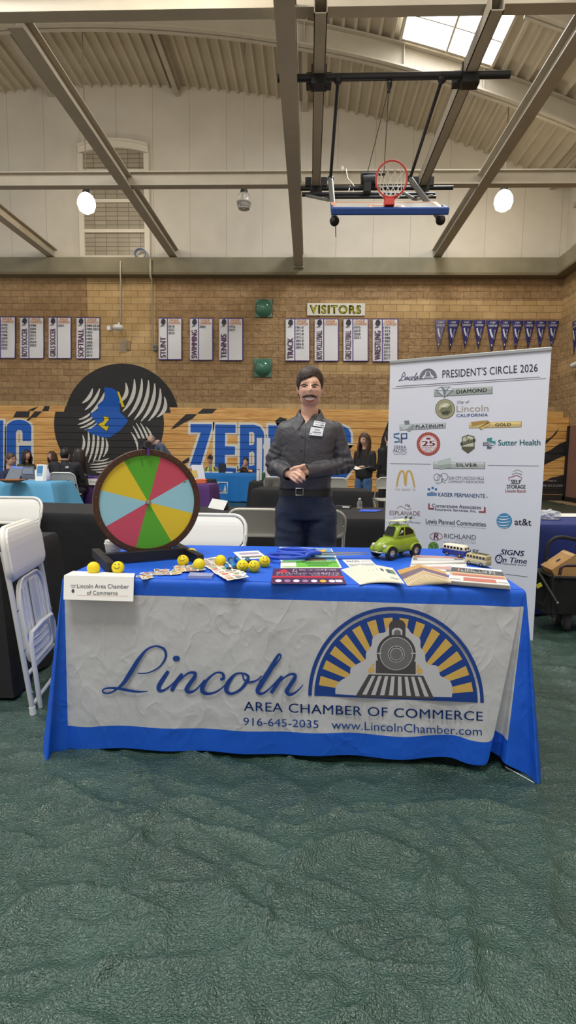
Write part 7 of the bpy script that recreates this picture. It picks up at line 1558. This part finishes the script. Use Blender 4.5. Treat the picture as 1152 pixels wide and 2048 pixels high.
face_tube([(605.6, 794.6), (609.4, 792.8), (614, 791.4), (619.2, 791.4), (624.8, 791.6), (629.6, 793), (633.4, 794.8)], [0.0034, 0.0066, 0.0076, 0.0066, 0.0076, 0.0066, 0.0034], HAIRM, 'moustache', 0.0015)
face_tube([(602.6, 794), (605.4, 790.6), (609, 788)], [0.0006, 0.001, 0.0006], STUB, 'smile_fold', 0.0002); face_tube([(635.6, 794.4), (633.2, 791), (629.8, 788.2)], [0.0006, 0.001, 0.0006], STUB, 'smile_fold', 0.0002)
def hair_cap(c, R, thmax, vol, mat, parent, name='hair', nu=72, nv=22, seed=0):
    mm = MB()
    def fn(u, v):
        az = 2 * PI * u; tm = thmax(az); th = tm * max(v, 0.0005)
        o = vol(az, v) * (1 - v ** 6 * 0.75) + 0.0035 * noise.noise(Vector((math.cos(az) * 9, math.sin(az) * 9 + seed, v * 2))) * min(1, v * 3)
        p = head_pt(th, az); d = Vector((p.x, p.y, p.z * 0.8)).normalized(); return c + R @ (p + d * o)
    mm.grid(fn, nu, nv, closeu=True); return mm.build(name, mat, parent, smooth=True)
def key(az, tab):      # piecewise by degrees -180..180
    a = math.degrees(az); a = a - 360 if a > 180 else a
    for (a0, v0), (a1, v1) in zip(tab, tab[1:]):
        if a0 <= a <= a1: return v0 + (v1 - v0) * sst(a0, a1, a)
    return tab[-1][1]
TH = [(-180, 138), (-120, 130), (-98, 92), (-78, 96), (-66, 86), (-52, 72), (-30, 69), (-8, 64), (18, 56), (40, 60), (58, 74), (68, 86), (80, 96), (98, 92), (120, 130), (180, 138)]
VO = [(-180, 0.014), (-90, 0.013), (-40, 0.018), (0, 0.016), (40, 0.018), (90, 0.014), (180, 0.014)]
hair = hair_cap(HC, HR, lambda az: R_(key(az, TH)), lambda az, v: 0.006 + key(az, VO) * (0.25 + 0.95 * math.sin(PI * min(v * 0.8 + 0.12, 1))), HAIRM, man, seed=3)
m = MB(); r2 = random.Random(5)
HB = bvh(hair)
for i in range(46):      # combed locks over the forehead and crown
    f0 = i / 45; x0, y0 = 634 - 6 * f0 + r2.uniform(-6, 6), 746 + 9 * f0 + r2.uniform(-5, 3); x1, y1 = 600 + 30 * r2.random(), 762 - 6 * r2.random(); 
    if i % 3 == 0: x0, y0, x1, y1 = 632 + 3 * r2.random(), 748 + 6 * r2.random(), 642 + 2 * r2.random(), 762 + 8 * r2.random()
    P = [shot(HB, x0 + (x1 - x0) * t_, y0 + (y1 - y0) * t_ - 5 * math.sin(PI * t_) * (1 if x1 < x0 else .3), 0.0) for t_ in (0, .25, .5, .75, 1)]
    P = [p for p in P if p is not None]
    if len(P) > 2: m.tube([p - Vector((0, 0.001, 0)) for p in P], [0.0012] + [0.0032] * (len(P) - 2) + [0.001], 6)
m.build('hair_locks', M('hair_brown_light', (72, 55, 45), 0.4, var=0.2, vs=60), hair, smooth=True)

# shirt
m = MB()
def ring_loft(m, secs, n=36):
    b = len(m.v)
    for z, cx, cy, hx, hy, p in secs:
        for j in range(n):
            a = 2 * PI * j / n; ca, sa = math.cos(a), math.sin(a); m.v.append(Vector((cx + hx * math.copysign(abs(ca) ** p, ca), cy + hy * math.copysign(abs(sa) ** p, sa), z)))
    for i in range(len(secs) - 1):
        for j in range(n): m.f.append([b + i * n + j, b + i * n + (j + 1) % n, b + (i + 1) * n + (j + 1) % n, b + (i + 1) * n + j]); m.m.append(0)
    m.f.append([b + j for j in range(n)]); m.m.append(0); m.f.append([b + (len(secs) - 1) * n + j for j in range(n)]); m.m.append(0)
ring_loft(m, [(1.045, -0.020, 3.435, 0.158, 0.108, .8), (1.10, -0.018, 3.432, 0.160, 0.118, .8), (1.20, -0.014, 3.43, 0.160, 0.122, .8), (1.30, -0.008, 3.43, 0.170, 0.124, .8), (1.38, -0.004, 3.432, 0.184, 0.118, .75), (1.43, -0.002, 3.436, 0.186, 0.104, .75), (1.455, -0.002, 3.44, 0.178, 0.09, .8), (1.480, -0.002, 3.444, 0.135, 0.076, .9), (1.505, -0.002, 3.444, 0.088, 0.07, 1), (1.53, -0.002, 3.448, 0.066, 0.06, 1)])
for a, b, ra, rb in ((SL, EL, .061, .053), (SR, ER, .061, .053), (EL, WL, .052, .040), (ER, WRs, .053, .041)): caps(m, a, b, ra, rb, 18)
me = remesh(m, 0.0065, 3, 0.5)
bendL, bendR = EL, ER
def wrinkle(p):
    v = Vector(p); dE = min((v - EL).length, (v - ER).length); w_ = math.exp(-(dE / 0.13) ** 2)
    r = 1 - abs(noise.noise(Vector((v.x * 9 + 3, v.y * 9, v.z * 17)))) * 2
    for E_, dr in ((EL, (EL - SL).normalized()), (ER, (ER - SR).normalized()), (EL, (WL - EL).normalized()), (ER, (WRs - ER).normalized())):
        e_ = v - E_; s_ = e_.dot(dr)
        if abs(s_) < 0.2 and e_.length < 0.2: r += 0.45 * math.sin(s_ * 130 + 5 * noise.noise(v * 11))
    q = noise.noise(Vector((v.x * 13, v.y * 6, v.z * 6 + v.x * 7)))
    out = 0.010 * w_ * r + 0.005 * q
    if v.z < 1.2 and abs(v.x) < 0.17: out += 0.004 * (1 - abs(noise.noise(Vector((v.x * 12, 2, v.z * 22 + v.x * 5)))) * 2) * sst(1.2, 1.08, v.z)
    return out
displace(me, wrinkle)
fc = fcent(me); xV = pm(611, 846, 3.33).x; zV = pm(611, 847, 3.33).z; nx_ = -0.004
inn = (((fc[:, 0] - nx_) / 0.070) ** 2 + ((fc[:, 1] - 3.437) / 0.062) ** 2 < 1) & (fc[:, 2] > 1.462)
vee = (np.abs(fc[:, 0] - (xV + (fc[:, 2] - zV) * 0.22)) < (fc[:, 2] - zV) * 0.62) & (fc[:, 2] > zV) & (fc[:, 1] < 3.44)
for w_end, a_end in ((WL, EL), (WRs, ER)):      # open cuffs
    ax_ = np.array((w_end - a_end).normalized()); inn = inn | (((fc - np.array(w_end)) @ ax_ > 0.018) & (np.linalg.norm(fc - np.array(w_end), axis=1) < 0.06))
drop_faces(me, inn | vee); shirt = place(me, 'shirt', SHIRT, man)
ST = bvh(shirt)
m = MB()      # collar
def coll(u, v):
    a = R_(24) + R_(312) * u; fr = abs(u - 0.5) * 2; c = Vector((nx_ + 0.004, 3.437, 0)); r = 0.066 + 0.004 * math.cos(a)
    zb = 1.472 + 0.052 * (1 - fr ** 1.6) - 0.030 * fr ** 6; zt = zb + 0.040 - 0.006 * fr ** 4
    if v < 0.4: rr, z = r - 0.003, zb + (zt - zb) * v / 0.4
    elif v < 0.5: rr, z = r + 0.002, zt
    else:
        t_ = (v - 0.5) / 0.5; L_ = 0.052 + 0.012 * fr ** 5; rr, z = r + 0.004 + (0.022 + 0.016 * fr ** 4) * t_, zt - L_ * t_
    spread = 0.018 * (fr ** 6) * (max(v - 0.5, 0) * 2)
    return c + Vector(((rr * 1.02) * math.sin(a) + math.copysign(spread, math.sin(a)), -rr * 0.98 * math.cos(a) - 0.012 * fr ** 4, z))
m.grid(coll, 48, 10); m.build('collar', SHIRT, shirt, smooth=True, solid=0.002)
m = MB(); P = [shot(ST, x, y, 0.0016) for x, y in ((611.5, 850), (611, 870), (610, 892), (608.5, 915), (607, 925))]; P = [p for p in P if p]
m.tube(P, 0.0012, 6); m.build('placket_seam', M('seam_dark', (34, 33, 37), 0.7), shirt)
for x, y in ((604.5, 874), (602.5, 901.5)):
    p = shot(ST, x, y, 0.002); m = MB(); m.lathe([(0.0052, 0), (0.0052, 0.0016), (0.004, 0.002)], p, (0, -1, 0), 12); m.build('button', M('button_dark', (30, 28, 32), 0.3), shirt)
for w_end, a_end, rr_ in ((WL, EL, .0405), (WRs, ER, .0415)):
    d = (w_end - a_end).normalized(); m = MB(); m.lathe([(rr_ + .003, -0.045), (rr_ + .004, 0.0), (rr_ + .002, 0.022), (rr_ - .003, 0.022), (rr_ - .002, -.04)], w_end, d, 24); m.build('cuff', SHIRT, shirt, smooth=40)
for q, lb, lines in (([(629, 841), (651.5, 845.5), (648.5, 856), (626, 851)], 'white name badge, the upper one', ((.1, .9, .72, .84), (.15, .55, .25, .36), (.6, .92, .2, .5))), ([(622, 854), (647.8, 856.6), (644.2, 874), (618.6, 870)], 'white name badge, the lower larger one', ((.32, .72, .66, .78), (.2, .85, .34, .48), (.06, .14, .12, .3), (.3, .9, .2, .23)))):
    Q = [shot(ST, x, y, 0.016) for x, y in q]; Q[2] = Q[1] + Q[3] - Q[0]; m = MB(); m.add([Q[0], Q[1], Q[2], Q[3]], [(0, 1, 2, 3)]); o = m.build('name_badge', M('badge_white', (226, 228, 232), 0.35), shirt, solid=0.002); o['label'] = lb
    m = MB(); P = lambda u, v: Q[3].lerp(Q[2], u).lerp(Q[0].lerp(Q[1], u), v) + Vector((0, -0.002, 0))
    for u0, u1, v0, v1 in lines: m.add([P(u0, v0), P(u1, v0), P(u1, v1), P(u0, v1)], [(0, 1, 2, 3)])
    m.build('badge_print', M('badge_ink', (120, 126, 150), 0.5), o)
# jeans, belt, shoes
m = MB(); ring_loft(m, [(0.86, -0.014, 3.44, 0.186, 0.115, .75), (0.93, -0.014, 3.44, 0.180, 0.122, .75), (1.0, -0.016, 3.437, 0.168, 0.117, .78), (1.05, -0.018, 3.434, 0.160, 0.111, .8)])
for s in (-1, 1):
    H_, K_, A_ = Vector((hipx + s * 0.092, 3.44, 0.9)), Vector((hipx + s * 0.108, 3.43, 0.52)), Vector((hipx + s * 0.14, 3.455, 0.08))
    caps(m, H_, K_, .104, .09, 18); caps(m, K_, A_, .077, .066, 18)
me = remesh(m, 0.009, 2, 0.5); displace(me, lambda p: 0.004 * noise.noise(Vector((p[0] * 14, p[1] * 8, p[2] * 11))) + 0.004 * (1 - 2 * abs(noise.noise(Vector((p[0] * 6 + 5, p[1] * 5, p[2] * 16))))))
jeans = place(me, 'jeans', JEAN, man)
m = MB(); b = []
for z, o_ in ((1.008, 0.005), (1.046, 0.005), (1.046, 0.0), (1.008, 0.0)): b.append([(-0.018 + (0.166 + o_) * math.copysign(abs(math.cos(2 * PI * j / 40)) ** .8, math.cos(2 * PI * j / 40)), 3.435 + (0.116 + o_) * math.copysign(abs(math.sin(2 * PI * j / 40)) ** .8, math.sin(2 * PI * j / 40)), z) for j in range(40)])
m.add([p for r_ in b for p in r_], [(k * 40 + j, k * 40 + (j + 1) % 40, ((k + 1) % 4) * 40 + (j + 1) % 40, ((k + 1) % 4) * 40 + j) for k in range(4) for j in range(40)]); belt = m.build('belt', M('belt_leather', (20, 18, 18), 0.4), man, smooth=40)
bc = pm(599, 983.5, 3.305); m = MB(); P = [(bc.x + dx, bc.y, bc.z + dz) for dx, dz in ((-.022, -.021), (.022, -.021), (.022, .021), (-.022, .021))]; m.tube(P, 0.003, 6, closed=True); m.build('buckle', M('buckle_steel', (186, 186, 182), 0.25, metal=0.8), belt)
JB = bvh(jeans)
m = MB()
for pts in (((556, 990), (560, 1000), (572, 1003)), ((622, 988), (634, 1002), (660, 1003)), ((594, 994), (594, 1015), (597, 1024))):
    P = [shot(JB, x, y, 0.001) for x, y in pts]; P = [p for p in P if p]
    if len(P) > 1: m.tube(crom(P, 3), 0.0012, 5)
m.build('pocket_seam', M('seam_denim', (58, 66, 88), 0.7), jeans)
for x, y in ((570.5, 985), (620, 991)):
    p = shot(JB, x, y, 0.001); 
    if p: m = MB(); m.ell(p, 0.004, 8, 6); m.build('rivet', M('rivet_copper', (190, 176, 160), 0.3, metal=0.7), jeans)
for s in (-1, 1):
    m = MB(); c = Vector((hipx + s * 0.15, 3.40, FZ)); m.grid(lambda u, v: c + Vector((0.048 * math.cos(2 * PI * u) * (1 - 0.15 * v), 0.14 * math.sin(2 * PI * u) * (1 - 0.1 * v), 0.0 + (0.09 - 0.035 * (1 - math.sin(2 * PI * u)) ) * v)), 28, 6, closeu=True); m.ell(c + Vector((0, .05, .06)), (.042, .07, .035), 14, 8); m.build('shoe', M('shoe_black', (26, 24, 24), 0.4), man, smooth=True)

# ------------------------------------------------------------------ people further back
def person_bg(label, hc, face, sit, top, legs, hair, hairstyle='short', skin=(206, 160, 138), lean=0.0, arms='table', scale=1.0, extra=None, vest=None, drop=0.24, wide=1.0, headtilt=0.0, headlook=None):
    # hc head centre, face angle: 0 = towards the camera, 90 = viewer's right, 180 = away
    f = Vector((math.sin(R_(face)), -math.cos(R_(face)), 0)); sd = Vector((math.cos(R_(face)), math.sin(R_(face)), 0)); S_ = scale
    hc = Vector(hc); t = thing('person', label, 'person', (hc.x, hc.y, FZ))
    nk = hc - Zv * 0.12 * S_ - f * (0.02 + 0.05 * lean); sh = hc - Zv * (drop - 0.05 * lean) * S_ - f * (0.03 + 0.22 * lean)
    pz_ = 0.5 if sit else max(0.75, sh.z - 0.53 * S_)
    pv = Vector((sh.x, sh.y, pz_)) - f * (0.04 + 0.42 * lean) if sit or lean else Vector((sh.x, sh.y, pz_)) + f * 0.02
    prim = []      # (a, b, ra, rb, tag) tags: 0 skin 1 top 2 legs 3 shoes 4 vest
    prim.append((nk + Zv * .04, sh + Zv * 0.05, .05 * S_, .056 * S_, 0)); prim.append((sh + Zv * .035, sh - Zv * .05, .064 * S_, .09 * S_, 1)); prim.append((sh - Zv * .1, pv + Zv * .08, .095 * S_, .095 * S_, 1))
    for s in (-1, 1):
        s1, h1 = sh + sd * 0.125 * s * S_ * wide, pv + sd * 0.07 * s * S_
        prim.append((s1 - Zv * .05 * S_, h1 + Zv * 0.1, .088 * S_, .098 * S_, 1))
        S0 = sh + sd * 0.178 * s * S_ * wide - Zv * 0.025
        if arms == 'table': E0 = S0 - Zv * 0.24 * S_ + f * 0.08 + sd * 0.05 * s; W0 = E0 + f * 0.22 - sd * 0.10 * s - Zv * 0.0; W0.z = max(W0.z, 0.80)
        elif arms == 'chin' and s < 0: E0 = S0 - Zv * 0.22 * S_ + f * 0.16; W0 = hc - Zv * 0.13 + f * 0.12 - sd * 0.02
        elif arms == 'chin': E0 = S0 - Zv * 0.22 * S_ + f * 0.1; W0 = E0 + f * 0.2 - sd * 0.2
        elif arms == 'hold': E0 = S0 - Zv * 0.27 * S_ + sd * 0.03 * s; W0 = E0 + f * 0.20 - sd * 0.09 * s + Zv * 0.03
        elif arms == 'down': E0 = S0 - Zv * 0.28 * S_ + f * 0.05 * lean; W0 = E0 - Zv * 0.22 + f * (0.08 + 0.1 * lean)
        prim += [(S0, E0, .056 * S_, .046 * S_, 1), (E0, W0, .044 * S_, .034 * S_, 1)]
        hd_ = (W0 - E0).normalized(); hp_ = W0 + hd_ * 0.05; prim.append((W0, hp_, .026, .027, 0))
        cr = hd_.cross(Zv).normalized() if abs(hd_.z) < 0.9 else sd
        for q in range(4): b0_ = hp_ + hd_ * .02 + cr * (q - 1.5) * .017; prim.append((b0_, b0_ + hd_ * (.055, .065, .06, .045)[q] - Zv * .015, .0095, .008, 0))
        prim.append((W0 + hd_ * .02 + cr * .03 * -s, W0 + hd_ * .06 + cr * .055 * -s, .011, .009, 0))
        H0 = pv + sd * 0.085 * s
        if sit: K0 = H0 + f * 0.40 + Zv * 0.0; A0 = Vector((K0.x, K0.y, 0.1)) - f * 0.03
        else: K0 = Vector((H0.x, H0.y, pz_ * 0.54)) + f * 0.03 + sd * 0.02 * s; A0 = Vector((H0.x, H0.y, 0.1)) + sd * 0.03 * s
        prim += [(H0, K0, .092 * S_, .064 * S_, 2), (K0, A0, .062 * S_, .046 * S_, 2), (Vector((A0.x, A0.y, 0.065)) - f * 0.03, Vector((A0.x, A0.y, 0.055)) + f * 0.15, .05, .04, 3)]
    m = MB()
    for a, b, ra, rb, tg in prim: caps(m, a, b, ra, rb, 12)
    R = Matrix.Rotation(R_(face if headlook is None else headlook), 3, 'Z') @ Matrix.Rotation(R_(headtilt), 3, 'X')
    head_mesh(m, hc, R, 40, 24)
    for s in (-1, 1): m.ell(hc + R @ Vector((s * 0.072, 0.008, 0)), (0.012, 0.018, 0.03), 8, 6)
    me = remesh(m, 0.0125, 1, 0.4); fc = fcent(me); best = np.full(len(fc), 1e9); idx = np.zeros(len(fc), dtype=int)
    for a, b, ra, rb, tg in prim:
        a_, d_ = np.array(a), np.array(b - a); L2 = d_ @ d_; tt = np.clip(((fc - a_) @ d_) / L2, 0, 1); dist = np.linalg.norm(fc - (a_ + tt[:, None] * d_), axis=1) - (ra + (rb - ra) * tt)
        q = dist < best; best[q] = dist[q]; idx[q] = tg
    hd2 = np.linalg.norm((fc - np.array(hc)) / np.array([.085, .1, .125]), axis=1) < 1.12; idx[hd2 & (fc[:, 2] > hc.z - .13)] = 0
    if vest: 
        q = (idx == 1) & (np.abs((fc - np.array(sh)) @ np.array(sd)) < .17); idx[q] = 4
        q2 = q & (np.abs((fc - np.array(sh)) @ np.array(sd)) < .045); idx[q2] = 1
    mats = [M('skin_%d_%d_%d' % skin, skin, 0.55), top, legs, M('shoe_black', (26, 24, 24), 0.4), vest or top]
    o = place(me, 'body', mats, t, idx); tree = bvh(o)
    def onface(x, z, off):
        d = R @ Vector((0, 1, 0)); o_ = hc + R @ Vector((x, -0.3, z)); h = tree.ray_cast(o_, d); return (h[0] - d * off) if h[0] is not None else None
    for x in (-.03, .03):
        p = onface(x, .012, .001)
        if p is not None: mm = MB(); mm.ell(p, (.011, .011, .0055), 8, 6, rot=R); mm.build('eye', IRIS, t)
        p = onface(x, .030, .001)
        if p is not None and hair: mm = MB(); mm.ell(p, (.017, .006, .0042), 8, 6, rot=R); mm.build('eyebrow', hair, t)
    p = onface(0, -.05, .0005)
    if p is not None: mm = MB(); mm.ell(p, (.022, .005, .006), 10, 6, rot=R); mm.build('mouth', LIPM, t)
    if hair:
        T2_ = TH if hairstyle != 'bald' else [(-180, 125), (-100, 110), (-75, 100), (-60, 40), (0, 20), (60, 40), (75, 100), (100, 110), (180, 125)]
        hc_o = hair_cap(hc, R, lambda az: R_(key(az, T2_)), lambda az, v: 0.006 if hairstyle == 'bald' else 0.016, hair, t, nu=36, nv=12, seed=hc.x)
        if hairstyle in ('long', 'mid'):
            mm = MB()
            for i in range(34):
                a = R_(62 + 236 * i / 33); o0 = Vector((.082 * math.sin(a), -.10 * math.cos(a), .03)); L_ = ((.36 if hairstyle == 'long' else .22) + .05 * math.sin(i * 2.1)) * S_
                P = [hc + R @ (o0 * 0.9 + Vector((0, 0, .035))), hc + R @ (o0 * 1.12 + Vector((0, 0, -.06))), hc + R @ (o0 * 1.25) - Zv * (.18 if hairstyle == 'long' else .12), hc + R @ (o0 * 1.12) - Zv * L_]
                mm.tube(crom(P, 4), [.019] * 4 + [.02] * 5 + [.017] * 3 + [.006], 6)
            mm.build('long_hair', hair, hc_o, smooth=True)
    if extra: extra(t, hc, R, f, sd, sh)
    return t
BRN, DKB, GRYH, BLKH = M('hair_mid', (74, 54, 42), 0.5, var=0.2, vs=40), M('hair_dark', (40, 28, 24), 0.45, var=0.2, vs=40), M('hair_grey', (150, 140, 134), 0.55, var=0.15, vs=40), M('hair_black', (24, 21, 22), 0.45)
TOP = lambda n, c: M('top_' + n, c, 0.75, var=0.1, vs=6, bump=0.008, bs=7)
PANT = M('trousers_dark', (34, 34, 42), 0.75); BLUEJ = M('denim_mid', (70, 104, 150), 0.75, var=0.15, vs=8)
hz = lambda x, y, Y: ony(x, y, Y)
def glasses(t, hc, R, f, sd, sh):
    m = MB()
    for s in (-1, 1): m.tube([hc + R @ Vector((s * .033 + .021 * math.cos(a), -.097, .012 + .016 * math.sin(a))) for a in [2 * PI * i / 14 for i in range(14)]], .0026, 6, closed=True); m.cyl(hc + R @ Vector((s * .055, -.093, .016)), hc + R @ Vector((s * .078, .01, .014)), .0026, n=6)
    m.cyl(hc + R @ Vector((-.012, -.099, .014)), hc + R @ Vector((.012, -.099, .014)), .0026, n=6); m.build('glasses', BLACK, t)
person_bg('man with glasses in a navy shirt at the left end of the light blue table', hz(21, 919, 9.95), 75, True, TOP('navy', (36, 42, 74)), PANT, BRN, extra=glasses, arms='table')
person_bg('smiling dark-haired woman in an olive top sitting near the bleachers at the left', hz(53, 910, 12.1), 60, True, TOP('olive', (66, 66, 44)), PANT, DKB, 'mid', scale=0.94)
person_bg('brown-haired woman in a grey top sitting behind the seated man in black', hz(104, 912, 13.4), -35, True, TOP('ash', (104, 108, 120)), PANT, BRN, 'mid', scale=0.94, skin=(214, 170, 150))
def logo_sh(t, hc, R, f, sd, sh):
    m = MB(); m.obox(sh - f * .11 - sd * .1 - Zv * .06, sd * .03, f * .006, Zv * .018); m.build('shirt_print', M('print_pale_grey', (190, 190, 196), 0.6), t)
person_bg('man in a black shirt sitting with his back to the camera on a white chair', hz(131, 909, 9.8), 176, True, TOP('black', (30, 31, 38)), PANT, BLKH, extra=logo_sh, scale=1.12, drop=0.15, wide=1.25)
person_bg('dark-haired woman in black sitting beyond the man with his back turned', hz(157, 909, 10.48), -85, True, TOP('jet', (24, 24, 28)), PANT, DKB, 'long', scale=0.96)
def camera_kit(t, hc, R, f, sd, sh):
    m = MB(); c = hc + f * 0.2 - Zv * 0.13; m.obox(c, sd * .17, f * .02, Zv * .16); o = m.build('dark_display', M('display_black', (20, 20, 26), 0.5), t); m = MB(); m.obox(c - Vector((0, .022, -.02)) , sd * .05, f * .003, Zv * .035); m.build('print', M('print_pale_grey', (190, 190, 196), 0.6), o)
person_bg('grey-haired person in a blue grey jacket bending forward behind the prize wheel', hz(301, 880, 12.4), -42, False, TOP('slate', (92, 104, 124)), PANT, GRYH, 'bald', skin=(196, 160, 146), lean=0.75, drop=0.13, arms='down', headtilt=-30, extra=camera_kit)
def cap_(t, hc, R, f, sd, sh):
    m = MB(); m.grid(lambda u, v: hc + R @ (head_pt(R_(72) * max(v, .01), 2 * PI * u) * 1.13 + Vector((0, 0, .012))), 24, 8, closeu=True); o = m.build('cap', M('cap_black', (30, 28, 30), 0.7), t, smooth=True)
    m = MB(); m.grid(lambda u, v: hc + R @ Vector(((u - .5) * .14, -.085 - .07 * v * (1 - (2 * u - 1) ** 2 * .5), .05 - .015 * v)), 8, 4); m.build('visor', _M['cap_black'], o, smooth=True, solid=.004)
person_bg('person in a black cap and yellow safety vest sitting behind the bright blue table', hz(420.5, 919, 15.5), 12, True, TOP('grey', (128, 130, 136)), PANT, DKB, extra=cap_, vest=M('vest_yellow', (206, 214, 96), 0.7))
FLOR = M('top_floral', (110, 76, 56), 0.75)
def floral():
    nt = FLOR.node_tree; b = bsdf(FLOR); tc = nt.nodes.new('ShaderNodeTexCoord'); v = nt.nodes.new('ShaderNodeTexVoronoi'); v.inputs['Scale'].default_value = 16; nt.links.new(tc.outputs['Object'], v.inputs['Vector'])
    sp = nt.nodes.new('ShaderNodeSeparateColor'); nt.links.new(v.outputs['Color'], sp.inputs[0]); r = nt.nodes.new('ShaderNodeValToRGB'); r.color_ramp.interpolation = 'CONSTANT'
    for i, (p_, c) in enumerate(((0, (34, 44, 30)), (.35, (166, 62, 46)), (.55, (206, 160, 84)), (.72, (44, 34, 30)), (.86, (224, 200, 164)))):
        e = r.color_ramp.elements[i] if i < 2 else r.color_ramp.elements.new(p_); e.position = p_; e.color = rgb(c)
    nt.links.new(sp.outputs[0], r.inputs[0]); nt.links.new(r.outputs[0], b.inputs['Base Color'])
floral()
person_bg('man in a colourful floral shirt, hand at chin, behind the bright blue table', hz(491, 923, 15.5), -15, True, FLOR, PANT, BLKH, arms='chin')
def paper(t, hc, R, f, sd, sh): pass
w_ = person_bg('long-haired woman in a black sweatshirt and blue jeans standing and reading a paper', hz(729, 879, 9.8), -38, False, TOP('ink', (26, 26, 30)), BLUEJ, BRN, 'long', arms='hold', scale=0.97, headtilt=14, lean=0.0)
hcw = hz(729, 879, 9.8); fw_ = Vector((math.sin(R_(-38)), -math.cos(R_(-38)), 0)); sdw = Vector((math.cos(R_(-38)), math.sin(R_(-38)), 0)); c = hz(726, 938, 9.8 - 0.32)
t = thing('paper_booklet', 'white open paper held by the long-haired standing woman', 'paper', c)
m = MB()
for s in (-1, 1): m.add([c, c + fw_ * .2 - Zv * .03 + Zv * .02, c + fw_ * .2 + sdw * .15 * s + Zv * .03, c + sdw * .15 * s + Zv * .045], [(0, 1, 2, 3)])
m.build('sheet', PAPER, t, solid=.003)
person_bg('person in black partly hidden behind the left edge of the pull-up banner', hz(777, 874, 10.7), 200, False, TOP('coal', (28, 28, 31)), PANT, DKB, arms='down')
# chairs further back
make_chair(Vector((ony(125, 950, 9.6).x, 9.78, FZ)), PI, 'white folding chair carrying the seated man in black')
make_chair(Vector((ony(57, 955, 10.5).x, 10.45, FZ)), 0.3, 'white folding chair beyond the light blue table')
make_chair(Vector((ony(556, 960, 9.35).x, 9.35, FZ)), PI, 'white folding chair draped with a grey coat behind the mid-distance black table')
make_chair(Vector((ony(667, 968, 9.35).x, 9.35, FZ)), PI, 'white folding chair behind the mid-distance black table, right of the man')
make_chair(Vector((ony(766, 950, 10.3).x, 9.9, FZ)), PI + .2, 'grey white folding chair beside the standing long-haired woman')
c = Vector((ony(553, 962, 9.1).x, 9.12, .70)); m = MB(); m.grid(lambda u, v: c + Vector(((u - .5) * .42 + .02 * math.sin(v * 9), -.035 - .05 * v - .02 * math.sin(u * 13), .17 - .42 * v * (1 + .1 * math.sin(u * 9)))), 16, 10); tag(m.build('coat', M('coat_grey', (92, 90, 84), 0.8, var=.15, vs=6), smooth=True, solid=.02), 'grey coat hung over the white chair left of the standing man', 'coat')
